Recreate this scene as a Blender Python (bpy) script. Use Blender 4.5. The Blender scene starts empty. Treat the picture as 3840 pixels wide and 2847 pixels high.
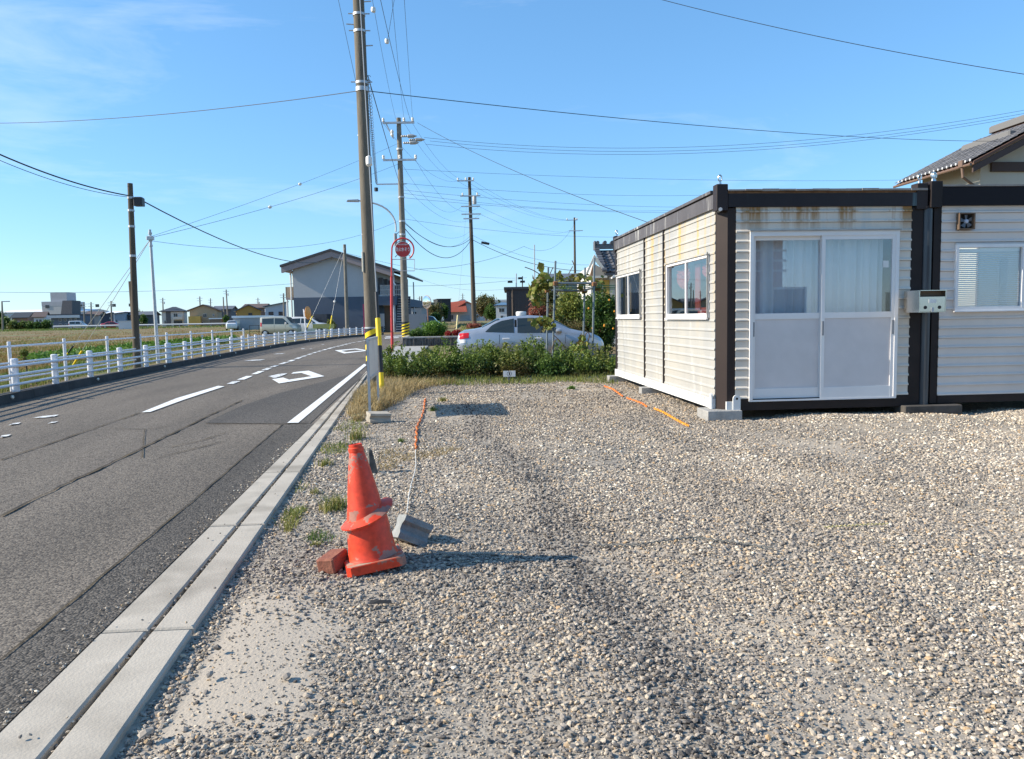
import bpy, bmesh, math, random
import numpy as np
from mathutils import Vector, Matrix
random.seed(7); rng = np.random.default_rng(11)
PI = math.pi; R_ = math.radians
scene = bpy.context.scene
COL = scene.collection

# ------------------------------------------------------------------ camera
F_PX, CXP, CYP = 2894.5, 1920.0, 1423.5        # focal length and centre in photo pixels (3840 wide)
YAW, PITCH, ROLL, HCAM = 0.0765, 0.0799, -0.0176, 1.25
cf = Vector((math.sin(YAW)*math.cos(PITCH), math.cos(YAW)*math.cos(PITCH), -math.sin(PITCH)))
cr0 = Vector((math.cos(YAW), -math.sin(YAW), 0)); cu0 = cr0.cross(cf)
cr = cr0*math.cos(ROLL) + cu0*math.sin(ROLL); cu = -cr0*math.sin(ROLL) + cu0*math.cos(ROLL)
CAM = Vector((0, 0, HCAM))
cam_d = bpy.data.cameras.new('camera'); cam = bpy.data.objects.new('camera', cam_d); COL.objects.link(cam)
cam_d.sensor_fit = 'HORIZONTAL'; cam_d.sensor_width = 36; cam_d.lens = F_PX/3840*36
cam_d.clip_start = 0.05; cam_d.clip_end = 6000
cam.matrix_world = Matrix(((cr.x, cu.x, -cf.x, CAM.x), (cr.y, cu.y, -cf.y, CAM.y), (cr.z, cu.z, -cf.z, CAM.z), (0, 0, 0, 1)))
scene.camera = cam

# ------------------------------------------------------------------ sky, sun, exposure
SUN_EL, SUN_AZ = R_(30), R_(269.3)              # azimuth clockwise from +Y: the sun stands to the left
world = bpy.data.worlds.new('World'); scene.world = world; world.use_nodes = True
wn = world.node_tree; wn.nodes.clear()
wo = wn.nodes.new('ShaderNodeOutputWorld'); wb = wn.nodes.new('ShaderNodeBackground'); sk = wn.nodes.new('ShaderNodeTexSky')
sk.sky_type = 'NISHITA'; sk.sun_disc = False; sk.sun_elevation = SUN_EL; sk.sun_rotation = SUN_AZ
sk.altitude = 0; sk.air_density = 1.0; sk.dust_density = 0.2; sk.ozone_density = 8.0
hs = wn.nodes.new('ShaderNodeHueSaturation'); hs.inputs['Saturation'].default_value = 1.10; hs.inputs['Hue'].default_value = 0.497
wb.inputs['Strength'].default_value = 0.116
gm = wn.nodes.new('ShaderNodeGamma'); gm.inputs['Gamma'].default_value = 0.66
tn = wn.nodes.new('ShaderNodeMix'); tn.data_type = 'RGBA'; tn.blend_type = 'MULTIPLY'; tn.inputs[0].default_value = 1; tn.inputs[7].default_value = (1.54, 1.73, 1.88, 1); tn.clamp_result = False
wn.links.new(sk.outputs[0], gm.inputs['Color']); wn.links.new(gm.outputs[0], tn.inputs[6]); wn.links.new(tn.outputs[2], hs.inputs['Color']); wtc = wn.nodes.new('ShaderNodeTexCoord'); wmp = wn.nodes.new('ShaderNodeMapping'); wmp.inputs['Scale'].default_value = (1.1, 1.6, 6.0); wmp.inputs['Rotation'].default_value = (0.15, 0, 0.5)
wno = wn.nodes.new('ShaderNodeTexNoise'); wno.inputs['Scale'].default_value = 2.2; wno.inputs['Detail'].default_value = 9; wno.inputs['Roughness'].default_value = 0.6; wno.inputs['Distortion'].default_value = 0.6
wmr = wn.nodes.new('ShaderNodeMapRange'); wmr.inputs['From Min'].default_value = 0.54; wmr.inputs['From Max'].default_value = 0.85; wmr.inputs['To Max'].default_value = 0.30
wmx = wn.nodes.new('ShaderNodeMix'); wmx.data_type = 'RGBA'; wmx.inputs[7].default_value = (6.2, 6.6, 7.0, 1)      # faint high cirrus
wn.links.new(wtc.outputs['Generated'], wmp.inputs[0]); wn.links.new(wmp.outputs[0], wno.inputs['Vector']); wn.links.new(wno.outputs['Fac'], wmr.inputs[0]); wn.links.new(wmr.outputs[0], wmx.inputs[0])
wn.links.new(hs.outputs[0], wmx.inputs[6]); wn.links.new(wmx.outputs[2], wb.inputs['Color']); wn.links.new(wb.outputs[0], wo.inputs['Surface'])
sd = Vector((math.sin(SUN_AZ)*math.cos(SUN_EL), math.cos(SUN_AZ)*math.cos(SUN_EL), math.sin(SUN_EL)))
sun_d = bpy.data.lights.new('sun', 'SUN'); sun_d.energy = 4.5; sun_d.angle = R_(0.53); sun_d.color = (1, 0.90, 0.745)
sun = bpy.data.objects.new('sun', sun_d); COL.objects.link(sun); sun.location = (-20, 0, 30)
sun.rotation_euler = sd.to_track_quat('Z', 'Y').to_euler()
vs = scene.view_settings
scene.display_settings.display_device = 'sRGB'
vs.view_transform = 'Standard'; vs.look = 'None'; vs.exposure = 0.8; vs.gamma = 1; vs.use_curve_mapping = False
scene.cycles.max_bounces = 6; scene.cycles.transparent_max_bounces = 12
scene.cycles.use_denoising = True

# ------------------------------------------------------------------ pixel helpers (photo pixels -> directions -> points)
def ray(px, py): return cf + cr*((px-CXP)/F_PX) - cu*((py-CYP)/F_PX)
def G(px, py, z=0.0):                            # where the ray meets the height z
    d = ray(px, py); return CAM + d*((z-HCAM)/d.z)
def AT(px, py, dep): return CAM + ray(px, py)*dep          # at a distance along the view axis
def Gnp(px, py, z=0.0):                          # the same for arrays of pixels
    d = np.array(cf)[None]+np.array(cr)[None]*((px-CXP)/F_PX)[:, None]-np.array(cu)[None]*((py-CYP)/F_PX)[:, None]
    return np.array(CAM)[None]+d*((np.asarray(z)-HCAM)/d[:, 2])[:, None]
def ONX(px, py, x): d = ray(px, py); return CAM + d*(x/d.x)
def ONY(px, py, y): d = ray(px, py); return CAM + d*(y/d.y)
def ZAT(p, py):                                  # height above p that shows at row py
    # solve for z with x,y fixed: (v.u)/(v.f) = k
    k = -(py-CYP)/F_PX; a = Vector((p[0]-CAM.x, p[1]-CAM.y, 0))
    return HCAM + (k*a.dot(cf)-a.dot(cu))/(cu.z-k*cf.z)
def PR(p):
    d = Vector(p)-CAM; z = d.dot(cf); return CXP+F_PX*d.dot(cr)/z, CYP-F_PX*d.dot(cu)/z, z

# ------------------------------------------------------------------ materials
MATS = {}
def M(name, c1, c2=None, scale=6.0, rough=0.7, bump=0.0, bscale=None, metal=0.0, detail=6, lo=0.35, hi=0.65, stretch=None, spec=0.5, objrand=0.0, trans=0.0, c3=None, s3=1.0, coat=0.0):
    if name in MATS: return MATS[name]
    m = bpy.data.materials.new(name); m.use_nodes = True; n = m.node_tree; L = n.links
    b = n.nodes['Principled BSDF']; out = n.nodes['Material Output']
    b.inputs['Roughness'].default_value = rough; b.inputs['Metallic'].default_value = metal
    b.inputs['Specular IOR Level'].default_value = spec
    if coat: b.inputs['Coat Weight'].default_value = coat; b.inputs['Coat Roughness'].default_value = 0.05
    b.inputs['Base Color'].default_value = (*c1, 1)
    col = None
    if c2 or bump:
        tc = n.nodes.new('ShaderNodeTexCoord'); src = tc.outputs['Object']
        if stretch:
            mp = n.nodes.new('ShaderNodeMapping'); mp.inputs['Scale'].default_value = stretch; L.new(src, mp.inputs[0]); src = mp.outputs[0]
        if c2:
            no = n.nodes.new('ShaderNodeTexNoise'); no.inputs['Scale'].default_value = scale; no.inputs['Detail'].default_value = detail
            no.inputs['Roughness'].default_value = 0.62
            L.new(src, no.inputs['Vector'])
            rp = n.nodes.new('ShaderNodeValToRGB'); rp.color_ramp.elements[0].position = lo; rp.color_ramp.elements[1].position = hi
            rp.color_ramp.elements[0].color = (*c1, 1); rp.color_ramp.elements[1].color = (*c2, 1)
            L.new(no.outputs['Fac'], rp.inputs[0]); col = rp.outputs[0]
            if c3:
                n3 = n.nodes.new('ShaderNodeTexNoise'); n3.inputs['Scale'].default_value = s3; n3.inputs['Detail'].default_value = 4
                L.new(src, n3.inputs['Vector'])
                r3 = n.nodes.new('ShaderNodeValToRGB'); r3.color_ramp.elements[0].position = 0.5; r3.color_ramp.elements[1].position = 0.68
                mx = n.nodes.new('ShaderNodeMix'); mx.data_type = 'RGBA'; L.new(n3.outputs['Fac'], r3.inputs[0]); L.new(r3.outputs[0], mx.inputs[0])
                L.new(col, mx.inputs[6]); mx.inputs[7].default_value = (*c3, 1); col = mx.outputs[2]
        if bump:
            nb = n.nodes.new('ShaderNodeTexNoise'); nb.inputs['Scale'].default_value = bscale or scale*3; nb.inputs['Detail'].default_value = 5
            L.new(src, nb.inputs['Vector'])
            bp = n.nodes.new('ShaderNodeBump'); bp.inputs['Strength'].default_value = bump; bp.inputs['Distance'].default_value = 0.02
            L.new(nb.outputs['Fac'], bp.inputs['Height']); L.new(bp.outputs[0], b.inputs['Normal'])
    if objrand:
        oi = n.nodes.new('ShaderNodeObjectInfo'); hv = n.nodes.new('ShaderNodeHueSaturation')
        mr = n.nodes.new('ShaderNodeMapRange'); mr.inputs['To Min'].default_value = 1-objrand; mr.inputs['To Max'].default_value = 1+objrand
        L.new(oi.outputs['Random'], mr.inputs[0]); L.new(mr.outputs[0], hv.inputs['Value'])
        if col: L.new(col, hv.inputs['Color'])
        else: hv.inputs['Color'].default_value = (*c1, 1)
        col = hv.outputs[0]
    if col: L.new(col, b.inputs['Base Color'])
    if trans:
        tr = n.nodes.new('ShaderNodeBsdfTranslucent'); ms = n.nodes.new('ShaderNodeMixShader'); ms.inputs[0].default_value = trans
        if col: L.new(col, tr.inputs[0])
        else: tr.inputs[0].default_value = (*c1, 1)
        L.new(b.outputs[0], ms.inputs[1]); L.new(tr.outputs[0], ms.inputs[2]); L.new(ms.outputs[0], out.inputs['Surface'])
    MATS[name] = m; return m

def leafmat(name, cols, trans=0.3, rough=0.55):
    # colour varies per leaf from the face attribute 'rnd'
    if name in MATS: return MATS[name]
    m = bpy.data.materials.new(name); m.use_nodes = True; n = m.node_tree; L = n.links
    b = n.nodes['Principled BSDF']; b.inputs['Roughness'].default_value = rough; b.inputs['Specular IOR Level'].default_value = 0.35
    at = n.nodes.new('ShaderNodeAttribute'); at.attribute_name = 'rnd'
    rp = n.nodes.new('ShaderNodeValToRGB'); rp.color_ramp.interpolation = 'LINEAR'
    e = rp.color_ramp.elements
    while len(e) < len(cols): e.new(0.5)
    for i, c in enumerate(cols): e[i].position = i/(len(cols)-1); e[i].color = (*c, 1)
    L.new(at.outputs['Fac'], rp.inputs[0]); L.new(rp.outputs[0], b.inputs['Base Color'])
    tr = n.nodes.new('ShaderNodeBsdfTranslucent'); ms = n.nodes.new('ShaderNodeMixShader'); ms.inputs[0].default_value = trans
    L.new(rp.outputs[0], tr.inputs[0]); L.new(b.outputs[0], ms.inputs[1]); L.new(tr.outputs[0], ms.inputs[2])
    L.new(ms.outputs[0], n.nodes['Material Output'].inputs['Surface'])
    MATS[name] = m; return m

def glassmat(name, tint=(0.8, 0.85, 0.87), refl=1.0, rough=0.0, ior=1.5):
    if name in MATS: return MATS[name]
    m = bpy.data.materials.new(name); m.use_nodes = True; n = m.node_tree; L = n.links
    n.nodes.remove(n.nodes['Principled BSDF']); out = n.nodes['Material Output']
    t = n.nodes.new('ShaderNodeBsdfTransparent'); t.inputs[0].default_value = (*tint, 1)
    g = n.nodes.new('ShaderNodeBsdfGlossy'); g.inputs['Roughness'].default_value = rough; g.inputs[0].default_value = (0.95, 0.97, 1, 1)
    lw = n.nodes.new('ShaderNodeLayerWeight'); lw.inputs[0].default_value = 0.5
    pw = n.nodes.new('ShaderNodeMath'); pw.operation = 'POWER'; pw.inputs[1].default_value = 5
    mu = n.nodes.new('ShaderNodeMath'); mu.operation = 'MULTIPLY_ADD'; mu.inputs[1].default_value = 0.95; mu.inputs[2].default_value = 0.045*refl; mu.use_clamp = True
    x = n.nodes.new('ShaderNodeMixShader')
    L.new(lw.outputs['Facing'], pw.inputs[0]); L.new(pw.outputs[0], mu.inputs[0]); L.new(mu.outputs[0], x.inputs[0]); L.new(t.outputs[0], x.inputs[1]); L.new(g.outputs[0], x.inputs[2]); L.new(x.outputs[0], out.inputs[0])
    MATS[name] = m; return m

# ------------------------------------------------------------------ mesh collector
class MB:
    def __init__(s): s.v = []; s.f = []
    def add(s, vs, fs):
        o = len(s.v); s.v += [tuple(p) for p in vs]; s.f += [tuple(i+o for i in f) for f in fs]; return s
    def box(s, x0, x1, y0, y1, z0, z1):
        return s.add([(x0,y0,z0),(x1,y0,z0),(x1,y1,z0),(x0,y1,z0),(x0,y0,z1),(x1,y0,z1),(x1,y1,z1),(x0,y1,z1)],
                     [(0,3,2,1),(4,5,6,7),(0,1,5,4),(1,2,6,5),(2,3,7,6),(3,0,4,7)])
    def bbox(s, x0, x1, y0, y1, z0, z1, c=0.01):     # box with chamfered vertical and top edges
        pts = [(x0+c,y0),(x1-c,y0),(x1,y0+c),(x1,y1-c),(x1-c,y1),(x0+c,y1),(x0,y1-c),(x0,y0+c)]
        cx, cy = (x0+x1)/2, (y0+y1)/2
        ins = [(cx+(x-cx)*(1-2*c/max(abs(x1-x0), 1e-6)), cy+(y-cy)*(1-2*c/max(abs(y1-y0), 1e-6))) for x, y in pts]
        V = [(*p, z0) for p in pts]+[(*p, z1-c) for p in pts]+[(*p, z1) for p in ins]
        Fs = [(i, (i+1) % 8, 8+(i+1) % 8, 8+i) for i in range(8)]+[(8+i, 8+(i+1) % 8, 16+(i+1) % 8, 16+i) for i in range(8)]+[tuple(range(16, 24)), tuple(range(7, -1, -1))]
        return s.add(V, Fs)
    def prism(s, poly, a, b):                        # polygon (list of 3d points) swept by vector b-a
        d = Vector(b)-Vector(a); n = len(poly)
        return s.add([tuple(p) for p in poly]+[tuple(Vector(p)+d) for p in poly],
                     [tuple(range(n-1, -1, -1)), tuple(range(n, 2*n))]+[(i, (i+1) % n, n+(i+1) % n, n+i) for i in range(n)])
    def quad(s, *p): return s.add(p, [tuple(range(len(p)))])
    def cyl(s, a, b, r, r2=None, n=10, cap=True):
        a = Vector(a); b = Vector(b); r2 = r if r2 is None else r2; d = (b-a)
        if d.length < 1e-9: return s
        d.normalize(); u = d.orthogonal().normalized(); w = d.cross(u)
        A = [a+(u*math.cos(2*PI*i/n)+w*math.sin(2*PI*i/n))*r for i in range(n)]
        B = [b+(u*math.cos(2*PI*i/n)+w*math.sin(2*PI*i/n))*r2 for i in range(n)]
        fs = [(i, (i+1) % n, n+(i+1) % n, n+i) for i in range(n)]
        if cap: fs += [tuple(range(n-1, -1, -1)), tuple(range(n, 2*n))]
        return s.add(A+B, fs)
    def tube(s, pts, r, n=6, r2=None):
        pts = [Vector(p) for p in pts]; k = len(pts); V = []; fs = []
        up = None
        for i, p in enumerate(pts):
            t = (pts[min(i+1, k-1)]-pts[max(i-1, 0)]).normalized()
            if up is None: up = t.orthogonal().normalized()
            up = (up-t*up.dot(t)).normalized(); w = t.cross(up)
            rr = r if r2 is None else r+(r2-r)*i/(k-1)
            V += [p+(up*math.cos(2*PI*j/n)+w*math.sin(2*PI*j/n))*rr for j in range(n)]
        for i in range(k-1):
            for j in range(n): fs.append((i*n+j, i*n+(j+1) % n, (i+1)*n+(j+1) % n, (i+1)*n+j))
        fs += [tuple(range(n-1, -1, -1)), tuple((k-1)*n+j for j in range(n))]
        return s.add(V, fs)
    def lathe(s, prof, c=(0, 0, 0), ax=(0, 0, 1), n=20, close=False):
        c = Vector(c); ax = Vector(ax).normalized(); u = ax.orthogonal().normalized(); w = ax.cross(u); V = []; fs = []
        for r, h in prof: V += [c+ax*h+(u*math.cos(2*PI*j/n)+w*math.sin(2*PI*j/n))*r for j in range(n)]
        k = len(prof)
        for i in range(k-1):
            for j in range(n): fs.append((i*n+j, i*n+(j+1) % n, (i+1)*n+(j+1) % n, (i+1)*n+j))
        if prof[0][0] > 1e-4: fs.append(tuple(range(n-1, -1, -1)))
        if prof[-1][0] > 1e-4: fs.append(tuple((k-1)*n+j for j in range(n)))
        return s.add(V, fs)
    def bar(s, a, b, w, h):                          # rectangular bar, w across, h up
        a = Vector(a); b = Vector(b); d = (b-a).normalized(); side = d.cross(Vector((0, 0, 1)))
        if side.length < 1e-4: side = Vector((1, 0, 0))
        side.normalize(); up = side.cross(d).normalized()
        P = [side*(w/2*i)+up*(h/2*j) for i, j in ((-1,-1),(1,-1),(1,1),(-1,1))]
        return s.add([a+p for p in P]+[b+p for p in P], [(0,1,2,3)[::-1],(4,5,6,7),(0,1,5,4),(1,2,6,5),(2,3,7,6),(3,0,4,7)])
    def build(s, name, mat, parent=None, loc=None, smooth=False):
        me = bpy.data.meshes.new(name)
        if loc == 'local': o0 = Vector((0, 0, 0))
        else: o0 = Vector(parent.location) if (parent is not None and loc is None) else Vector(loc or (0, 0, 0))
        if parent is not None and parent.parent is not None and loc is None: o0 = o0+Vector(parent.parent.location)
        me.from_pydata([tuple(Vector(p)-o0) for p in s.v], [], s.f); me.validate(); me.update()
        bm = bmesh.new(); bm.from_mesh(me); bmesh.ops.recalc_face_normals(bm, faces=bm.faces); bm.to_mesh(me); bm.free()
        if smooth:
            me.polygons.foreach_set('use_smooth', [True]*len(me.polygons)); me.set_sharp_from_angle(angle=R_(40))
        ob = bpy.data.objects.new(name, me); COL.objects.link(ob)
        if mat: me.materials.append(mat)
        if parent is not None: ob.parent = parent
        elif loc is not None and loc != 'local': ob.location = loc
        return ob
def tag(o, label, cat=None, group=None, kind=None):
    if label: o['label'] = label
    if cat: o['category'] = cat
    if group: o['group'] = group
    if kind: o['kind'] = kind
    return o
def thing(name, label, cat, loc=(0, 0, 0), group=None, rz=0):
    o = bpy.data.objects.new(name, None); COL.objects.link(o); o.location = loc; o.rotation_euler = (0, 0, rz)
    o.empty_display_size = 0.1
    return tag(o, label, cat, group)
def struct(o): o['kind'] = 'structure'; return o
def meshcopy(o, parent=None, loc=None):
    c = o.copy(); COL.objects.link(c)
    if parent is not None: c.parent = parent
    if loc is not None: c.location = loc
    return c
def fastmesh(name, V, F, mat, parent=None, rnd=None, loc=None):
    """numpy quads/tris -> object. V (n,3) world, F (m,k)"""
    o0 = np.array(parent.location if parent is not None else (loc or (0, 0, 0)), dtype=float)
    V = np.asarray(V, dtype=np.float32)-o0.astype(np.float32); F = np.asarray(F, dtype=np.int32); k = F.shape[1]
    me = bpy.data.meshes.new(name); me.vertices.add(len(V)); me.vertices.foreach_set('co', V.ravel())
    me.loops.add(F.size); me.loops.foreach_set('vertex_index', F.ravel())
    me.polygons.add(len(F)); me.polygons.foreach_set('loop_start', np.arange(0, F.size, k, dtype=np.int32))
    me.update(calc_edges=True); me.validate()
    if rnd is not None:
        a = me.attributes.new('rnd', 'FLOAT', 'FACE'); a.data.foreach_set('value', np.asarray(rnd, dtype=np.float32))
    me.materials.append(mat)
    ob = bpy.data.objects.new(name, me); COL.objects.link(ob)
    if parent is not None: ob.parent = parent
    elif loc is not None: ob.location = loc
    return ob
def leaf_quads(P, size, aspect=0.5, up=0.3, rg=rng):
    """P (n,3) centres -> diamond shaped leaves with random facing; returns V,F"""
    n = len(P); d = rg.normal(size=(n, 3)); d[:, 2] += up; d /= np.linalg.norm(d, axis=1)[:, None]
    a = rg.normal(size=(n, 3)); u = np.cross(d, a); u /= np.linalg.norm(u, axis=1)[:, None]; w = np.cross(d, u)
    L = (np.asarray(size)*(0.7+0.6*rg.random(n)))[:, None]
    V = np.stack([P-u*L*0.5, P+w*L*aspect*0.5+d*L*0.08, P+u*L*0.5, P-w*L*aspect*0.5+d*L*0.08], axis=1).reshape(-1, 3)
    return V, np.arange(4*n).reshape(n, 4)
def blades(P, h, width, lean=0.35, rg=rng, bend=0.5):
    """thin grass blades as two stacked quads each"""
    n = len(P); a = rg.random(n)*2*PI; ln = rg.random(n)*lean; hh = np.asarray(h)*(0.5+0.7*rg.random(n))
    dx = np.stack([np.cos(a), np.sin(a), np.zeros(n)], 1); sx = np.stack([-np.sin(a), np.cos(a), np.zeros(n)], 1)*(width*0.5)
    z = np.array([0, 0, 1.0])
    mid = P+dx*(hh*ln*0.35)[:, None]+z*(hh*0.55)[:, None]
    tip = P+dx*(hh*ln*(1+bend))[:, None]+z*(hh*(1-0.35*ln))[:, None]
    V = np.stack([P-sx, P+sx, mid-sx*0.8, mid+sx*0.8, tip-sx*0.15, tip+sx*0.15], 1).reshape(-1, 3)
    b = np.arange(n)[:, None]*6
    F = np.concatenate([b+np.array([0, 1, 3, 2]), b+np.array([2, 3, 5, 4])], 0)
    return V, F
# ------------------------------------------------------------------ the lie of the land
def lerp(a, b, t): return a+(b-a)*t
def sm(t): t = np.clip(t, 0, 1); return t*t*(3-2*t)
def resample(P, n):
    P = [Vector(p) for p in P]; d = [0]
    for a, b in zip(P, P[1:]): d.append(d[-1]+(b-a).length)
    out = []
    for i in range(n):
        t = d[-1]*i/(n-1); k = 0
        while k < len(P)-2 and d[k+1] < t: k += 1
        out.append(P[k].lerp(P[k+1], (t-d[k])/max(d[k+1]-d[k], 1e-9)))
    return out
def extend(P, ya):                                # prolong the near end of a polyline back to y = ya
    a, b = Vector(P[0]), Vector(P[1]); t = (ya-a.y)/(b.y-a.y); return [a.lerp(b, t)]+[Vector(p) for p in P]
KH = 0.15
kerb_px = [(0,1485),(157,1453),(314,1420),(471,1391),(648,1361),(769,1338.5),(904,1313),(1038,1291),(1124,1276.5),(1236,1263.5),(1349,1254),(1440,1248.5)]
KERB = [G(x, y, KH) for x, y in kerb_px]; KERB = [Vector((p.x, p.y, 0)) for p in KERB]
def smoothline(P, it=2):
    for _ in range(it): P = [P[0]]+[(P[i-1]+P[i]*2+P[i+1])/4 for i in range(1, len(P)-1)]+[P[-1]]
    return P
KERB = smoothline(KERB); KERB = extend(KERB, -6.0); KERB += [KERB[-1]+Vector((7, 14, 0)), KERB[-1]+Vector((24, 24, 0))]
KY = np.array([p.y for p in KERB]); KX = np.array([p.x for p in KERB])
def kerbx(y): return np.interp(y, KY, KX)
GL = [G(*p) for p in ((0,2805),(668,2100),(883,1871),(1104,1661),(1196,1561),(1263,1500),(1373,1406))]
GR = [G(*p) for p in ((396,2824),(856,2166),(991,1968),(1126,1775),(1233,1627),(1363,1424))]
def fitline(P):
    y = np.array([p.y for p in P]); x = np.array([p.x for p in P]); b, a = np.polyfit(y, x, 1); return a, b
gla, glb = fitline(GL); gra, grb = fitline(GR)
GS = [G(*p) for p in ((172,2838),(792,2103),(926,1931),(1200,1602),(1290,1500))]; gsa, gsb = fitline(GS)
def glx(y): return gla+glb*y
def grx(y): return gra+grb*y
def gsx(y): return gsa+gsb*y
GEND = 27.0
RE = [Vector((glx(-6), -6, 0)), Vector((glx(16), 16, 0)), Vector((glx(24), 24, 0)), G(1438,1322), G(1506,1291), G(1518,1268), G(1580,1255), G(1680,1250)]
REY = np.array([p.y for p in RE]); REX = np.array([p.x for p in RE])
WALLY = G(1510,1299).y; WX0 = G(1510,1299).x; WX1 = G(1735,1298).x
def g(x, y):
    x = np.asarray(x, float); y = np.asarray(y, float)
    z = 0.6*sm((y-85)/140.)
    s = kerbx(y)-x
    m = sm((s-2.7)/1.3)*(1-sm((y-52)/10)*(1-sm((s-12)/6)))
    fz = -0.42+1.02*sm((y-25)/190.)
    z = z*(1-m)+fz*m
    r = x-np.interp(y, REY, REX)
    lo = sm((r-0.8)/0.8)*sm((y-17.2)/1.2)*(1-sm((y-33)/2.0))
    z = z-0.15*lo
    hi = sm((r-1.0)/0.3)*sm((y-WALLY-0.05)/0.15)
    z = np.where(hi > 0, np.maximum(z, 0.40*hi+0.2*sm((y-50)/60)*hi), z)
    return z
def gz(x, y): return float(g(x, y))
def onGnp(px, py, it=4):
    z = np.zeros(len(px))
    for _ in range(it): p = Gnp(px, py, z); z = .5*z+.5*g(p[:, 0], p[:, 1])
    p = Gnp(px, py, z); p[:, 2] = g(p[:, 0], p[:, 1]); return p
def onG(px, py, it=8):                            # pixel -> terrain
    z = 0.0
    for _ in range(it): p = G(px, py, z); z = 0.5*z+0.5*gz(p.x, p.y)
    p = G(px, py, z); p.z = gz(p.x, p.y); return p
def atG(px, dep):                                 # column px at a view distance, on the terrain
    p = AT(px, CYP, dep); p.z = gz(p.x, p.y); return p

def vnoise(x, y, s, seed=0):
    r = np.random.default_rng(seed); T = r.random((64, 64)); u = x*s; v = y*s
    i = np.floor(u).astype(int); j = np.floor(v).astype(int); fu = sm(u-i); fv = sm(v-j)
    A = T[i % 64, j % 64]; B = T[(i+1) % 64, j % 64]; C = T[i % 64, (j+1) % 64]; D = T[(i+1) % 64, (j+1) % 64]
    return (A*(1-fu)+B*fu)*(1-fv)+(C*(1-fu)+D*fu)*fv
# ---- ground materials
def groundmat():
    m = M('field_soil', (0.12,0.08,0.032), (0.23,0.16,0.065), scale=0.35, rough=0.95, bump=0.6, bscale=9, c3=(0.10,0.15,0.035), s3=0.11, lo=0.3, hi=0.7)
    return m
xs = np.unique(np.concatenate([np.linspace(-70, 60, 186), -70-np.geomspace(2, 1900, 26), 60+np.geomspace(2, 1900, 26)]))
ys = np.unique(np.concatenate([np.linspace(-30, 120, 251), 120+np.geomspace(2, 2600, 34), -30-np.geomspace(2, 200, 6)]))
XX, YY = np.meshgrid(xs, ys, indexing='ij'); ZZ = g(XX, YY)
onroad = (XX > kerbx(YY)-0.2) & (XX < np.interp(YY, REY, REX)+1.2) & (YY < 75)
lotm = (XX > grx(YY)-0.2) & (YY < 17.2) & (XX < 16)
ZZ = np.where(onroad | lotm, ZZ-0.12, ZZ)
ZZ = ZZ-0.01+np.where((YY > 8) & ~onroad & ~lotm, 0.05*np.sin(XX*1.7+np.sin(YY*.6)*2)*np.sin(YY*.9+XX*.3)*sm((kerbx(YY)-XX-3)/4.), 0)
nx, ny = XX.shape; idx = np.arange(nx*ny).reshape(nx, ny)
Fq = np.stack([idx[:-1,:-1], idx[1:,:-1], idx[1:,1:], idx[:-1,1:]], -1).reshape(-1, 4)
ground = struct(fastmesh('ground', np.stack([XX, YY, ZZ], -1).reshape(-1, 3), Fq, groundmat()))
ground.data.polygons.foreach_set('use_smooth', [True]*len(ground.data.polygons))

# ---- road
def asphalt(name, c1, c2, bump=0.5, patch=None):
    m = bpy.data.materials.new(name); m.use_nodes = True; n = m.node_tree; L = n.links; b = n.nodes['Principled BSDF']
    b.inputs['Roughness'].default_value = 0.85; b.inputs['Specular IOR Level'].default_value = 0.3
    tc = n.nodes.new('ShaderNodeTexCoord')
    vo = n.nodes.new('ShaderNodeTexVoronoi'); vo.inputs['Scale'].default_value = 95; L.new(tc.outputs['Object'], vo.inputs['Vector'])
    rp = n.nodes.new('ShaderNodeValToRGB'); e = rp.color_ramp.elements
    e[0].position = 0.1; e[0].color = (*[c*0.55 for c in c1], 1); e[1].position = 0.9; e[1].color = (*c2, 1)
    sep = n.nodes.new('ShaderNodeSeparateColor'); L.new(vo.outputs['Color'], sep.inputs[0]); L.new(sep.outputs[0], rp.inputs[0])
    no = n.nodes.new('ShaderNodeTexNoise'); no.inputs['Scale'].default_value = 0.8; no.inputs['Detail'].default_value = 7; mpg = n.nodes.new('ShaderNodeMapping'); mpg.inputs['Scale'].default_value = (1.5, .22, 1); mpg.inputs['Rotation'].default_value = (0, 0, .08); L.new(tc.outputs['Object'], mpg.inputs[0]); L.new(mpg.outputs[0], no.inputs['Vector'])
    r2 = n.nodes.new('ShaderNodeMapRange'); r2.inputs['From Min'].default_value = 0.3; r2.inputs['From Max'].default_value = 0.7
    r2.inputs['To Min'].default_value = 0.78; r2.inputs['To Max'].default_value = 1.2; L.new(no.outputs['Fac'], r2.inputs[0])
    hv = n.nodes.new('ShaderNodeHueSaturation'); L.new(rp.outputs[0], hv.inputs['Color']); L.new(r2.outputs[0], hv.inputs['Value']); L.new(hv.outputs[0], b.inputs['Base Color'])
    bp = n.nodes.new('ShaderNodeBump'); bp.inputs['Strength'].default_value = bump; bp.inputs['Distance'].default_value = 0.006
    L.new(vo.outputs['Distance'], bp.inputs['Height']); bp.invert = True; L.new(bp.outputs[0], b.inputs['Normal'])
    return m
m_asph = asphalt('asphalt_old', (0.112,0.094,0.078), (0.212,0.180,0.142))
m_asph2 = asphalt('asphalt_patch', (0.070,0.062,0.055), (0.132,0.117,0.10), 0.4)
m_asph3 = asphalt('asphalt_strip', (0.062,0.055,0.047), (0.135,0.118,0.098), 0.7)
NL = 90
Lp = resample([p+Vector((0.02, 0, 0)) for p in KERB], NL); Rp = resample(RE+[RE[-1]+Vector((14, 8, 0))], NL)
V = []; 
for a, b in zip(Lp, Rp):
    for j in range(7): p = a.lerp(b, j/6); V.append((p.x, p.y, gz(p.x, p.y)*0.0))
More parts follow.
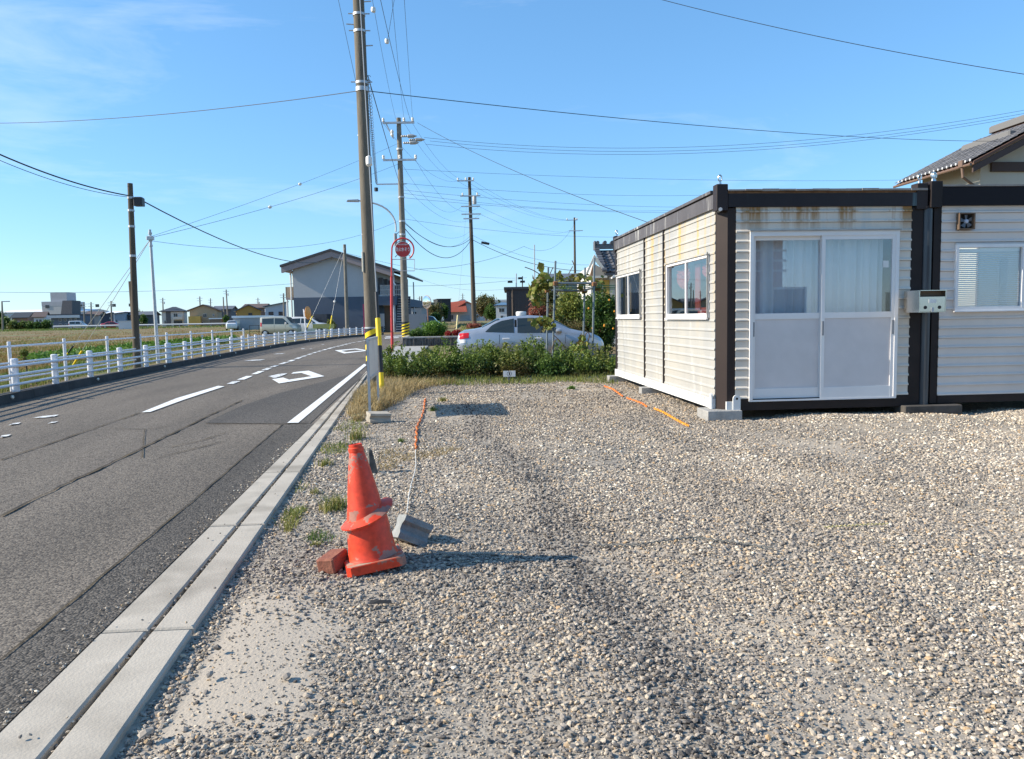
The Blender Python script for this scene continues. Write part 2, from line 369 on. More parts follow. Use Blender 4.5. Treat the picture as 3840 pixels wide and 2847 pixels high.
F = [(i*7+j, i*7+j+1, (i+1)*7+j+1, (i+1)*7+j) for i in range(NL-1) for j in range(6)]
road = struct(MB().add(V, F).build('road', m_asph))
def sheet(name, px, z, mat, parent=None):
    o = MB().quad(*[G(x, y, z) for x, y in px]).build(name, mat, parent); return o
def ribbon(px, w, z, n=None, jit=0.0):
    """thin ground ribbon along a pixel polyline, real width w"""
    P = [G(x, y, z) for x, y in px]; P = resample(P, n or max(8, int(sum((b-a).length for a, b in zip(P, P[1:]))/0.15)))
    mb = MB(); Vv = []
    for i, p in enumerate(P):
        t = (P[min(i+1, len(P)-1)]-P[max(i-1, 0)]).normalized(); s = Vector((-t.y, t.x, 0))
        ww = w*(1+jit*random.uniform(-1, 1)); off = s*(jit*w*random.uniform(-.8, .8))
        Vv += [p+s*ww/2+off, p-s*ww/2+off]
    return mb.add(Vv, [(2*i, 2*i+1, 2*i+3, 2*i+2) for i in range(len(P)-1)])
# resurfaced patches
patch = struct(sheet('road_patch', [(770,1586),(1061,1589),(1163,1588),(1262,1494),(1368,1404),(1330,1398),(1180,1440),(1040,1476),(900,1524)], 0.006, m_asph2))
ys_ = [1.2, 3, 5, 7, 9.2]
cl = [G(*p) for p in ((0,2472),(452,2100),(720,1880),(900,1725),(1061,1593))]; ca, cb = fitline(cl)
strip = struct(MB().add(sum([[(ca+cb*y, y, 0.004), (glx(y)-0.005, y, 0.004)] for y in np.linspace(0.5, cl[-1].y, 14)], []),
        [(2*i, 2*i+1, 2*i+3, 2*i+2) for i in range(13)]).build('road_patch', m_asph3))
# cracks
m_crack = M('crack_dark', (0.018,0.016,0.014), (0.09,0.065,0.03), scale=3.0, rough=1.0)
z7 = lambda x, y: (x*0.5386, 1500+y*0.5386)
cracks = [([z7(0,805),z7(120,745),z7(250,680),z7(370,625),z7(500,560),z7(620,508),z7(740,450),z7(850,400),z7(960,345),z7(1180,240),z7(1310,178),z7(1450,110),z7(1690,0)], .035, .6),
    ([z7(0,415),z7(180,355),z7(350,300),z7(550,232),z7(740,165),z7(975,88)], .028, .5),
    ([(0,2472),(226,2290),(452,2100),(720,1880),(900,1725),(1061,1590)], .014, .5),
    ([z7(1430,163),z7(1700,168),z7(1970,167),z7(2150,152)], .025, .3),
    ([z7(1010,200),z7(1000,260),z7(990,400)], .012, .5), ([z7(790,195),z7(1010,203),z7(1180,180)], .018, .4),
    ([z7(1100,400),z7(1300,350),z7(1560,285)], .02, .5), ([z7(1195,325),z7(1380,285),z7(1570,228)], .02, .5)]
for px, w, j in cracks: struct(ribbon(px, w*.75, 0.0095, jit=j).build('road_crack', m_crack))
# painted markings
def paint(name, base=(0.78,0.78,0.75), worn=0.0):
    m = bpy.data.materials.new(name); m.use_nodes = True; n = m.node_tree; L = n.links; b = n.nodes['Principled BSDF']; b.inputs['Roughness'].default_value = 0.6
    tc = n.nodes.new('ShaderNodeTexCoord'); no = n.nodes.new('ShaderNodeTexNoise'); no.inputs['Scale'].default_value = 9; no.inputs['Detail'].default_value = 9; no.inputs['Roughness'].default_value = 0.75
    L.new(tc.outputs['Object'], no.inputs['Vector']); rp = n.nodes.new('ShaderNodeValToRGB'); e = rp.color_ramp.elements
    e[0].position = 0.30+worn; e[0].color = (0.11,0.105,0.1,1); e[1].position = 0.36+worn; e[1].color = (*base, 1)
    L.new(no.outputs['Fac'], rp.inputs[0]); L.new(rp.outputs[0], b.inputs['Base Color']); return m
m_paint = paint('road_paint', worn=0.055); m_paintw = paint('road_paint_worn', worn=0.13)
z9 = lambda x, y: (900+x*0.2244, 1080+y*0.2244)
def mark(px, m=m_paint, z=0.012): return struct(sheet('road_marking', px, z, m))
mark([(1077,1586),(1119,1585),(1375,1369),(1366,1364)])
mark([(531,1546),(563,1545),(690,1499),(842,1449),(818,1447),(660,1494)])
cpx = [(862,1440),z9(520,1325),z9(680,1272),z9(830,1225),z9(970,1175),z9(1110,1125),z9(1240,1083),z9(1350,1050),z9(1460,1020),z9(1550,995),z9(1690,962),z9(1790,936),z9(1890,912),z9(2060,886),(1420,1268)]
CP = [G(*p, 0.012) for p in cpx]; CP = resample(CP, 200)
i = 0
while i < 196:
    k = min(199, i+random.randint(4, 7)); mb = MB(); Vv = []
    for q in range(i, k+1):
        t = (CP[min(q+1, 199)]-CP[max(q-1, 0)]).normalized(); s = Vector((-t.y, t.x, 0)); ww = 0.16*random.uniform(.8, 1.05)
        Vv += [CP[q]+s*ww/2, CP[q]-s*ww/2]
    struct(mb.add(Vv, [(2*j, 2*j+1, 2*j+3, 2*j+2) for j in range(k-i)]).build('road_marking', m_paintw if random.random() < .5 else m_paint)); i = k+random.randint(2, 3)
def ring(out, inn, m=m_paint):
    n = len(out); P = [G(*p, 0.012) for p in out]+[G(*p, 0.012) for p in inn]
    return struct(MB().add(P, [(i, (i+1) % n, n+(i+1) % n, n+i) for i in range(n)]).build('road_marking', m))
mark([(1020,1422),(1047,1438),(1217,1411),(1157,1390),(1100,1396),(1092,1402),(1131,1399),(1168,1411),(1084,1424),(1062,1416)]); mark([(1005,1411),(1050,1402),(1078,1400),(1062,1408),(1030,1418)], m_paintw)
ring([(1255,1314),(1291,1326),(1384,1315),(1337,1307)], [(1280,1316),(1299,1320.5),(1364,1314.5),(1331,1310.5)])
for q in ([z7(225,125),z7(300,112),z7(410,102),z7(380,115),z7(300,123)], [z7(55,178),z7(85,163),z7(145,155),z7(130,165)], [z7(330,165),z7(360,152),z7(405,148),z7(385,156)],
          [z7(0,262),z7(10,248),z7(78,237),z7(60,250)], [z9(50,1222),z9(200,1202),z9(420,1192),z9(340,1210)], [z9(550,1110),z9(620,1098),z9(760,1090),z9(700,1102)],
          [z9(1010,1014),z9(1040,1007),z9(1095,1008),z9(1060,1015)], [z9(1355,945),z9(1400,938),z9(1420,940),z9(1380,947)], [z9(1160,1020),z9(1180,1015),z9(1215,1016),z9(1195,1021)],
          [(1443,1262),(1520,1258),(1530,1260),(1450,1264)], [(1440,1267),(1490,1265),(1500,1267),(1445,1270)]): mark(q, m_paintw)

# ---- slotted drain kerb: concrete blocks either side of a slit
m_conc = M('concrete_pale', (0.38,0.34,0.28), (0.48,0.43,0.355), scale=2.2, rough=0.9, bump=0.15, bscale=90, c3=(0.255,0.225,0.18), s3=1.7)
m_concd = M('concrete_grey', (0.27,0.265,0.25), (0.40,0.385,0.36), scale=5, rough=0.95, bump=0.4, bscale=50)
m_dark = M('slot_dark', (0.02,0.02,0.02), rough=1)
gut = struct(MB().add([(glx(y)-.02, y, -0.10) for y in (-2, GEND)]+[(grx(y)+.02, y, -0.10) for y in (GEND, -2)], [(0,1,2,3)]).build('gutter', m_dark))
joints = [G(*p).y for p in ((560,2370),(892,1974),(1058,1776),(1149,1658))]
step = 1.0
jy = sorted(set([round(v, 2) for v in joints]))
y = jy[0]
while y > -2: y -= (jy[1]-jy[0]); jy.insert(0, y)
d_ = jy[-1]-jy[-2]
while jy[-1] < GEND: jy.append(jy[-1]+2.0)
for a, b in zip(jy, jy[1:]):
    a += 0.011; b -= 0.011; dz = random.uniform(-.002, .003)
    for l, r in ((lambda y: glx(y), lambda y: gsx(y)-0.011), (lambda y: gsx(y)+0.011, lambda y: grx(y))):
        zt = 0.010+dz; zb = -0.09; e = 0.008
        P = [(l(a), a), (r(a), a), (r(b), b), (l(b), b)]
        Q = [(l(a)+e, a+e), (r(a)-e, a+e), (r(b)-e, b-e), (l(b)+e, b-e)]
        mb = MB().add([(*p, zb) for p in P]+[(*p, zt-e) for p in P]+[(*p, zt) for p in Q],
            [(i, (i+1) % 4, 4+(i+1) % 4, 4+i) for i in range(4)]+[(4+i, 4+(i+1) % 4, 8+(i+1) % 4, 8+i) for i in range(4)]+[(8, 9, 10, 11)])
        mb.build('gutter_block', m_conc, gut)

pvp = [(float(np.interp(y, REY, REX)), y) for y in np.linspace(GEND-.1, WALLY+.3, 10)]
struct(MB().add(sum([[(x, y, 0.006), (x+1.5, y, 0.006)] for x, y in pvp], []), [(2*i, 2*i+1, 2*i+3, 2*i+2) for i in range(9)]).build('pavement', m_concd))
pvp = [(grx(y)+.002, y) for y in np.linspace(15, GEND, 8)]
struct(MB().add(sum([[(x, y, -0.02), (x+1.4, y, -0.03)] for x, y in pvp], []), [(2*i, 2*i+1, 2*i+3, 2*i+2) for i in range(7)]).build('pavement', m_concd))
# ---- far kerb of concrete blocks
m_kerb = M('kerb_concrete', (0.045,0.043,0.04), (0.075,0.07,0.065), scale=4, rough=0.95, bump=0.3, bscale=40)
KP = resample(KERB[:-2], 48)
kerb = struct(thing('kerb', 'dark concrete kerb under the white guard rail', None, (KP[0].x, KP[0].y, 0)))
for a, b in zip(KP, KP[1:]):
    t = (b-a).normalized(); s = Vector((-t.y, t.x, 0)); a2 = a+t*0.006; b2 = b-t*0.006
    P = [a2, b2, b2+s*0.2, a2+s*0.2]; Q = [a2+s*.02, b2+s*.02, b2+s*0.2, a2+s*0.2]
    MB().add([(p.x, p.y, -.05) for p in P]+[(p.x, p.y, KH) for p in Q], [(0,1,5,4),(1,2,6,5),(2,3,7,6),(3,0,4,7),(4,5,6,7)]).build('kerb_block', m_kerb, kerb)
# reflector studs on the kerb face
m_refl = M('reflector_white', (0.7,0.7,0.62), rough=0.25)
for px, py in ((124,1490),(457,1422),(685,1374),(868,1335),(926,1324),(1024,1301),(1107,1290),(1184,1278),(1256,1270),(1320,1265)):
    p = G(px, py, 0.08); kx = float(kerbx(p.y)); k = Vector((kx, p.y, 0.09))
    o = MB().lathe([(0.03, 0), (0.03, 0.02), (0.015, 0.03)], k+Vector((0.0, 0, 0)), (1, -0.2, 0), n=10).build('kerb_reflector', m_refl, kerb)

# ---- gravel yard: base sheet and loose stones
def lotz(x, y):
    x = np.asarray(x, float); y = np.asarray(y, float)
    d = x-grx(y)
    z = -0.014+0.016*sm((d-0.1)/1.2)+0.02*np.sin(x*2.1+1)*np.sin(y*1.3)*sm(d/1.)+0.012*np.sin(x*5+y*2)*sm(d/1.)
    z = z-0.014*np.exp(-((d-0.08)/0.09)**2)*(y < 7)
    # bank of stones in front of the huts
    z = z+0.03*np.exp(-((y-8.3)/0.5)**2)*sm((x-2.9)/.5)
    return z
lx = np.linspace(0, 1, 90); ly = np.linspace(0.2, 17.4, 150)
LX = np.stack([grx(ly)+0.0+(15.5-grx(ly))*t**1.4 for t in lx]); LY = np.broadcast_to(ly, LX.shape)
LZ = lotz(LX, LY); n1, n2 = LX.shape; idx = np.arange(n1*n2).reshape(n1, n2)
Fq = np.stack([idx[:-1,:-1], idx[1:,:-1], idx[1:,1:], idx[:-1,1:]], -1).reshape(-1, 4)
def gravelmat():
    m = bpy.data.materials.new('gravel_base'); m.use_nodes = True; n = m.node_tree; L = n.links; b = n.nodes['Principled BSDF']; b.inputs['Roughness'].default_value = 0.95
    b.inputs['Specular IOR Level'].default_value = 0.2
    tc = n.nodes.new('ShaderNodeTexCoord'); vo = n.nodes.new('ShaderNodeTexVoronoi'); vo.inputs['Scale'].default_value = 55; vo.inputs['Randomness'].default_value = 1
    L.new(tc.outputs['Object'], vo.inputs['Vector'])
    rp = n.nodes.new('ShaderNodeValToRGB'); e = rp.color_ramp.elements; e[0].color = (0.14,0.125,0.105,1); e[1].color = (0.46,0.40,0.32,1); e.new(0.6).color = (0.28,0.25,0.21,1)
    sp = n.nodes.new('ShaderNodeSeparateColor'); L.new(vo.outputs['Color'], sp.inputs[0]); L.new(sp.outputs[0], rp.inputs[0])
    no = n.nodes.new('ShaderNodeTexNoise'); no.inputs['Scale'].default_value = 1.1; no.inputs['Detail'].default_value = 8; L.new(tc.outputs['Object'], no.inputs['Vector'])
    r2 = n.nodes.new('ShaderNodeValToRGB'); r2.color_ramp.elements[0].position = 0.45; r2.color_ramp.elements[1].position = 0.6; L.new(no.outputs['Fac'], r2.inputs[0])
    mx = n.nodes.new('ShaderNodeMix'); mx.data_type = 'RGBA'; L.new(r2.outputs[0], mx.inputs[0]); L.new(rp.outputs[0], mx.inputs[6]); mx.inputs[7].default_value = (0.38,0.33,0.265,1)
    da = n.nodes.new('ShaderNodeAttribute'); da.attribute_name = 'dust'; m2 = n.nodes.new('ShaderNodeMix'); m2.data_type = 'RGBA'
    nd = n.nodes.new('ShaderNodeTexNoise'); nd.inputs['Scale'].default_value = 7; nd.inputs['Detail'].default_value = 8; L.new(tc.outputs['Object'], nd.inputs['Vector'])
    sb_ = n.nodes.new('ShaderNodeMath'); sb_.operation = 'MULTIPLY_ADD'; sb_.use_clamp = True; L.new(nd.outputs['Fac'], sb_.inputs[0]); sb_.inputs[1].default_value = -1.2; 
    ml = n.nodes.new('ShaderNodeMath'); ml.operation = 'MULTIPLY'; ml.inputs[1].default_value = 1.9; L.new(da.outputs['Fac'], ml.inputs[0]); L.new(ml.outputs[0], sb_.inputs[2])
    L.new(sb_.outputs[0], m2.inputs[0]); L.new(mx.outputs[2], m2.inputs[6]); m2.inputs[7].default_value = (0.42,0.365,0.295,1)
    L.new(m2.outputs[2], b.inputs['Base Color'])
    bp = n.nodes.new('ShaderNodeBump'); bp.inputs['Strength'].default_value = 0.45; bp.inputs['Distance'].default_value = 0.010
    gn = n.nodes.new('ShaderNodeTexNoise'); gn.inputs['Scale'].default_value = 70; gn.inputs['Detail'].default_value = 6; L.new(tc.outputs['Object'], gn.inputs['Vector']); L.new(gn.outputs['Fac'], bp.inputs['Height']); L.new(bp.outputs[0], b.inputs['Normal']); return m
lot = struct(fastmesh('gravel_yard', np.stack([LX, LY, LZ], -1).reshape(-1, 3), Fq, gravelmat()))
lot.data.polygons.foreach_set('use_smooth', [True]*len(lot.data.polygons))
PADP = [G(*p, -0.012) for p in ((420,2847),(560,2650),(705,2480),(800,2330),(905,2180),(1000,2165),(960,2300),(930,2450),(880,2600),(760,2760),(640,2847))]
def dusty(x, y):
    d = x-grx(y); b_ = sm((d-.07)/.05)*(1-sm((d-.02-.30*vnoise(x, y, 2.2, 61)-.16*vnoise(x, y, 7., 63))/.46))*sm((y-1.95-.3*vnoise(x, y, 4., 64))/.5)*(1-sm((y-2.75-.6*vnoise(x, y, 2.5, 62))/.8))
    return b_
du = np.clip(dusty(LX, LY)*1.6, 0, 1); at_ = lot.data.attributes.new('dust', 'FLOAT', 'POINT'); at_.data.foreach_set('value', du.reshape(-1).astype(np.float32))

def stone_mesh(i, k):
    r = random.Random(100+i); bm = bmesh.new(); bmesh.ops.create_icosphere(bm, subdivisions=1, radius=1.0)
    sc = (r.uniform(.8, 1.25), r.uniform(.65, 1.0), r.uniform(.38, .62))
    pl = [(Vector((r.gauss(0, 1), r.gauss(0, 1), r.gauss(0, 1))).normalized(), r.uniform(.55, .85)) for _ in range(7)]
    for v in bm.verts:
        c = v.co*r.uniform(.85, 1.15)
        for nrm, d in pl:
            e = c.dot(nrm)-d
            if e > 0: c = c-nrm*e
        v.co = Vector((c.x*sc[0], c.y*sc[1], c.z*sc[2]))
    me = bpy.data.meshes.new('stone'); bm.to_mesh(me); bm.free(); me.materials.append(k); return me
def stonemat():
    m = bpy.data.materials.new('crushed_stone'); m.use_nodes = True; n = m.node_tree; L = n.links; b = n.nodes['Principled BSDF']; b.inputs['Roughness'].default_value = 0.85
    b.inputs['Specular IOR Level'].default_value = 0.25
    oi = n.nodes.new('ShaderNodeObjectInfo'); rp = n.nodes.new('ShaderNodeValToRGB'); e = rp.color_ramp.elements; rp.color_ramp.interpolation = 'LINEAR'
    cols = [(0, (0.082,0.074,0.068)), (0.2, (0.195,0.172,0.15)), (0.45, (0.325,0.282,0.235)), (0.70, (0.43,0.365,0.29)), (0.87, (0.52,0.435,0.325)), (0.95, (0.46,0.31,0.17)), (1.0, (0.74,0.66,0.53))]
    while len(e) < len(cols): e.new(0.5)
    for q, (p, c) in enumerate(cols): e[q].position = p; e[q].color = (*c, 1)
    tc = n.nodes.new('ShaderNodeTexCoord'); no = n.nodes.new('ShaderNodeTexNoise'); no.inputs['Scale'].default_value = 2.0; no.inputs['Detail'].default_value = 4; L.new(tc.outputs['Object'], no.inputs['Vector'])
    hv = n.nodes.new('ShaderNodeHueSaturation'); mr = n.nodes.new('ShaderNodeMapRange'); mr.inputs['To Min'].default_value = 0.7; mr.inputs['To Max'].default_value = 1.3
    # large tan and grey drifts over the yard
    ad = n.nodes.new('ShaderNodeAttribute'); ad.attribute_type = 'INSTANCER'; ad.attribute_name = 'tone'
    ad2 = n.nodes.new('ShaderNodeMath'); ad2.operation = 'ADD'; ad2.use_clamp = True; L.new(oi.outputs['Random'], ad2.inputs[0]); L.new(ad.outputs['Fac'], ad2.inputs[1])
    L.new(ad2.outputs[0], rp.inputs[0]); L.new(no.outputs['Fac'], mr.inputs[0]); L.new(rp.outputs[0], hv.inputs['Color']); L.new(mr.outputs[0], hv.inputs['Value']); L.new(hv.outputs[0], b.inputs['Base Color'])
    return m
m_stone = stonemat()
stone_col = bpy.data.collections.new('stone_shapes')
for i in range(8): stone_col.objects.link(bpy.data.objects.new('stone_shape', stone_mesh(i, m_stone)))
TRK = [G(x*1.7235, y*1.7235) for x, y in ((1015,880),(1050,940),(1120,1000),(1175,1075),(1212,1150),(1270,1235),(1350,1335),(1440,1430),(1510,1550),(1560,1650))]
TRK2 = [G(x*1.7235, y*1.7235) for x, y in ((1300,840),(1420,930),(1560,1060),(1720,1180),(1900,1330),(2100,1480))]
def tonefield(x, y):
    x = np.asarray(x, float); y = np.asarray(y, float); d1 = np.full(x.shape, 9.); d2 = np.full(x.shape, 9.)
    for T, d in ((TRK, d1), (TRK2, d2)):
        for q in resample(T, 60): np.minimum(d, np.hypot(x-q.x, (y-q.y)*.7), out=d)
    w = .75+.5*vnoise(x, y, 1.8, 41)
    t = -0.36*np.exp(-(d1/(.125*w))**2)-0.10*np.exp(-(d2/(.25*w))**2)
    t += .27*np.exp(-((y-7.8)/1.4)**2)*sm((x-3.2)/1.5)                      # sandy bank before the huts
    t += .02+.06*sm((4.5-y)/2.)
    t += .16*(vnoise(x, y, .5, 43)-.5)+.12*(vnoise(x, y, 1.7, 44)-.5)
    return t
def scatter(name, P, S, seed=0):
    """one object: points carrying stones through geometry nodes"""
    me = bpy.data.meshes.new(name); me.vertices.add(len(P)); me.vertices.foreach_set('co', np.asarray(P, np.float32).ravel())
    a = me.attributes.new('size', 'FLOAT', 'POINT'); a.data.foreach_set('value', np.asarray(S, np.float32))
    a2 = me.attributes.new('tone', 'FLOAT', 'POINT'); a2.data.foreach_set('value', tonefield(P[:, 0], P[:, 1]).astype(np.float32))
    ob = bpy.data.objects.new(name, me); COL.objects.link(ob)
    ng = bpy.data.node_groups.new(name, 'GeometryNodeTree'); ng.interface.new_socket('Geometry', in_out='INPUT', socket_type='NodeSocketGeometry'); ng.interface.new_socket('Geometry', in_out='OUTPUT', socket_type='NodeSocketGeometry')
    N = ng.nodes; L = ng.links; gi = N.new('NodeGroupInput'); go = N.new('NodeGroupOutput'); iop = N.new('GeometryNodeInstanceOnPoints')
    ci = N.new('GeometryNodeCollectionInfo'); ci.inputs['Collection'].default_value = stone_col; ci.inputs['Separate Children'].default_value = True; ci.inputs['Reset Children'].default_value = True
    rv = N.new('FunctionNodeRandomValue'); rv.data_type = 'FLOAT_VECTOR'; rv.inputs['Min'].default_value = (-0.5, -0.5, 0); rv.inputs['Max'].default_value = (0.5, 0.5, 6.28); rv.inputs['Seed'].default_value = seed
    na = N.new('GeometryNodeInputNamedAttribute'); na.data_type = 'FLOAT'; na.inputs['Name'].default_value = 'size'
    L.new(gi.outputs[0], iop.inputs['Points']); L.new(ci.outputs[0], iop.inputs['Instance']); iop.inputs['Pick Instance'].default_value = True
    L.new(rv.outputs[0], iop.inputs['Rotation']); L.new(na.outputs['Attribute'], iop.inputs['Scale']); L.new(iop.outputs[0], go.inputs[0])
    md = ob.modifiers.new('stones', 'NODES'); md.node_group = ng
    ob['kind'] = 'stuff'; return ob
def inpoly(x, y, poly):
    c = np.zeros(len(x), bool); n = len(poly)
    for i in range(n):
        a, b = poly[i], poly[(i+1) % n]
        t = ((a.y > y) != (b.y > y)) & (x < (b.x-a.x)*(y-a.y)/(b.y-a.y+1e-12)+a.x); c ^= t
    return c
def frustum_ok(x, y, pad=0.5):
    c = np.array([cf.x, cf.y]); r = np.array([cr0.x, cr0.y]); dep = x*c[0]+y*c[1]; lat = x*r[0]+y*r[1]
    return (np.abs(lat) < dep*0.69+pad) & (dep > 1.3)
SP = []; SS = []
for (ya, yb, dens, s0, s1) in ((1.2, 3.4, 8000, .0035, .0145), (3.4, 6.0, 5200, .0045, .016), (6.0, 10.5, 2600, .0065, .019), (10.5, 17.0, 1200, .010, .024)):
    A = (yb-ya)*(14); n = int(A*dens); x = rng.uniform(-2.0, 12.0, n); y = rng.uniform(ya, yb, n)
    d = x-grx(y); k = (d > 0.015) & frustum_ok(x, y)
    k &= ~((x > 3.3) & (y > 9.1))
    edge = 0.35+0.4*vnoise(x, y, 1.3, 3)
    veg = (y > 9.5) & (d < 1.5) & (vnoise(x, y, 2.0, 5) > .35)
    grassend = (y > 15.2+0.6*vnoise(x, y, .8, 9))
    dn = 0.55*vnoise(x, y, .9, 1)+0.45*vnoise(x, y, 3.1, 2)
    keep = np.clip(0.50+1.7*(dn-0.36), 0.2, 1)
    keep *= 1-0.965*np.clip(dusty(x, y)*1.25, 0, 1)           # dusty strip along the drain
    keep = np.where((d < 0.11) & (y < 5.5), np.maximum(keep, .8), keep)
    keep = np.where(veg, keep*.35, keep); keep = np.where(grassend, keep*.12, keep)
    k &= rng.random(n) < keep
    x = x[k]; y = y[k]; s = rng.uniform(0, 1, len(x))**2.6*(s1-s0)+s0
    z = lotz(x, y)+s*0.2+rng.random(len(x))*0.004
    SP.append(np.stack([x, y, z], 1)); SS.append(s)
for (ya, yb, dens, s0, s1) in ((1.2, 3.2, 5200, .0025, .0065), (3.2, 5.2, 2600, .0035, .007)):
    n = int((yb-ya)*9*dens); x = rng.uniform(-2.0, 7.0, n); y = rng.uniform(ya, yb, n); k = (x-grx(y) > .01) & frustum_ok(x, y, .2) & (rng.random(n) > .75*np.clip(dusty(x, y)*1.3, 0, 1)); x = x[k]; y = y[k]; s = rng.uniform(s0, s1, len(x)); SP.append(np.stack([x, y, lotz(x, y)+s*.3], 1)); SS.append(s)
# stones caught in the drain slit and strewn along the kerb
yy = rng.uniform(1.5, 9, 260); xx = gsx(yy)+rng.uniform(-.014, .014, 260); SP.append(np.stack([xx, yy, np.full(260, -.02)+rng.random(260)*.02], 1)); SS.append(rng.uniform(.006, .014, 260))
yy = rng.uniform(1.6, 8, 500); xx = glx(yy)-np.abs(rng.normal(0, .05, 500)); SP.append(np.stack([xx, yy, np.full(500, .011)], 1)); SS.append(rng.uniform(.003, .009, 500))
yy = rng.uniform(1.6, 12, 70); xx = lerp(glx(yy), grx(yy), rng.random(70)); SP.append(np.stack([xx, yy, np.full(70, .023)], 1)); SS.append(rng.uniform(.003, .008, 70))
SP = np.concatenate(SP); SS = np.concatenate(SS)
gravel = tag(scatter('gravel', SP, SS), 'loose grey and tan crushed stone covering the yard', None)
print('stones', len(SP))
# a few big stray stones are individuals
for q, (px, py, s, lb) in enumerate([(818,2428,.022,'dark pebble lying alone on the pale dusty pad, upper one'), (789,2527,.022,'dark pebble lying alone on the pale dusty pad, lower one'), (1075,2535,.026,'tan rounded stone right of the dusty pad'),
        (545,2745,.024,'grey pebble near the drain edge at the bottom of the picture')]):
    p = G(px, py, 0.01); o = bpy.data.objects.new('pebble', stone_col.objects[q].data.copy()); COL.objects.link(o); o.location = p; o.scale = (s, s, s); o.rotation_euler = (0, 0, q*1.3)
    tag(o, lb, 'stone')
# ================================================================== prefabricated huts
X0, Y0, ZSB, ZST = 3.122, 8.865, 0.243, 2.483
YA, YB = 8.987, 14.41
def streaky(name, base, base2, rust, amount=0.62, zmin=0.0, zmax=9.0, grime=(0.55,0.54,0.50)):
    m = bpy.data.materials.new(name); m.use_nodes = True; n = m.node_tree; L = n.links; b = n.nodes['Principled BSDF']; b.inputs['Roughness'].default_value = 0.5; b.inputs['Specular IOR Level'].default_value = 0.3
    ge = n.nodes.new('ShaderNodeNewGeometry')
    def noise(scale, st, det=5):
        mp = n.nodes.new('ShaderNodeMapping'); mp.inputs['Scale'].default_value = st; L.new(ge.outputs['Position'], mp.inputs[0])
        t = n.nodes.new('ShaderNodeTexNoise'); t.inputs['Scale'].default_value = scale; t.inputs['Detail'].default_value = det; t.inputs['Roughness'].default_value = 0.65; L.new(mp.outputs[0], t.inputs['Vector']); return t.outputs['Fac']
    def ramp(f, a, bb):
        r = n.nodes.new('ShaderNodeMapRange'); r.inputs['From Min'].default_value = a; r.inputs['From Max'].default_value = bb; r.clamp = True; L.new(f, r.inputs[0]); return r.outputs[0]
    def mix(f, a, bcol):
        x = n.nodes.new('ShaderNodeMix'); x.data_type = 'RGBA'
        L.new(f, x.inputs[0])
        if isinstance(a, tuple): x.inputs[6].default_value = (*a, 1)
        else: L.new(a, x.inputs[6])
        x.inputs[7].default_value = (*bcol, 1); return x.outputs[2]
    c = mix(ramp(noise(2.2, (1, 1, .5)), .35, .65), base, base2)
    c = mix(ramp(noise(6, (1, 1, .12)), .56, .72), c, grime)
    sx = n.nodes.new('ShaderNodeSeparateXYZ'); L.new(ge.outputs['Position'], sx.inputs[0])
    mk = ramp(sx.outputs[2], zmin, zmax)
    st = ramp(noise(4.2, (1, 1, .06)), amount, amount+.12)
    mu = n.nodes.new('ShaderNodeMath'); mu.operation = 'MULTIPLY'; L.new(mk, mu.inputs[0]); L.new(st, mu.inputs[1])
    c = mix(mu.outputs[0], c, rust); L.new(c, b.inputs['Base Color']); return m
m_side = streaky('siding_sunlit', (0.425,0.405,0.36), (0.345,0.345,0.335), (0.52,0.36,0.13), .535, .9, 2.3)  # sunlit copy of the siding paint, colour lowered against the sun
m_side2 = streaky('siding_shaded', (0.70,0.635,0.545), (0.60,0.55,0.48), (0.34,0.19,0.07), .50, 2.12, 2.42)  # same paint on the shaded front, colour raised to lift the shade
m_brown = M('frame_brown_shaded', (0.014,0.010,0.010), (0.024,0.017,0.016), scale=3, rough=0.55, spec=.25)  # brown frame paint with the shade of the front put into its colour
m_brownl = streaky('fascia_brown', (0.085,0.075,0.075), (0.11,0.098,0.098), (0.26,0.27,0.29), .60, 0.0, 1.0)
m_fascf = streaky('fascia_shaded', (0.016,0.012,0.014), (0.024,0.018,0.02), (0.10,0.16,0.18), .60, 0.0, 1.0, (0.02,0.018,0.02))  # front fascia, darkened in colour for its shaded face
m_white = M('paint_white', (0.74,0.74,0.72), (0.66,0.66,0.64), scale=4, rough=0.45)
m_alu = M('aluminium_white', (0.80,0.78,0.76), (0.74,0.72,0.71), scale=2, rough=0.4)
m_panel = M('door_panel', (0.60,0.565,0.555), (0.66,0.62,0.61), scale=2.5, rough=0.5)
m_glass = glassmat('window_glass', (0.93,0.95,0.96), 2.4)
m_glassd = glassmat('window_glass_dark', (0.80,0.84,0.85), 2.2)
m_steel = M('stainless', (0.62,0.60,0.56), rough=0.22, metal=1.0)
m_galv = M('galvanised', (0.42,0.44,0.46), (0.52,0.53,0.54), scale=8, rough=0.5, metal=0.6)
m_int = M('interior_wall', (0.30,0.28,0.25), rough=0.9)
m_black = M('black_rubber', (0.02,0.02,0.021), rough=0.8)
m_rust = M('rust', (0.20,0.09,0.04), (0.30,0.15,0.07), scale=12, rough=0.95)

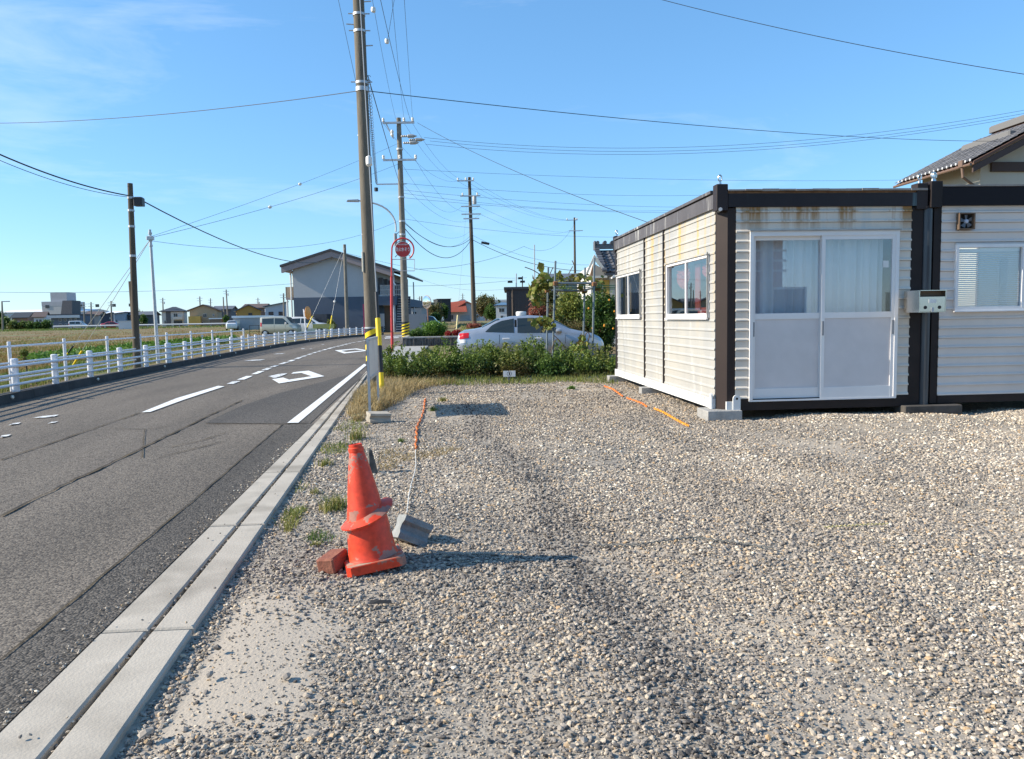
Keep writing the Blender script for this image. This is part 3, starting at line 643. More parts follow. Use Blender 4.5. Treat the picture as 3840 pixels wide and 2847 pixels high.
def board(p0, p1, z0, z1, out, th=0.017):
    """one siding board between two plan points: flat face with a rolled lower lip"""
    d = Vector(out)*1.0; h = z1-z0; prof = [(0.0, h), (0.0, min(.034, h)), (th, min(.014, h*.6)), (th, 0.0), (-.008, 0.0), (-.008, h)]
    a, b = Vector(p0), Vector(p1)
    V = [Vector((a.x, a.y, z0))+d*o+Vector((0, 0, z)) for o, z in prof]+[Vector((b.x, b.y, z0))+d*o+Vector((0, 0, z)) for o, z in prof]; n = len(prof)
    return MB().add(V, [(i, (i+1) % n, n+(i+1) % n, n+i) for i in range(n)]+[tuple(range(n-1, -1, -1)), tuple(range(n, 2*n))])
def sideboards(parent, p0, p1, out, z0, z1, holes, mat, pitch=0.1145, th=.017):
    """rows of boards from p0 to p1 (plan), leaving rectangular holes [(s0,s1,za,zb)] in run length"""
    a, b = Vector((*p0, 0)), Vector((*p1, 0)); Ln = (b-a).length; t = (b-a)/Ln; z = z0; k = 0
    while z < z1-0.005:
        zt = min(z+pitch, z1); segs = [(0, Ln)]
        for s0, s1, za, zb in holes:
            if z < zb-.01 and zt > za+.01:
                ns = []
                for u, v in segs:
                    if s1 <= u or s0 >= v: ns.append((u, v)); continue
                    if s0 > u: ns.append((u, s0))
                    if s1 < v: ns.append((s1, v))
                segs = ns
        for u, v in segs:
            if v-u > .01: board(a+t*u, a+t*v, z+.0015, zt-.0015, out, th).build('siding_board', mat, parent)
        # strips closing a hole edge inside a row
        for s0, s1, za, zb in holes:
            for lo, hi in ((z, min(zt, za)), (max(z, zb), zt)):
                if z < zb-.01 and zt > za+.01 and hi-lo > .012: board(a+t*s0, a+t*s1, lo+.0015, hi-.0015, out, th).build('siding_board', mat, parent)
        z = zt; k += 1
def eyebolt(parent, p, r=0.027):
    mb = MB(); pts = [p+Vector((math.cos(a)*r*.75, 0, .075+math.sin(a)*r*1.3)) for a in np.linspace(-PI/2, 1.5*PI, 18)]
    mb.tube(pts, .009, 6); mb.cyl(p, p+Vector((0, 0, .035)), .02, .014, 8); return mb.build('eye_bolt', m_steel, parent, smooth=True)

# ---- hut with the sliding door
hut = thing('prefab_hut', 'cream ribbed prefab hut with white sliding door and rust-streaked side', 'hut', (X0, Y0, 0.12))
XR = 5.62; YR = 14.56
# corner posts (front one chamfered)
MB().prism([(3.225,Y0,.12),(3.325,Y0,.12),(3.325,Y0+.11,.12),(3.13,Y0+.13,.12),(3.13,Y0+.105,.12)], (0,0,.12), (0,0,2.47)).build('corner_post', M('frame_brown_lit', (0.036,0.024,0.021), (0.028,0.019,0.017), scale=2, rough=.55, spec=.25), hut)  # same brown frame paint, lighter copy for the sunlit post
MB().box(5.458, 5.60, Y0-.004, Y0+.1, .12, 2.47).build('corner_post', m_brown, hut)
MB().box(X0-.01, X0+.1, YB, YR, .12, 2.47).build('corner_post', m_brown, hut)
# roof frame
MB().box(X0-.035, X0+.02, Y0+.10, YR, 2.483, 2.645).build('side_fascia', m_brownl, hut)
MB().box(X0-.05, X0+.02, Y0+.16, YR-.1, 2.665, 2.70).build('roof_edge', m_brownl, hut)
MB().box(X0-.02, X0+.02, Y0+.16, YR-.1, 2.647, 2.663).build('roof_gap', m_dark, hut)
MB().box(X0+.10, XR, Y0-.03, Y0+.06, 2.483, 2.635).build('front_fascia', m_fascf, hut)
MB().box(X0+.10, XR, Y0-.012, Y0+.06, 2.637, 2.66).build('roof_gap', m_rust, hut)
mb = MB()
for i in range(12): mb.box(X0+.1+i*.2, X0+.3+i*.2-.001, Y0-.045+random.uniform(-.006, .006), Y0+.06, 2.663+random.uniform(-.004, .004), 2.684+random.uniform(-.004, .006))
mb.build('roof_sheet_edge', M('roof_sheet', (0.22,0.19,0.17), (0.33,0.30,0.27), scale=6, rough=.8), hut)
MB().box(X0+.02, XR, Y0+.06, YR, 2.62, 2.675).build('roof', m_brown, hut)
for cx, cy in ((X0-.04, Y0-.035), (XR-.12, Y0-.035), (X0-.04, YR-.1)):
    MB().bbox(cx, cx+.135, cy, cy+.135, 2.445, 2.745, .006).build('corner_block', m_brown if cy > 9 else M('block_brown', (0.03,0.022,0.022), rough=.55, spec=.25), hut)
    eyebolt(hut, Vector((cx+.06, cy+.06, 2.745)))
MB().cyl((X0+.0, Y0-.05, 2.455), (X0+.03, Y0+.12, 2.455), .022, n=8).build('corner_bolt', m_galv, hut)
# base frame
MB().box(X0-.03, X0+.03, Y0+.12, YR-.02, .12, ZSB-.002).build('side_base_rail', m_white, hut)
for yv in (9.25, 9.9, 10.75, 11.6, 12.2, 13.0, 13.7): MB().tube([(X0-.034, yv, .20), (X0-.034, yv+.012, .228), (X0-.034, yv+.45, .23)], .004, 5).build('weld_bead', m_concd, hut)
MB().box(3.335, 5.457, Y0-.012, Y0+.10, .105, ZSB-.005).build('front_base_rail', m_brown, hut)
mb = MB().box(3.215, 3.30, Y0-.02, Y0+.05, .118, .215); mb.lathe([(.045, -.0), (.045, .02)], (3.335, Y0-.014, .25), (0, -1, 0), n=14); mb.box(3.29, 3.38, Y0-.034, Y0-.014, .118, .25); mb.build('foot_bracket', m_white, hut)
MB().lathe([(.03, 0), (.03, .02)], (X0-.032, Y0+.13, .28), (-1, 0, 0), n=12).box(X0-.05, X0-.03, Y0+.10, Y0+.16, .12, .28).build('foot_bracket', m_white, hut)
MB().lathe([(.015, 0), (.012, .003)], (3.335, Y0-.0345, .25), (0, -1, 0), n=10).build('bracket_hole', m_dark, hut)
# interior shell
mb = MB().box(X0+.06, XR-.02, Y0+.10, YR-.06, .20, .24); mb.box(X0+.06, XR-.02, YR-.10, YR-.06, .24, 2.5); mb.box(XR-.06, XR-.02, Y0+.1, YR-.06, .24, 2.5); mb.box(X0+.06, XR-.02, Y0+.1, YR-.06, 2.5, 2.54)
mb.build('interior_lining', m_int, hut)
# side windows and boards
def sidewin(px0, px1, ytop0, ytop1, yb):
    a = ONX(px1, (ytop1+yb)/2, X0); b = ONX(px0, (ytop0+yb)/2, X0)
    zt = (ONX(px1, ytop1, X0).z+ONX(px0, ytop0, X0).z)/2; zb = ONX((px0+px1)/2, yb, X0).z
    return a.y, b.y, zb, zt
w1 = sidewin(2505, 2661, 991, 957, 1192); w2 = sidewin(2318, 2406, 1038, 1013, 1191)
s1y = ONX(2491, 1100, X0).y; s2y = ONX(2419, 1100, X0).y
def sidewindow(y0, y1, z0, z1, name='side_window'):
    w = MB(); t = .035; xo = X0-.028; xi = X0+.03
    w.box(xo, xi, y0, y1, z1-t, z1); w.box(xo, xi, y0, y1, z0, z0+t*1.5); w.box(xo, xi, y0, y0+t, z0+t*1.5, z1-t); w.box(xo, xi, y1-t, y1, z0+t*1.5, z1-t)
    fr = w.build(name, m_alu, hut)
    ym = (y0+y1)/2
    MB().box(xo+.006, xo+.03, ym-.022, ym+.022, z0+t*1.5, z1-t).build('meeting_rail', m_alu, fr)
    for a, b, x in ((y0+t, ym-.02, xo+.018), (ym+.02, y1-t, xo+.034)):
        MB().box(x, x+.004, a, b, z0+t*1.5, z1-t).build('pane', m_glassd, fr)
    MB().box(xo-.02, xo, y0-.02, y1+.02, z0-.02, z0-.001).build('sill', m_alu, fr)
    MB().box(xo-.02, xo, y0-.03, y1+.03, z1+.001, z1+.02).build('drip_cap', m_side, fr)
    for yy in (y0-.006, y1+.006): MB().box(xo-.012, xo, yy-.006, yy+.006, z0, z1+.03).build('side_trim', m_concd, fr)
    return fr
for i, (p0, p1) in enumerate(((YA, s1y-.025), (s1y+.025, s2y-.025), (s2y+.025, YB))):
    holes = []
    for w in (w1, w2):
        if w[0] > p0-.05 and w[1] < p1+.05: holes.append((max(0, w[0]-p0), min(p1-p0, w[1]-p0), w[2], w[3]))
    sideboards(hut, (X0, p0), (X0, p1), (-1, 0, 0), ZSB, ZST, holes, m_side, th=.010)
for sy in (s1y, s2y): MB().box(X0-.02, X0+.01, sy-.025, sy+.025, ZSB, ZST+.02).build('panel_joint_strip', m_brown, hut)
sidewindow(*w1); sidewindow(*w2)
# wall lining behind the boards, around openings
def wallfill(parent, y0, y1, holes):
    mb = MB(); ys_ = [y0]+sum([[h[0], h[1]] for h in holes], [])+[y1]
    for a, b in zip(ys_[::2], ys_[1::2]): mb.box(X0+.012, X0+.05, a, b, ZSB, ZST)
    for h in holes: mb.box(X0+.012, X0+.05, h[0], h[1], ZSB, h[2]); mb.box(X0+.012, X0+.05, h[0], h[1], h[3], ZST)
    mb.build('wall_lining', m_int, parent)
wallfill(hut, YA, YB, [w1, w2])
# red swag curtains
m_red = M('red_sheer', (0.72,0.16,0.13), (0.60,0.11,0.09), scale=5, rough=.9, trans=.35)
def swag(x, ya_, yb_, za, zb, sag):
    mb = MB(); n = 14; k = 7; V = []
    for i in range(n+1):
        t = i/n; y = lerp(ya_, yb_, t)
        for j in range(k+1):
            u = j/k; drop = sag*4*t*(1-t); z = za-u*(zb+drop*(.35+.65*u)); V.append((x+.015*math.sin(j*2.1+i*.7), y, z))
    F = [(i*(k+1)+j, i*(k+1)+j+1, (i+1)*(k+1)+j+1, (i+1)*(k+1)+j) for i in range(n) for j in range(k)]
    return mb.add(V, F)
cu_ = thing('swag_curtain', 'red sheer swag curtain behind the nearer side window', 'curtain', (X0+.09, (w1[0]+w1[1])/2, w1[3]-.05))
wy0, wy1 = w1[0]+.05, w1[1]-.05
swag(X0+.10, lerp(wy0, wy1, .62), lerp(wy0, wy1, .96), w1[3]-.09, .12, .16).build('swag', m_red, cu_)
swag(X0+.10, lerp(wy0, wy1, .04), lerp(wy0, wy1, .30), w1[3]-.07, .10, .10).build('swag', m_red, cu_)
def drape(x, y0, y1, za, zb, n=12, amp=.012):
    V = []
    for i in range(n+1):
        y = lerp(y0, y1, i/n); o = amp*math.sin(i*1.9)
        V += [(x+o, y, za), (x+o*1.4, lerp(y, (y0+y1)/2, .15), zb)]
    return MB().add(V, [(2*i, 2*i+1, 2*i+3, 2*i+2) for i in range(n)])
drape(X0+.10, lerp(wy0, wy1, .36), lerp(wy0, wy1, .47), w1[3]-.06, w1[2]+.1).build('drape', m_red, cu_)
MB().box(X0+.12, X0+.2, lerp(wy0, wy1, .22), lerp(wy0, wy1, .45), w1[2]+.04, w1[2]+.13).build('folded_cloth', m_red, cu_)
nt = thing('paper_notice', 'beige paper notice hung inside the farther side window', 'notice', (X0+.1, w2[0]+.2, w2[2]+.2))
MB().box(X0+.10, X0+.105, w2[0]+.06, w2[0]+.28, w2[2]+.14, w2[3]-.22).build('sheet', M('paper_beige', (0.55,0.47,0.33), rough=.9), nt)
mb = MB()
for i in range(7): mb.box(X0+.0975, X0+.0995, w2[0]+.12+.03*(i % 2), w2[0]+.16+.03*(i % 2), w2[2]+.2+i*.055, w2[2]+.235+i*.055)
mb.build('print', m_black, nt)
ck = MB().box(X0+.15, X0+.19, w2[1]-.42, w2[1]-.2, w2[2]+.1, w2[3]-.1).build('cupboard_panel', M('wood_panel', (0.33,0.22,0.12), rough=.6)); tag(ck, 'brown wooden panel standing behind the farther side window', 'panel')

# ---- sliding door in the front
dTL = ONY(2810, 872, Y0); dBR = ONY(3355, 1479, Y0); dx0, dx1 = dTL.x, ONY(3362, 1170, Y0).x; dz0, dz1 = ONY(3080, 1484, Y0).z, ONY(3090, 867, Y0).z
dz0 = ZSB-.015
zm0, zm1 = ONY(3000, 1196, Y0).z, ONY(3000, 1174, Y0).z
door = None
ax, bx = 3.325, 5.458
sideboards(hut, (ax, Y0), (bx, Y0), (0, -1, 0), ZSB, ZST, [(dx0-ax, dx1-ax, ZSB-.1, dz1)], m_side2)
mb = MB(); mb.box(ax, dx0, Y0+.012, Y0+.05, ZSB, ZST); mb.box(dx1, bx, Y0+.012, Y0+.05, ZSB, ZST); mb.box(dx0, dx1, Y0+.012, Y0+.05, dz1, ZST); mb.build('wall_lining', m_int, hut)
t = .04; yo = Y0-.035
fr = MB(); fr.box(dx0, dx1, yo, Y0+.06, dz1-.055, dz1); fr.box(dx0, dx0+t, yo, Y0+.06, dz0, dz1-.055); fr.box(dx1-t, dx1, yo, Y0+.06, dz0, dz1-.055); fr.box(dx0, dx1, yo+.004, Y0+.06, dz0-.02, dz0)
door = fr.build('sliding_door_frame', m_alu, hut)
MB().box(dx0-.012, dx1+.012, yo-.02, yo+.0, dz1+.002, dz1+.016).build('drip_cap', m_concd, door)
xm = ONY(3083, 1100, Y0).x
def leaf(xa, xb, y, nm):
    st = .042; mb = MB(); y1 = y+.028
    mb.box(xa, xa+st, y, y1, dz0, dz1-.055); mb.box(xb-st, xb, y, y1, dz0, dz1-.055)
    mb.box(xa+st, xb-st, y+.001, y1, dz1-.10, dz1-.055); mb.box(xa+st, xb-st, y+.001, y1, zm0, zm1); mb.box(xa+st, xb-st, y+.001, y1, dz0, dz0+.13)
    l = mb.build(nm, m_alu, hut)
    MB().box(xa+st, xb-st, y+.012, y+.018, dz0+.13, zm0).build('lower_panel', m_panel, l)
    MB().box(xa+st, xb-st, y+.012, y+.016, zm1, dz1-.10).build('glass_pane', m_glass, l)
    return l
l1 = leaf(dx0+t, xm+.02, yo+.045, 'door_leaf'); l2 = leaf(xm-.02, dx1-t, yo+.008, 'door_leaf')
m_han = M('handle_grey', (0.22,0.23,0.25), rough=.4)
for l, x, y in ((l1, dx0+t+.021, yo+.0435), (l2, xm-.0, yo+.0065), (l2, dx1-t-.021, yo+.0065)):
    MB().bbox(x-.012, x+.012, y-.006, y+.0008, zm0-.20, zm0-.03, .002).build('recessed_pull', m_han, l)
MB().box(dx1-.19, dx1-.12, yo+.017, yo+.0195, zm1+.52, zm1+.60).build('white_sticker', m_white, l2)
# grey curtain behind the door glass
m_curt = M('curtain_bluegrey', (0.84,0.86,0.90), (0.80,0.82,0.87), scale=1.2, rough=.9, trans=.25)
def curtain(x0, x1, y, z0, z1, name, label, nf=26, amp=.03):
    n = nf*6; V = []; ph = 0
    for i in range(n+1):
        u = i/n; x = lerp(x0, x1, u); o = amp*(math.sin(u*nf*PI*1.0+.8*math.sin(u*9))*(0.6+.4*math.sin(u*23)))
        for j in range(4): V.append((x, y+o*(1-.35*(1-j/3)), lerp(z0, z1, j/3)))
    ob = MB().add(V, [(4*i+j, 4*i+4+j, 4*i+5+j, 4*i+1+j) for i in range(n) for j in range(3)]).build(name, m_curt, loc=((x0+x1)/2, y, z0), smooth=True)
    return tag(ob, label, 'curtain')
curtain(dx0+.02, xm+.03, Y0+.17, .35, dz1-.02, 'curtain', 'pale blue-grey pleated curtain behind the left door glass', 15, .035)
curtain(xm-.01, dx1-.10, Y0+.15, .35, dz1-.02, 'curtain', 'pale blue-grey pleated curtain behind the right door glass', 17, .035)

# ---- second hut
hut2 = thing('prefab_hut', 'white ribbed prefab hut with blinds and a vent fan, cut by the right edge', 'hut', (5.75, Y0, .15))
cx2 = 5.8275; XE = 8.3; zt2 = 2.483
MB().box(5.735, cx2, Y0-.004, Y0+.1, .13, 2.47).build('corner_post', m_brown, hut2)
MB().box(5.66, XE, Y0-.045, Y0+.06, 2.483, 2.70).build('front_fascia', M('fascia_black', (0.010,0.008,0.011), rough=.6, spec=.2), hut2)
MB().box(5.80, XE, Y0-.055, Y0+.08, 2.702, 2.722).build('roof_sheet_edge', M('roof_sheet'.strip(), (0.2,0.2,0.2)), hut2)
MB().box(5.66, XE, Y0+.06, YR, 2.62, 2.70).build('roof', m_brown, hut2)
MB().bbox(5.655, 5.80, Y0-.06, Y0+.08, 2.46, 2.765, .006).build('corner_block', m_brown, hut2)
eyebolt(hut2, Vector((5.71, Y0, 2.765))); eyebolt(hut2, Vector((5.75, Y0+.03, 2.765)))
MB().box(cx2+.002, XE, Y0-.012, Y0+.10, .13, ZSB-.02).build('front_base_rail', m_brown, hut2)
mb = MB().box(5.75, XE, Y0+.1, YR, .2, .24); mb.box(5.75, XE, YR-.06, YR, .24, 2.55); mb.box(5.75, XE, Y0+.1, YR, 2.5, 2.54); mb.box(5.72, 5.76, Y0+.1, YR, .13, 2.6); mb.build('interior_lining', m_int, hut2)
vx0, vx1 = ONY(3577, 1050, Y0).x, 7.75; vz0, vz1 = ONY(3700, 1165, Y0).z, ONY(3700, 917, Y0).z
sideboards(hut2, (cx2, Y0), (XE, Y0), (0, -1, 0), ZSB-.02, ZST, [(vx0-cx2, vx1-cx2, vz0, vz1)], M('siding_lilac', (0.71,0.635,0.57), (0.63,0.57,0.52), scale=1.5, rough=.5))
mb = MB(); mb.box(cx2, vx0, Y0+.012, Y0+.05, ZSB, ZST); mb.box(vx1, XE, Y0+.012, Y0+.05, ZSB, ZST); mb.box(vx0, vx1, Y0+.012, Y0+.05, vz1, ZST); mb.box(vx0, vx1, Y0+.012, Y0+.05, ZSB, vz0); mb.build('wall_lining', m_int, hut2)
t = .035; w = MB(); w.box(vx0, vx1, yo, Y0+.06, vz1-t, vz1); w.box(vx0, vx1, yo, Y0+.06, vz0, vz0+.05); w.box(vx0, vx0+t, yo, Y0+.06, vz0+.05, vz1-t); w.box(vx1-t, vx1, yo, Y0+.06, vz0+.05, vz1-t)
win2 = w.build('front_window', m_alu, hut2)
xm2 = ONY(3832, 1050, Y0).x
MB().box(xm2-.025, xm2+.025, yo-.004, yo+.03, vz0+.03, vz1-t).build('meeting_rail', m_alu, win2)
MB().box(vx0-.02, vx1, yo-.025, yo, vz0-.012, vz0+.0).build('sill', m_alu, win2)
MB().box(vx0+t, xm2-.02, yo+.03, yo+.034, vz0+.05, vz1-t).build('pane', m_glass, win2); MB().box(xm2+.02, vx1-t, yo+.015, yo+.019, vz0+.05, vz1-t).build('pane', m_glass, win2)
bl = thing('venetian_blind', 'white venetian blind behind the glass of the right hut', 'blind', ((vx0+vx1)/2, Y0+.03, vz0))
m_sl = M('blind_white', (0.62,0.66,0.70), rough=.5)
slat = None; zz = vz0+.06; i = 0; pitch = .0235
while zz < vz1-.09:
    if slat is None:
        slat = MB().add([(vx0+.05, Y0+.020, zz-.0085), (xm2+.35, Y0+.020, zz-.0085), (xm2+.35, Y0+.034, zz+.0045), (vx0+.05, Y0+.034, zz+.0045), (xm2+.35, Y0+.040, zz+.0085), (vx0+.05, Y0+.040, zz+.0085)], [(0,1,2,3),(3,2,4,5)]).build('slat', m_sl, bl); zz_0 = zz
    else:
        c = meshcopy(slat, bl, (0, 0, zz-zz_0))
    zz += pitch
MB().box(vx0+.045, xm2+.36, Y0+.012, Y0+.045, vz1-.085, vz1-.05).build('head_rail', m_sl, bl)
MB().box(lerp(vx0, xm2, .72), lerp(vx0, xm2, .84), Y0+.06, Y0+.07, vz0+.02, vz1-.15).build('light_panel', m_sl, bl)
# vent fan
fa, fb = ONY(3582, 863, Y0), ONY(3643, 801, Y0)
fan = thing('vent_fan', 'small brown-framed ventilation fan high on the right hut', 'fan', ((fa.x+fb.x)/2, Y0-.02, fa.z))
x0_, x1_, z0_, z1_ = fa.x, fb.x, fa.z, fb.z; m_fanb = M('fan_frame', (0.10,0.07,0.05), (0.16,0.10,0.06), scale=9, rough=.7)
mb = MB(); yf = Y0-.075; mb.box(x0_, x0_+.014, yf, Y0-.014, z0_, z1_); mb.box(x1_-.014, x1_, yf, Y0-.014, z0_, z1_); mb.box(x0_+.014, x1_-.014, yf, Y0-.014, z1_-.012, z1_); mb.box(x0_+.014, x1_-.014, yf, Y0-.014, z0_, z0_+.012); mb.build('housing', m_fanb, fan)
MB().box(x0_+.014, x1_-.014, Y0-.02, Y0-.0135, z0_+.012, z1_-.012).build('opening', m_dark, fan)
fc = Vector(((x0_+x1_)/2+.005, Y0-.045, (z0_+z1_)/2))
MB().lathe([(.0, .018), (.02, .014), (.026, 0), (.026, -.01)], fc, (0, -1, 0), n=16).build('hub', M('fan_hub', (0.5,0.53,0.62), rough=.5), fan, smooth=True)
for k in range(5):
    a = k*2*PI/5+.4; u = Vector((math.cos(a), 0, math.sin(a))); v = Vector((-math.sin(a), 0, math.cos(a)))
    MB().quad(fc+u*.024-v*.012+Vector((0, .004, 0)), fc+u*.075-v*.03+Vector((0, .012, 0)), fc+u*.078+v*.022+Vector((0, -.01, 0)), fc+u*.024+v*.012).build('blade', M('fan_blade', (0.12,0.13,0.15), rough=.5), fan)
# drain pipe between the huts
pipe = thing('drain_pipe', 'dark round drain pipe standing between the two huts', 'pipe', (5.665, Y0-.02, .02))
MB().cyl((5.665, Y0+.02, .06), (5.665, Y0+.02, 2.45), .058, n=16).build('pipe', M('pipe_dark', (0.03,0.032,0.038), (0.055,0.07,0.085), scale=2, rough=.35, stretch=(6,6,.4)), pipe, smooth=True)
MB().box(5.61, 5.655, Y0+.03, Y0+.09, .1, 2.46).build('gap_cover', m_dark, pipe)
MB().bbox(5.615, 5.72, Y0-.04, Y0+.07, 2.455, 2.482, .004).build('pipe_collar', m_brown, pipe)
# letter box
ma, mb_ = ONY(3450, 1172, Y0-.38), ONY(3553, 1087, Y0-.38)
lb = thing('letter_box', 'brushed steel wall letter box on the post between the huts', 'letter box', ((ma.x+mb_.x)/2, Y0-.2, ma.z))
bx0, bx1, bz0, bz1 = ma.x, mb_.x, ma.z, mb_.z; yf, yb = Y0-.38, Y0-.06
mb = MB(); mb.box(bx0, bx1, yf+.03, yb, bz0, bz0+.008); mb.box(bx0, bx0+.008, yf+.02, yb, bz0+.008, bz1-.008); mb.box(bx1-.008, bx1, yf+.02, yb, bz0+.008, bz1-.008); mb.box(bx0, bx1, yf+.0, yb, bz1-.008, bz1); mb.box(bx0+.008, bx1-.008, yb-.008, yb, bz0+.008, bz1-.008)
mb.build('case', m_steel, lb)
zfl = lerp(bz0, bz1, .70)
MB().box(bx0+.010, bx1-.010, yf+.022, yf+.030, bz0+.010, zfl).build('front_flap', m_steel, lb)
MB().box(bx0+.010, bx1-.010, yf+.10, yf+.11, zfl-.01, bz1-.01).build('inner_plate', M('letterbox_inside', (0.20,0.14,0.09), rough=.6), lb)
MB().box(bx0+.012, bx1-.012, yf+.028, yf+.034, zfl+.0005, zfl+.012).build('slot_edge', m_dark, lb)
xm_ = (bx0+bx1)/2
MB().box(xm_-.045, xm_+.045, yf+.018, yf+.0215, lerp(bz0, bz1, .42), lerp(bz0, bz1, .58)).build('name_plate', m_white, lb)
for s in (-1, 1):
    MB().lathe([(.02, 0), (.02, .004)], (xm_+s*.085, yf+.022, lerp(bz0, bz1, .22)), (0, -1, 0), n=14).build('keyhole', m_black, lb)
MB().box(xm_-.015, xm_+.015, yf+.012, yf+.0215, bz0+.004, bz0+.055).build('latch', m_galv, lb)
# concrete blocks under the huts
def cblock(px, py, w, d, h, zt, label, yc=None):
    p = ONY(px, py, yc) if yc else G(px, py, 0); o = MB(); z0 = zt-h
    o.bbox(-w/2, w/2, -d/2, d/2, 0, h*.62-.002, .006); o.bbox(-w/2+.003, w/2-.003, -d/2+.003, d/2-.003, h*.62+.002, h, .006)
    ob = o.build('concrete_block', m_concd, loc='local'); ob.location = (p.x, p.y, z0); return tag(ob, label, 'block')
def cblk(x, y, w, d, h, zt, label):
    o = MB(); o.bbox(-w/2, w/2, -d/2, d/2, 0, h*.35-.002, .006); o.bbox(-w/2+.003, w/2-.003, -d/2+.003, d/2-.003, h*.35+.001, h, .006)
    ob = o.build('concrete_block', m_concd, loc='local'); ob.location = (x, y, zt-h); return tag(ob, label, 'block')
cblk(3.17, Y0+.10, .42, .40, .17, .118, 'grey concrete block under the front corner of the cream hut')
yb2 = ONX(2440, 1470, X0).y
cblk(3.15, yb2, .40, .19, .17, .118, 'grey concrete block under the middle of the hut side')
cblk(3.14, YR-.1, .40, .25, .17, .118, 'grey concrete block under the far corner of the cream hut')
pl = MB().bbox(-.36, .36, -.12, .12, 0, .10, .01).build('timber_sleeper', M('old_timber', (0.05,0.045,0.04), (0.09,0.08,0.07), scale=6, rough=.95), loc='local'); pl.location = (5.72, Y0, .018); tag(pl, 'dark timber sleeper under the posts between the huts', 'sleeper')
cblk(4.6, 12.0, .4, .4, .17, .118, 'grey concrete block far under the floor of the cream hut')
# ================================================================== things in the yard
m_or = streaky('cone_orange', (0.80,0.085,0.025), (0.70,0.07,0.025), (0.55,0.20,0.13), .66, -5, -4, (0.62,0.09,0.04))
def conemat():
    m = bpy.data.materials.new('cone_worn'); m.use_nodes = True; n = m.node_tree; L = n.links; b = n.nodes['Principled BSDF']; b.inputs['Roughness'].default_value = 0.5
    tc = n.nodes.new('ShaderNodeTexCoord'); no = n.nodes.new('ShaderNodeTexNoise'); no.inputs['Scale'].default_value = 7.5; no.inputs['Detail'].default_value = 6; no.inputs['Roughness'].default_value = .6; L.new(tc.outputs['Object'], no.inputs['Vector'])
    rp = n.nodes.new('ShaderNodeValToRGB'); e = rp.color_ramp.elements; e[0].position = .56; e[0].color = (0.74,0.055,0.016,1); e[1].position = .568; e[1].color = (0.36,0.165,0.12,1)
    L.new(no.outputs['Fac'], rp.inputs[0])
    n2 = n.nodes.new('ShaderNodeTexNoise'); n2.inputs['Scale'].default_value = 30; n2.inputs['Detail'].default_value = 8; L.new(tc.outputs['Object'], n2.inputs['Vector'])
    mr = n.nodes.new('ShaderNodeMapRange'); mr.inputs['From Min'].default_value = .3; mr.inputs['From Max'].default_value = .7; mr.inputs['To Min'].default_value = .75; mr.inputs['To Max'].default_value = 1.15; L.new(n2.outputs['Fac'], mr.inputs[0])
    hv = n.nodes.new('ShaderNodeHueSaturation'); L.new(rp.outputs[0], hv.inputs['Color']); L.new(mr.outputs[0], hv.inputs['Value']); L.new(hv.outputs[0], b.inputs['Base Color']); return m
m_cone = conemat()
cb_ = G(1403, 2100, 0.02); cb_.z = 0.01
axc = Vector((-.135, .03, 1)).normalized()
cone1 = thing('traffic_cone', 'faded orange traffic cone with square base, standing on the gravel', 'traffic cone', tuple(cb_))
u_ = Vector((1, .22, .10)).normalized(); v_ = axc.cross(u_).normalized(); u_ = v_.cross(axc).normalized()
def cpt(a, b, h): return cb_+u_*a+v_*b+axc*h
def slab(hw, h0, h1, c=.02):
    P = [(-hw+c,-hw),(hw-c,-hw),(hw,-hw+c),(hw,hw-c),(hw-c,hw),(-hw+c,hw),(-hw,hw-c),(-hw,-hw+c)]
    return MB().add([cpt(a, b, h0) for a, b in P]+[cpt(a, b, h1) for a, b in P], [tuple(range(8)), tuple(range(8, 16))]+[(i, (i+1) % 8, 8+(i+1) % 8, 8+i) for i in range(8)])
slab(.148, -.012, .032).build('base_plate', m_cone, cone1); slab(.142, .0325, .0345).build('grimy_top', M('cone_grime', (0.36,0.27,0.20), (0.55,0.12,0.06), scale=14, rough=.9, lo=.45, hi=.58), cone1)
MB().lathe([(.130, .036), (.123, .05), (.117, .10), (.105, .22), (.088, .30)], cb_, axc, n=36).build('cone_shell', m_cone, cone1, smooth=True)
cone2 = thing('traffic_cone', 'orange traffic cone cap with flared torn rim, stacked over the lower cone', 'traffic cone', tuple(cb_+axc*.245))
ax2 = Vector((-.125, .05, 1)).normalized(); c2_ = cb_+axc*.245
MB().lathe([(.097, 0), (.093, .012), (.076, .13), (.055, .25), (.041, .315), (.036, .33), (.039, .333), (.039, .352), (.034, .356), (.034, .37), (.028, .372), (.026, .34)], c2_, ax2, n=36).build('cone_shell', m_cone, cone2, smooth=True)
# torn, tilted rim
V = []; nseg = 40; ua = Vector((1, 0, .46)).normalized(); va = Vector((-.05, 1, .1)).normalized()
for i in range(nseg):
    a = 2*PI*i/nseg; d = ua*math.cos(a)+va*math.sin(a); ro = .147+.008*math.sin(3*a+1)-(.03 if 1.0 < a < 1.5 else 0)
    base = c2_+Vector((-.004, 0, .012))
    V += [base+d*.094+Vector((0, 0, .014)), base+d*ro+Vector((0, 0, -.012+.012*math.sin(2*a))), base+d*(ro-.002)+Vector((0, 0, -.020+.012*math.sin(2*a))), base+d*.090+Vector((0, 0, .004))]
F = [(4*i+j, 4*((i+1) % nseg)+j, 4*((i+1) % nseg)+(j+1) % 4, 4*i+(j+1) % 4) for i in range(nseg) for j in range(4)]
MB().add(V, F).build('flared_rim', m_cone, cone2, smooth=True)
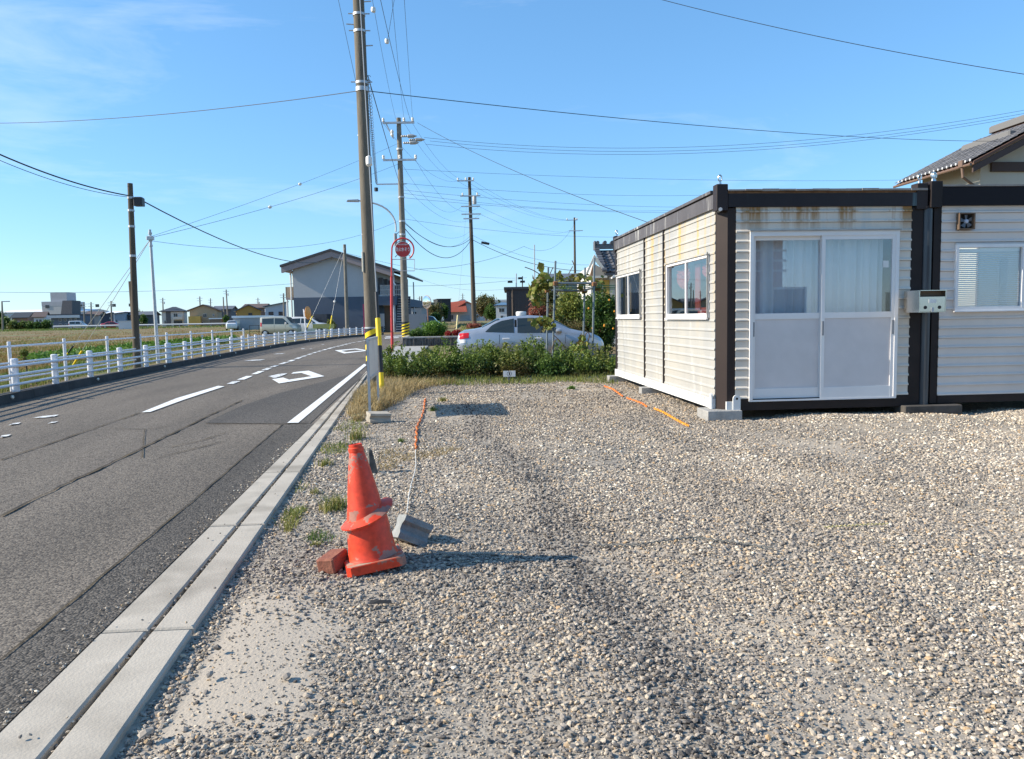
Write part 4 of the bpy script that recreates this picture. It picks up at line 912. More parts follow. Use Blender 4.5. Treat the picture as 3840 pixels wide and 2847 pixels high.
# spool shaped kerb block leaning on the cone
m_blk = M('block_bluegrey', (0.21,0.225,0.225), (0.30,0.31,0.305), scale=14, rough=.95, bump=.5, bscale=70)
prof = [(-.075,-.055),(.075,-.055),(.075,-.028),(.052,-.012),(.052,.012),(.075,.028),(.075,.055),(-.075,.055),(-.075,.028),(-.052,.012),(-.052,-.012),(-.075,-.028)]
o = MB().prism([(-.085, x*1.05, y*1.2) for x, y in prof], (0, 0, 0), (.17, 0, 0)).build('kerb_block_piece', m_blk, loc='local')
p = G(1546, 2035, .0); o.location = (p.x, p.y+.0, .066); o.rotation_euler = (R_(-14), R_(27), R_(14)); tag(o, 'grey grooved concrete block leaning against the traffic cone', 'block')
m_brick = M('brick_red', (0.20,0.07,0.045), (0.30,0.12,0.075), scale=16, rough=.95, bump=.3)
o = MB().bbox(-.05, .05, -.075, .075, 0, .075, .008).build('brick', m_brick, loc='local'); p = G(1250, 2135, 0); o.location = (p.x, p.y+.04, -.005); o.rotation_euler = (R_(6), R_(-8), R_(-24)); tag(o, 'orange-red brick lying left of the traffic cone', 'brick')
o = MB().bbox(-.018, .018, -.04, .04, 0, .09, .004).build('rubber_piece', m_black, loc='local'); p = G(1310, 2060, 0); o.location = (p.x, p.y+.08, -.005); o.rotation_euler = (0, R_(8), R_(20)); tag(o, 'black rubber lump between the brick and the cone', 'rubber')
# black wedge standing behind the cone
o = MB().prism([(-.03,-.02,0),(.04,-.02,0),(.02,-.02,.19),(-.005,-.02,.20)], (0, 0, 0), (0, .05, 0)).build('marker_stub', M('weathered_plastic', (0.035,0.035,0.035), (0.16,0.15,0.13), scale=9, rough=.8), loc='local'); p = G(1398, 1770, 0); o.location = (p.x, p.y, -.01); o.rotation_euler = (R_(-4), R_(-6), R_(15)); tag(o, 'dark broken marker stub standing in the gravel behind the cone', 'marker')
o = MB().add([(-.05,-.012,0),(.05,-.01,0),(.045,.012,.006),(-.045,.01,.012),(0,0,.014)], [(0,1,4),(1,2,4),(2,3,4),(3,0,4),(0,3,2,1)]).build('rubber_scrap', m_black, loc='local'); p = G(1428, 2265, 0); o.location = (p.x, p.y, .005); tag(o, 'small flat black scrap lying on the gravel below the cone', 'scrap')
# ropes
m_rw = M('rope_white', (0.68,0.66,0.60), rough=.9); m_ro = M('rope_orange', (0.85,0.22,0.02), (0.75,0.15,0.02), scale=20, rough=.7); m_ry = M('rope_yellow', (0.48,0.43,0.16), rough=.9)
def rope(name, label, px, r, mat, z=.012, strands=2, turns=30, amp=.0):
    P = [G(x, y, z) for x, y in px]; P = resample(P, max(30, turns*4)); P = [Vector((q.x+amp*math.sin(i*.7), q.y, max(float(lotz(q.x, q.y)), -.03)+z+.004*math.sin(i*1.3))) for i, q in enumerate(P)]
    mb = MB(); n = len(P)
    for s in range(strands):
        Q = []
        for i, q in enumerate(P):
            tt = (P[min(i+1, n-1)]-P[max(i-1, 0)]).normalized(); sd_ = Vector((-tt.y, tt.x, 0)); a = i/n*turns*2*PI+s*PI*2/strands
            Q.append(q+(sd_*math.cos(a)+Vector((0, 0, 1))*math.sin(a))*r*.55)
        mb.tube(Q, r*.62, 5)
    return tag(mb.build(name, mat, loc=tuple(P[0]), smooth=True), label, 'rope')
z6 = lambda x, y: (1000+x*0.6055, 1300+y*0.6055)
rope('rope', 'thin white rope running from the leaning block to the orange tape', [z6(870,1035),z6(880,930),z6(895,850),z6(918,770),z6(924,720),z6(922,640)], .004, m_rw, .022, turns=50)
rope('orange_tape', 'short orange plastic rope beside the left edge of the yard', [z6(922,635),z6(928,560),z6(932,490),z6(958,435),z6(975,390),z6(982,325)], .009, m_ro, .016, turns=26, amp=.006)
rope('rope', 'white twisted rope lying in the shadow of the cone', [z6(1000,1262),z6(1120,1277),z6(1250,1275),z6(1400,1265),z6(1520,1256),z6(1600,1250)], .0035, M('rope_white_shaded', (0.42,0.40,0.35), rough=.9), .022, turns=60)  # same white rope, colour darkened for the part in shadow
zB = lambda x, y: (2280+x*0.2334, 1300+y*0.2334)
rope('orange_tape', 'long orange plastic rope lying beside the hut', [zB(-60,640),zB(80,690),zB(240,790)], .0105, m_ro, .018, turns=20, amp=.006)
rope('orange_tape', 'middle length of orange rope in front of the hut blocks', [zB(300,815),zB(440,870),zB(560,930),zB(625,985)], .0105, m_ro, .018, turns=20, amp=.006)
rope('orange_tape', 'yellow-orange rope end nearest the camera by the front corner block', [zB(740,1010),zB(880,1060),zB(1050,1140),zB(1180,1200),zB(1290,1250)], .012, M('rope_amber', (0.80,0.36,0.03), (0.82,0.24,0.02), scale=20, rough=.7), .02, turns=30, amp=.006)
rope('cord', 'thin grey cord snaking over the gravel right of the cone shadow', [(2240,2035),(2400,2045),(2600,2030),(2750,2048),(2900,2070)], .005, M('cord_grey', (0.16,0.16,0.15), rough=.9), .02, turns=30)
rope('cord', 'yellowed cord scrap lying on gravel at the right', [(3090,1985),(3200,1982),(3330,1975)], .003, m_ry, .022, turns=20)
# number plate 1
p = onG(1908, 1440); np_ = thing('number_sign', 'small white plate with a circled number one on a short post', 'sign', tuple(p))
dep = PR(p)[2]; a, b = AT(1887, 1413, dep), AT(1932, 1390, dep)
MB().box(p.x-.02, p.x+.02, p.y-.015, p.y+.015, p.z-.02, a.z+.03).build('post', M('post_grey', (0.18,0.18,0.18), rough=.8), np_)
MB().box(a.x, b.x, p.y-.03, p.y-.016, a.z, b.z).build('plate', M('plate_white', (0.8,0.8,0.8), rough=.5), np_)
cx_, cz_ = (a.x+b.x)/2, (a.z+b.z)/2; R0 = (b.z-a.z)*.41
V = [];
for i in range(32):
    an = 2*PI*i/32; V += [(cx_+math.cos(an)*R0, p.y-.033, cz_+math.sin(an)*R0), (cx_+math.cos(an)*R0*.87, p.y-.033, cz_+math.sin(an)*R0*.87)]
MB().add(V, [(2*i, 2*((i+1) % 32), 2*((i+1) % 32)+1, 2*i+1) for i in range(32)]).build('circle', m_black, np_)
MB().quad((cx_-.008, p.y-.033, cz_-R0*.6), (cx_+.012, p.y-.033, cz_-R0*.6), (cx_+.012, p.y-.033, cz_+R0*.6), (cx_-.004, p.y-.033, cz_+R0*.6), (cx_-.026, p.y-.033, cz_+R0*.35), (cx_-.02, p.y-.033, cz_+R0*.25), (cx_-.008, p.y-.033, cz_+R0*.36)).build('numeral', m_black, np_)
# notice board seen from its edge
la, lb2 = G(1388, 1572), G(1420, 1530)
bd = thing('notice_board', 'grey metal notice board on two legs seen edge-on beside the drain', 'sign board', tuple(la))
za1 = ZAT(la, 1275); 
for q in (la, lb2): MB().box(q.x-.015, q.x+.015, q.y-.02, q.y+.02, -.05, za1).build('leg', m_galv, bd)
zlo = ZAT(la, 1420); d = (lb2-la); n_ = Vector((d.y, -d.x, 0)).normalized()*.012
pa, pb = la+d*.02, lb2-d*.02
MB().prism([Vector((pa.x, pa.y, zlo))-n_, Vector((pb.x, pb.y, zlo))-n_, Vector((pb.x, pb.y, za1))-n_, Vector((pa.x, pa.y, za1))-n_], (0, 0, 0), n_*2).build('panel', M('board_white', (0.62,0.62,0.60), (0.5,0.5,0.5), scale=3, rough=.5), bd)
for q0, q1, zz in ((pa, pb, za1), (pa, pb, zlo)): MB().bar((q0.x, q0.y, zz), (q1.x, q1.y, zz), .045, .035).build('rim', m_galv, bd)
o = MB().prism([(x*1.25, -.13, y) for x, y in prof], (0, 0, 0), (0, .26, 0)).build('kerb_block_piece', m_conc, loc='local'); p = G(1420, 1585, 0); o.location = (p.x, p.y, .07); o.rotation_euler = (R_(-4), R_(4), R_(-68)); tag(o, 'pale grooved concrete block lying at the foot of the notice board', 'block')
# ---- utility pole beside the drain
m_pole = M('pole_concrete', (0.115,0.098,0.074), (0.175,0.152,0.118), scale=5, rough=.95, bump=.3, bscale=30, stretch=(1,1,.25))
m_pole2 = M('pole_concrete_grey', (0.165,0.15,0.125), (0.23,0.21,0.175), scale=3, rough=.95)
m_yel = M('guard_yellow', (0.85,0.60,0.01), rough=.45); m_blk2 = M('guard_black', (0.016,0.017,0.02), rough=.45)
m_insul = M('porcelain', (0.75,0.72,0.66), rough=.3); m_wire = M('wire_dark', (0.028,0.032,0.034), rough=.6); m_guy = M('guy_wire', (0.35,0.36,0.36), rough=.5, metal=.6)
pb1 = G(1402, 1440); pt1 = Vector((AT(1357, 0, PR(pb1)[2]).x, pb1.y-.02, ZAT(pb1, 0)))
pt1 = pt1+(pt1-Vector((pb1.x, pb1.y, 0)))*.32
pole1 = thing('utility_pole', 'tall weathered concrete utility pole beside the drain, cut by the top edge', 'utility pole', tuple(pb1))
def p1at(z): t = z/pt1.z; return Vector((lerp(pb1.x, pt1.x, t), lerp(pb1.y, pt1.y, t), z))
r1 = .128
MB().cyl(p1at(-.1), pt1, r1, .098, 28).build('shaft', m_pole, pole1, smooth=True)
def helix(fn, r, z0, z1, parent, pitch, wz, mats, nst=3, off=.004):
    for k in range(nst):
        V = []; n = 24; F = []
        for i in range(n+1):
            a = i/n*2*PI; zb = z0+((i/n)*pitch+k*pitch/nst) 
            for zz in (zb, zb+wz): c = fn(zz); V.append((c.x+math.cos(a)*(r+off), c.y+math.sin(a)*(r+off), min(max(zz, z0), z1)))
        for i in range(n): F.append((2*i, 2*i+2, 2*i+3, 2*i+1))
        MB().add(V, F).build('stripe', mats[k % len(mats)], parent, smooth=True)
zs1 = ZAT(pb1, 1232)
MB().cyl(p1at(.25), p1at(zs1), r1+.003, r1+.003, 28, cap=False).build('warning_wrap', m_blk2, pole1, smooth=True)
for kk in range(4): helix(p1at, r1, .25+kk*.22, .25+kk*.22+.75 if kk < 3 else zs1, pole1, .36, .10, [m_yel if kk % 2 else m_yel], 1, .006)
MB().cyl(p1at(zs1), p1at(zs1+.03), r1+.008, r1+.008, 28).build('wrap_clip', m_galv, pole1)
for py in (62, 125, 317):
    z = ZAT(pb1, py); c = p1at(z); MB().cyl(c, p1at(z+.045), r1*.92, r1*.92, 24).build('clamp_band', m_galv, pole1)
    MB().cyl(c+Vector((-.20, -.02, .035)), c+Vector((.20, -.02, .035)), .012, n=8).build('clamp_bolt', m_galv, pole1)
z = ZAT(pb1, 337); MB().cyl(p1at(z-.04), p1at(z+.04), r1*.95, r1*.95, 24).build('clamp_band', m_galv, pole1)
for i, py in enumerate((10, 96, 175, 510, 690, 880, 1010)):
    z = ZAT(pb1, py); s = -1 if i % 2 else 1; c = p1at(z); MB().cyl(c+Vector((s*.08, -.02, 0)), c+Vector((s*(.24 if py < 400 else .11), -.05, 0)), .011, n=6).build('step_bolt', m_galv, pole1)
z = ZAT(pb1, 1020); c = p1at(z)
MB().cyl(c+Vector((-.11, -.085, 0)), c+Vector((-.11, -.085, .38)), .02, n=8).build('number_plate', M('plate_cream', (0.5,0.47,0.38), rough=.6), pole1)
# guy wire with striped guard
gb = G(1433, 1481); gt = p1at(ZAT(pb1, -250))+Vector((0.02, -.12, 0))
guy = thing('guy_wire', 'guy wire with yellow and black guard tube in front of the big pole', 'guy wire', tuple(gb))
MB().cyl(gb, gt, .010, n=6).build('wire', m_guy, guy)
dg = (gt-gb); L_ = dg.length
def gat(py):
    lo, hi = 0, 1
    for _ in range(40):
        m = (lo+hi)/2
        if PR(gb+dg*m)[1] > py: lo = m
        else: hi = m
    return gb+dg*lo
for a_, b_, m_ in ((1481,1398,m_yel),(1398,1297,m_blk2),(1297,1194,m_yel),(1194,1096,m_blk2)): MB().cyl(gat(a_), gat(b_), .045 if b_ > 1100 else .03, n=14).build('guard_tube', m_, guy, smooth=True)
c = gat(605); MB().lathe([(.02,-.1),(.055,-.07),(.06,0),(.055,.07),(.02,.1)], c, dg, n=14).build('insulator', m_insul, guy, smooth=True)
# ================================================================== guard rails
m_rail = M('rail_white', (0.72,0.73,0.76), (0.66,0.67,0.70), scale=3, rough=.4)
m_band = M('post_band', (0.50,0.40,0.30), rough=.5)
def offset_kerb(d): 
    P = resample(KERB[:-2], 120); Q = []
    for i, p in enumerate(P):
        t = (P[min(i+1, 119)]-P[max(i-1, 0)]).normalized(); Q.append(p+Vector((-t.y, t.x, 0))*d)
    return Q
z8 = lambda x, y: (x*.3142, 1050+y*.3142); z5 = lambda x, y: (500+x*.2693, 1080+y*.2693)
ppx = [z8(262,1330),z8(775,1235),z8(1178,1155),z8(1518,1090),z8(1797,1035),z8(2035,990),z5(518,1040),z5(765,1000),z5(972,955),z5(1167,920),z5(1345,888),z5(1515,860),z5(1673,830),z5(1822,810),z5(1950,785),z5(2082,765),z5(2207,745),
       z9(1018,870),z9(1162,850),z9(1302,835),z9(1442,822),z9(1575,810),z9(1708,795),z9(1840,785),z9(1905,778),z9(2038,768)]
gr_ = thing('guard_rail', 'white three-pipe guard rail on thick posts along the far kerb', 'guard rail', tuple(G(*ppx[0], KH)))
post_mesh = None; PH = .56
posts_xy = []
for i, q in enumerate(ppx):
    p = G(*q, KH); kx = float(kerbx(p.y)); p = Vector((kx-.10, p.y, KH)); posts_xy.append(p)
    o = MB().lathe([(.057, 0), (.057, PH-.05), (.06, PH-.05), (.06, PH-.012), (.045, PH), (.0, PH+.004)], (0, 0, 0), n=16).build('post', m_rail, loc='local', smooth=True) if post_mesh is None else None
    if o is not None: post_mesh = o; o.parent = gr_
    else: o = meshcopy(post_mesh, gr_)
    o.location = p-gr_.location
    b_ = MB().lathe([(.0585, PH-.155), (.0585, PH-.13)], p, n=16).build('band', m_band, o, loc=tuple(p)) if False else None
    if i == 0:
        bandm = MB().lathe([(.0582, PH-.16), (.0582, PH-.135)], (0, 0, 0), n=16).build('band', m_band, o, loc='local'); 
    else: meshcopy(bandm, o)
RK = offset_kerb(.03)
yend = posts_xy[-1].y+1
RKc = [p for p in RK if p.y < yend]
for h in (.13, .29, .44): MB().tube([p+Vector((0, 0, KH+h)) for p in RKc], .024, 8).build('rail', m_rail, gr_, smooth=True)
# slimmer fence behind it
fpx = [z8(145,1325),z8(795,1210),z8(1300,1110),z8(1690,1035),z8(2005,975),z5(482,1015),z5(815,970),z5(1110,920),z5(1378,880),z5(1540,850),z5(1608,838),z5(1700,825),z5(2032,770),z9(655,920),z9(1330,830),z9(1545,805),z9(1745,790),z9(1945,775)]
fpx = [z8(145,1325),z8(795,1205),z8(1300,1112),z8(1690,1035),z8(2005,975),z5(482,1018),z5(818,968),z5(1112,918),z5(1380,880),z5(1545,852)]
bf = thing('pedestrian_fence', 'slim white pipe fence standing behind the guard rail', 'fence', tuple(G(*fpx[0], .05)))
FPp = [G(*q, .05) for q in fpx]; fpost = None; FH = .92
a0 = FPp[0]; d0 = (FPp[0]-FPp[1]); FPp = [a0+d0*1.0]+FPp
for i, p in enumerate(FPp):
    if fpost is None: fpost = MB().lathe([(.033, -.05), (.033, FH-.03), (.036, FH-.03), (.03, FH), (0, FH+.003)], (0, 0, 0), n=12).build('post', m_rail, loc='local', smooth=True); o = fpost; o.parent = bf
    else: o = meshcopy(fpost, bf)
    o.location = Vector((p.x, p.y, .05))-bf.location
for h in (.22, .52, .83): MB().tube([Vector((p.x, p.y, .05+h)) for p in FPp], .021, 8).build('rail', m_rail, bf, smooth=True)
low = [z5(1608,838),z9(655,920),z9(1330,832),z9(1545,806),z9(1745,790),z9(1945,775)]
lf = thing('pedestrian_fence', 'lower white pipe fence continuing behind the far end of the guard rail', 'fence', tuple(G(*low[0], .05)))
LPp = [G(*q, .05) for q in low]
for p in LPp: o = MB().lathe([(.033, -.05), (.033, .60), (.036, .60), (.03, .63), (0, .633)], (p.x, p.y, .05), n=10).build('post', m_rail, lf, smooth=True)
for h in (.2, .36, .52): MB().tube([Vector((p.x, p.y, .05+h)) for p in LPp], .021, 8).build('rail', m_rail, lf, smooth=True)
# small round delineator
def delineator(px, py0, py1, r, label):
    p = G(px, py0, .1); z = ZAT(p, py1); o = thing('delineator', label, 'reflector', tuple(p))
    MB().cyl((p.x, p.y, .1), (p.x, p.y, z), .018, n=8).build('stem', m_rail, o); MB().lathe([(r*.8, -.015), (r, -.01), (r, .01), (r*.8, .015)], (p.x, p.y, z), (0.2, -1, 0), n=18).build('disc', M('disc_grey', (0.6,0.6,0.58), rough=.4), o)
delineator(759, 1275, 1260, .09, 'round grey reflector disc above the guard rail near the middle'); delineator(1159, 1235, 1225, .10, 'round grey reflector disc above the guard rail by the parked vans')
# short white barrier by the flats
sb = thing('short_barrier', 'short white pipe barrier at the road end by the flats', 'barrier', tuple(G(1436, 1246)))
pA, pB = G(1437, 1246), G(1474, 1241)
for q in (pA, pB): MB().cyl((q.x, q.y, 0), (q.x, q.y, .72), .06, n=10).build('post', m_rail, sb)
for h in (.25, .45, .65): MB().cyl((pA.x, pA.y, h), (pB.x, pB.y, h), .03, n=8).build('rail', m_rail, sb)

# ================================================================== poles and wires
m_wood = M('pole_timber', (0.075,0.058,0.042), (0.12,0.098,0.07), scale=4, rough=.95, stretch=(1,1,.15))
ATT = {}
def upole(key, name, label, base, px_top, py_top, r0, r1_, mat=None, arms=(), trans=None, n=14, gdep=None):
    mat = mat or m_pole2; t = thing(name, label, 'utility pole', tuple(base)); dep = PR(base)[2]
    zt = ZAT(base, py_top); tx = AT(px_top, py_top, dep).x-AT(PR((base.x, base.y, zt))[0], py_top, dep).x
    top = Vector((base.x+tx, base.y, zt)); MB().cyl(base-Vector((0, 0, .2)), top, r0, r1_, n).build('shaft', mat, t, smooth=True)
    at = lambda py: base.lerp(top, (ZAT(base, py)-base.z)/(zt-base.z))
    for (py, l, r, ins) in arms:
        c = at(py); d = cr0
        a, b = c-d*l-Vector((0, .14, 0)), c+d*r-Vector((0, .14, 0)); MB().bar(a, b, .09, .09).build('crossarm', m_galv, t)
        for s in ins:
            q = c+d*s-Vector((0, .14, 0)); MB().lathe([(.03, .04), (.075, .07), (.055, .12), (.075, .17), (.05, .24), (0, .26)], q, n=10).build('insulator', m_insul, t, smooth=True)
    if trans:
        py0, py1, off = trans; c0, c1 = at(py0), at(py1); c = Vector((c0.x, c0.y-.2, 0))+cr0*off; rr = abs(c1.z-c0.z)*.25
        MB().lathe([(rr*.9, c1.z), (rr, c1.z+.05), (rr, c0.z-.05), (rr*.9, c0.z)], (c.x, c.y, 0), n=16).build('transformer', M('transformer_grey', (0.45,0.46,0.46), rough=.5), t, smooth=True)
    ATT[key] = at; return t
def wire(label, a, b, sag=.3, r=.012, mat=None, name='overhead_wire', n=24):
    a = Vector(a); b = Vector(b); P = []
    for i in range(n+1):
        t = i/n; p = a.lerp(b, t); p.z -= sag*4*t*(1-t); P.append(p)
    return tag(MB().tube(P, r*.62, 5).build(name, mat or m_wire, loc=tuple(a)), label, 'wire')
P2 = AT(1524, CYP, 40.5); P2.z = gz(P2.x, P2.y); P2 = Vector((AT(1522, 1258, 40.5).x, AT(1522, 1258, 40.5).y, .4))
upole('p2', 'utility_pole', 'concrete utility pole with two crossarms behind the low wall', P2, 1495, 443, .20, .115, arms=[(463, .82, .80, (-.78, .28, .72)), (602, .86, .84, (-.84, .0, .82))], n=20)
p2 = bpy.data.objects['utility_pole.001']
at2 = ATT['p2']
# stripes, side arm, strain insulators, small fittings on that pole
zt_ = ZAT(P2, 1207); zb_ = ZAT(P2, 1260)
MB().cyl((P2.x, P2.y, zb_), (P2.x, P2.y, zt_), .203, .203, 20, cap=False).build('warning_wrap', m_blk2, p2, smooth=True)
for k in range(5): helix(lambda z: Vector((P2.x, P2.y, z)), .203, zb_+k*.15-.28, zt_, p2, .32, .075, [m_yel], 1, .006)
for py, l in ((690, 1.25),): c = at2(py); MB().bar(c, c-cr0*l, .06, .06).build('side_arm', m_galv, p2); MB().bar(c, c+cr0*.3, .05, .05).build('side_arm', m_galv, p2); MB().lathe([(.0, -.12), (.1, -.1), (.1, .08), (0, .1)], c-cr0*1.28-Vector((0, 0, .25)), n=10).build('cable_joint', m_blk2, p2)
for py, x0 in ((515, .45), (529, .85), (540, .55)):
    c = at2(py)-Vector((0, .2, 0)); MB().lathe([(.03, 0), (.07, .05), (.04, .1), (.07, .15), (.04, .2), (.07, .25), (.03, .3), (.09, .36), (.09, .62), (0, .85)], c+cr0*(x0-.35), cr0, n=10).build('strain_insulator', M('strain_grey', (0.38,0.37,0.35), rough=.5), p2, smooth=True)
MB().lathe([(.05, 0), (.09, .08), (.06, .16), (.09, .24), (.05, .34), (0, .36)], at2(515)-cr0*.35-Vector((0, .15, 0)), n=10).build('insulator', m_insul, p2, smooth=True)
MB().bar(at2(520)-cr0*.3, at2(463)-cr0*.66-Vector((0, .14, 0)), .05, .05).build('brace', m_galv, p2)
for py in (560, 740, 830, 880): MB().cyl(at2(py)-Vector((0, 0, .04)), at2(py)+Vector((0, 0, .04)), .17, .17, 16).build('clamp_band', m_galv, p2)
# street lamp on that pole
sl = thing('street_lamp', 'curved-arm street lamp fixed to the pole with crossarms', 'street lamp', tuple(at2(880)))
q0 = at2(865)-cr0*.42; dp = PR(q0)[2]; S = [AT(1484, 870, dp), AT(1486, 842, dp), AT(1476, 812, dp), AT(1452, 783, dp), AT(1415, 764, dp), AT(1375, 757, dp), AT(1345, 753, dp)]
S2 = [];
for i in range(len(S)-1):
    for t in (0, .5): S2.append(S[i].lerp(S[i+1], t))
MB().tube(smoothline(S2, 2)+[S[-1]], .045, 8).build('arm', m_galv, sl, smooth=True)
e = S[-1]; MB().prism([e+Vector((0, -.12, .06)), e+Vector((-.55, -.10, .04)), e+Vector((-.62, -.06, -.04)), e+Vector((0, -.10, -.06))], (0, 0, 0), (0, .24, 0)).build('lamp_head', M('lamp_grey', (0.5,0.51,0.52), rough=.4), sl)
c = AT(1483, 905, dp); MB().cyl(c+Vector((0, 0, .4)), c-Vector((0, 0, .25)), .09, n=12).build('ballast_box', M('lamp_box', (0.30,0.31,0.32), rough=.5), sl); MB().bar(c+Vector((0, 0, .3)), at2(880)+Vector((0, 0, .3)), .04, .04).build('bracket', m_galv, sl); MB().bar(c-Vector((0, 0, .1)), at2(900), .04, .04).build('bracket', m_galv, sl)
# further poles
B3 = AT(1779, 1226, 64); B3.z = .55
upole('p3', 'utility_pole', 'dark utility pole with transformer beyond the silver car', B3, 1760, 665, .21, .12, mat=m_wood, arms=[(679, 1.0, .35, (-.95, -.3, .32)), (736, .8, .85, (-.6, .6)), (775, .75, .8, ()), (804, .75, .85, ()), (821, .6, .7, ())], trans=(738, 768, .36))
B4 = AT(2158, 1200, 105); B4.z = .6
upole('p4', 'utility_pole', 'distant utility pole rising behind the tiled gable house', B4, 2154, 816, .2, .12, mat=m_wood, arms=[(826, 1.1, .4, (-1.0, .2, .35)), (866, .8, 1.1, ())])
BW = onG(514, 1385); upole('wood', 'utility_pole', 'brown timber utility pole standing left of the steel pole', BW, 487, 688, .10, .068, mat=m_wood, n=16)
wp = bpy.data.objects['utility_pole.004']; c = ATT['wood'](757); MB().bbox(c.x+.10, c.x+.34, c.y-.12, c.y+.12, c.z-.12, c.z+.12, .03).build('junction_box', m_blk2, wp)
MB().cyl((BW.x-.1, BW.y+.3, BW.z-.1), (BW.x-.16, BW.y+.3, ZAT(BW, 1053)), .075, .06, 10).build('prop_post', m_wood, wp)
for py in (742, 790, 850, 960): MB().cyl(ATT['wood'](py)-Vector((0, 0, .03)), ATT['wood'](py)+Vector((0, 0, .03)), .088, .088, 12).build('band', m_galv, wp)
BS = onG(594, 1362); upole('steel', 'utility_pole', 'slim grey steel pole with guy wires beside the timber pole', BS, 562, 861, .06, .04, mat=m_galv, n=12)
sp = bpy.data.objects['utility_pole.005']; c = ATT['steel'](893); MB().bbox(c.x-.10, c.x+.10, c.y-.10, c.y+.08, c.z-.06, c.z+.06, .02).build('clamp', m_galv, sp)
for py in (879, 905, 925): MB().cyl(ATT['steel'](py), ATT['steel'](py)+Vector((0, 0, .06)), .058, .058, 12).build('band', m_galv, sp)
# guys of the steel pole
for (b0, b1, lab) in (((252,1326),(295,1266),'yellow and black guy guard behind the slim fence, nearer the left edge'), ((283,1357),(358,1250),'yellow guy guard behind the slim fence, next to the timber pole')):
    gp = onG(b0[0]-14, b0[1]+22); top = ATT['steel'](897); gw = thing('guy_wire', lab, 'guy wire', tuple(gp)); MB().cyl(gp, top, .010, n=5).build('wire', m_guy, gw)
    dd = top-gp
    f0, f1, f2 = .02, .085, .16
    MB().cyl(gp+dd*f0, gp+dd*f1, .04, n=10).build('guard_tube', m_yel, gw); MB().cyl(gp+dd*f1, gp+dd*f2, .04, n=10).build('guard_tube', m_blk2 if 'black' in lab else m_yel, gw)
BA = onG(1300, 1236); BA = AT(1302, 1230, 66); BA.z = gz(BA.x, BA.y)
upole('apt', 'utility_pole', 'grey utility pole in front of the two-storey flats', BA, 1292, 917, .17, .12, n=12)
for i, (bx_, by_, tx_, ty_, lab) in enumerate(((1135,1240,1172,1146,'yellow guy guard left of the flats, beside the convex mirror'), (1230,1254,1244,1193,'yellow guy guard in front of the flats'))):
    gp = AT(bx_, by_, 62 if i == 0 else 60); gp.z = gz(gp.x, gp.y); top = ATT['apt'](925); gw = thing('guy_wire', lab, 'guy wire', tuple(gp)); MB().cyl(gp, top, .012, n=5).build('wire', m_guy, gw); dd = top-gp
    MB().cyl(gp, gp+dd*.10, .05, n=10).build('guard_tube', m_blk2 if i == 0 else m_yel, gw); MB().cyl(gp+dd*.10, gp+dd*.22, .05, n=10).build('guard_tube', m_yel, gw)
gp = AT(1712, 1234, 60); gp.z = gz(gp.x, gp.y); gw = thing('guy_wire', 'pale yellow guy guard on the raised lot left of the dark pole', 'guy wire', tuple(gp)); top = ATT['p3'](770)-cr0*.3; MB().cyl(gp, top, .005, n=5).build('wire', m_wire, gw); dd = top-gp; MB().cyl(gp, gp+dd*.11, .055, n=10).build('guard_tube', M('guard_pale', (0.75,0.62,0.28), rough=.5), gw)
# far small poles
far = [(8,1206,7,1129,150,'leftmost far street pole with a small lamp by the left edge'),(57,1165,56,1155,320,None),(316,1206,314,1134,170,'far pole right of the dark blue flats, left of a pair'),(342,1219,341,1133,165,'far pole right of the dark blue flats, right of a pair'),(419,1216,416,1129,165,'far pole beside the red car'),
       (612,1210,610,1117,190,'far pole in front of the white house with hipped roof'),(752,1215,749,1112,185,'far pole in front of the tan gabled house'),(791,1146,789,1119,230,'far pole behind the ridge of the tan house'),(841,1213,837,1114,185,'far bare pole left of the orange gabled house'),(855,1213,848,1086,180,'tall far pole left of the orange gabled house'),(968,1140,967,1117,240,'far pole rising above the brown roof'),(1065,1180,1063,1100,150,'far pole just left of the flats'),
       (1582,1170,1581,1111,150,'far bare pole beside the convex mirror on the right'),(1736,1150,1735,1101,260,'far pole behind the red-roofed house'),(1574,1140,1573,1112,220,'far pole with short arms between flats and dark house')]
for k, (bx_, by_, tx_, ty_, dp_, lab) in enumerate(far):
    if not lab: continue
    b_ = AT(bx_, 1200, dp_); b_.z = gz(b_.x, b_.y); arms = [(ty_+7, .7, .7, ()), (ty_+16, .6, .6, ())] if k not in (0, 8, 12) else []
    upole('f%d' % k, 'utility_pole', lab, b_, tx_, ty_, .2, .13, arms=arms, n=8, trans=(ty_+16, ty_+24, .4) if k in (5, 9, 10) else None)
    if k == 0:
        o_ = [q for q in bpy.data.objects if q.get('label') == lab][0]; c = ATT['f0'](1131); MB().bbox(c.x, c.x+1.4, c.y-.2, c.y+.2, c.z-.1, c.z+.1, .03).build('lamp_head', m_galv, o_)
# antenna masts and floodlight poles on the right
b_ = AT(2005, 1200, 58); b_.z = gz(b_.x, b_.y); upole('ant', 'antenna_mast', 'thin grey mast rising behind the black shed', b_, 2004, 918, .06, .04, mat=m_galv, n=8)
for px_, ty_, arm, lab in ((1936,1026,((1057,-.45),(1057,.45),(1044,.3)),'thin mast with dark floodlights above the black shed'), (1959,1036,(),'short dark pole beside the floodlight mast')):
    b_ = AT(px_, 1200, 90); b_.z = gz(b_.x, b_.y); t_ = upole('fl%d' % px_, 'floodlight_mast', lab, b_, px_, ty_, .08, .06, mat=m_wood if not arm else m_galv, n=8)
    for py_, off in arm: c = ATT['fl%d' % px_](py_)+cr0*off*1.6; MB().bbox(c.x-.28, c.x+.28, c.y-.15, c.y+.15, c.z-.12, c.z+.12, .03).build('floodlight', m_blk2, t_)
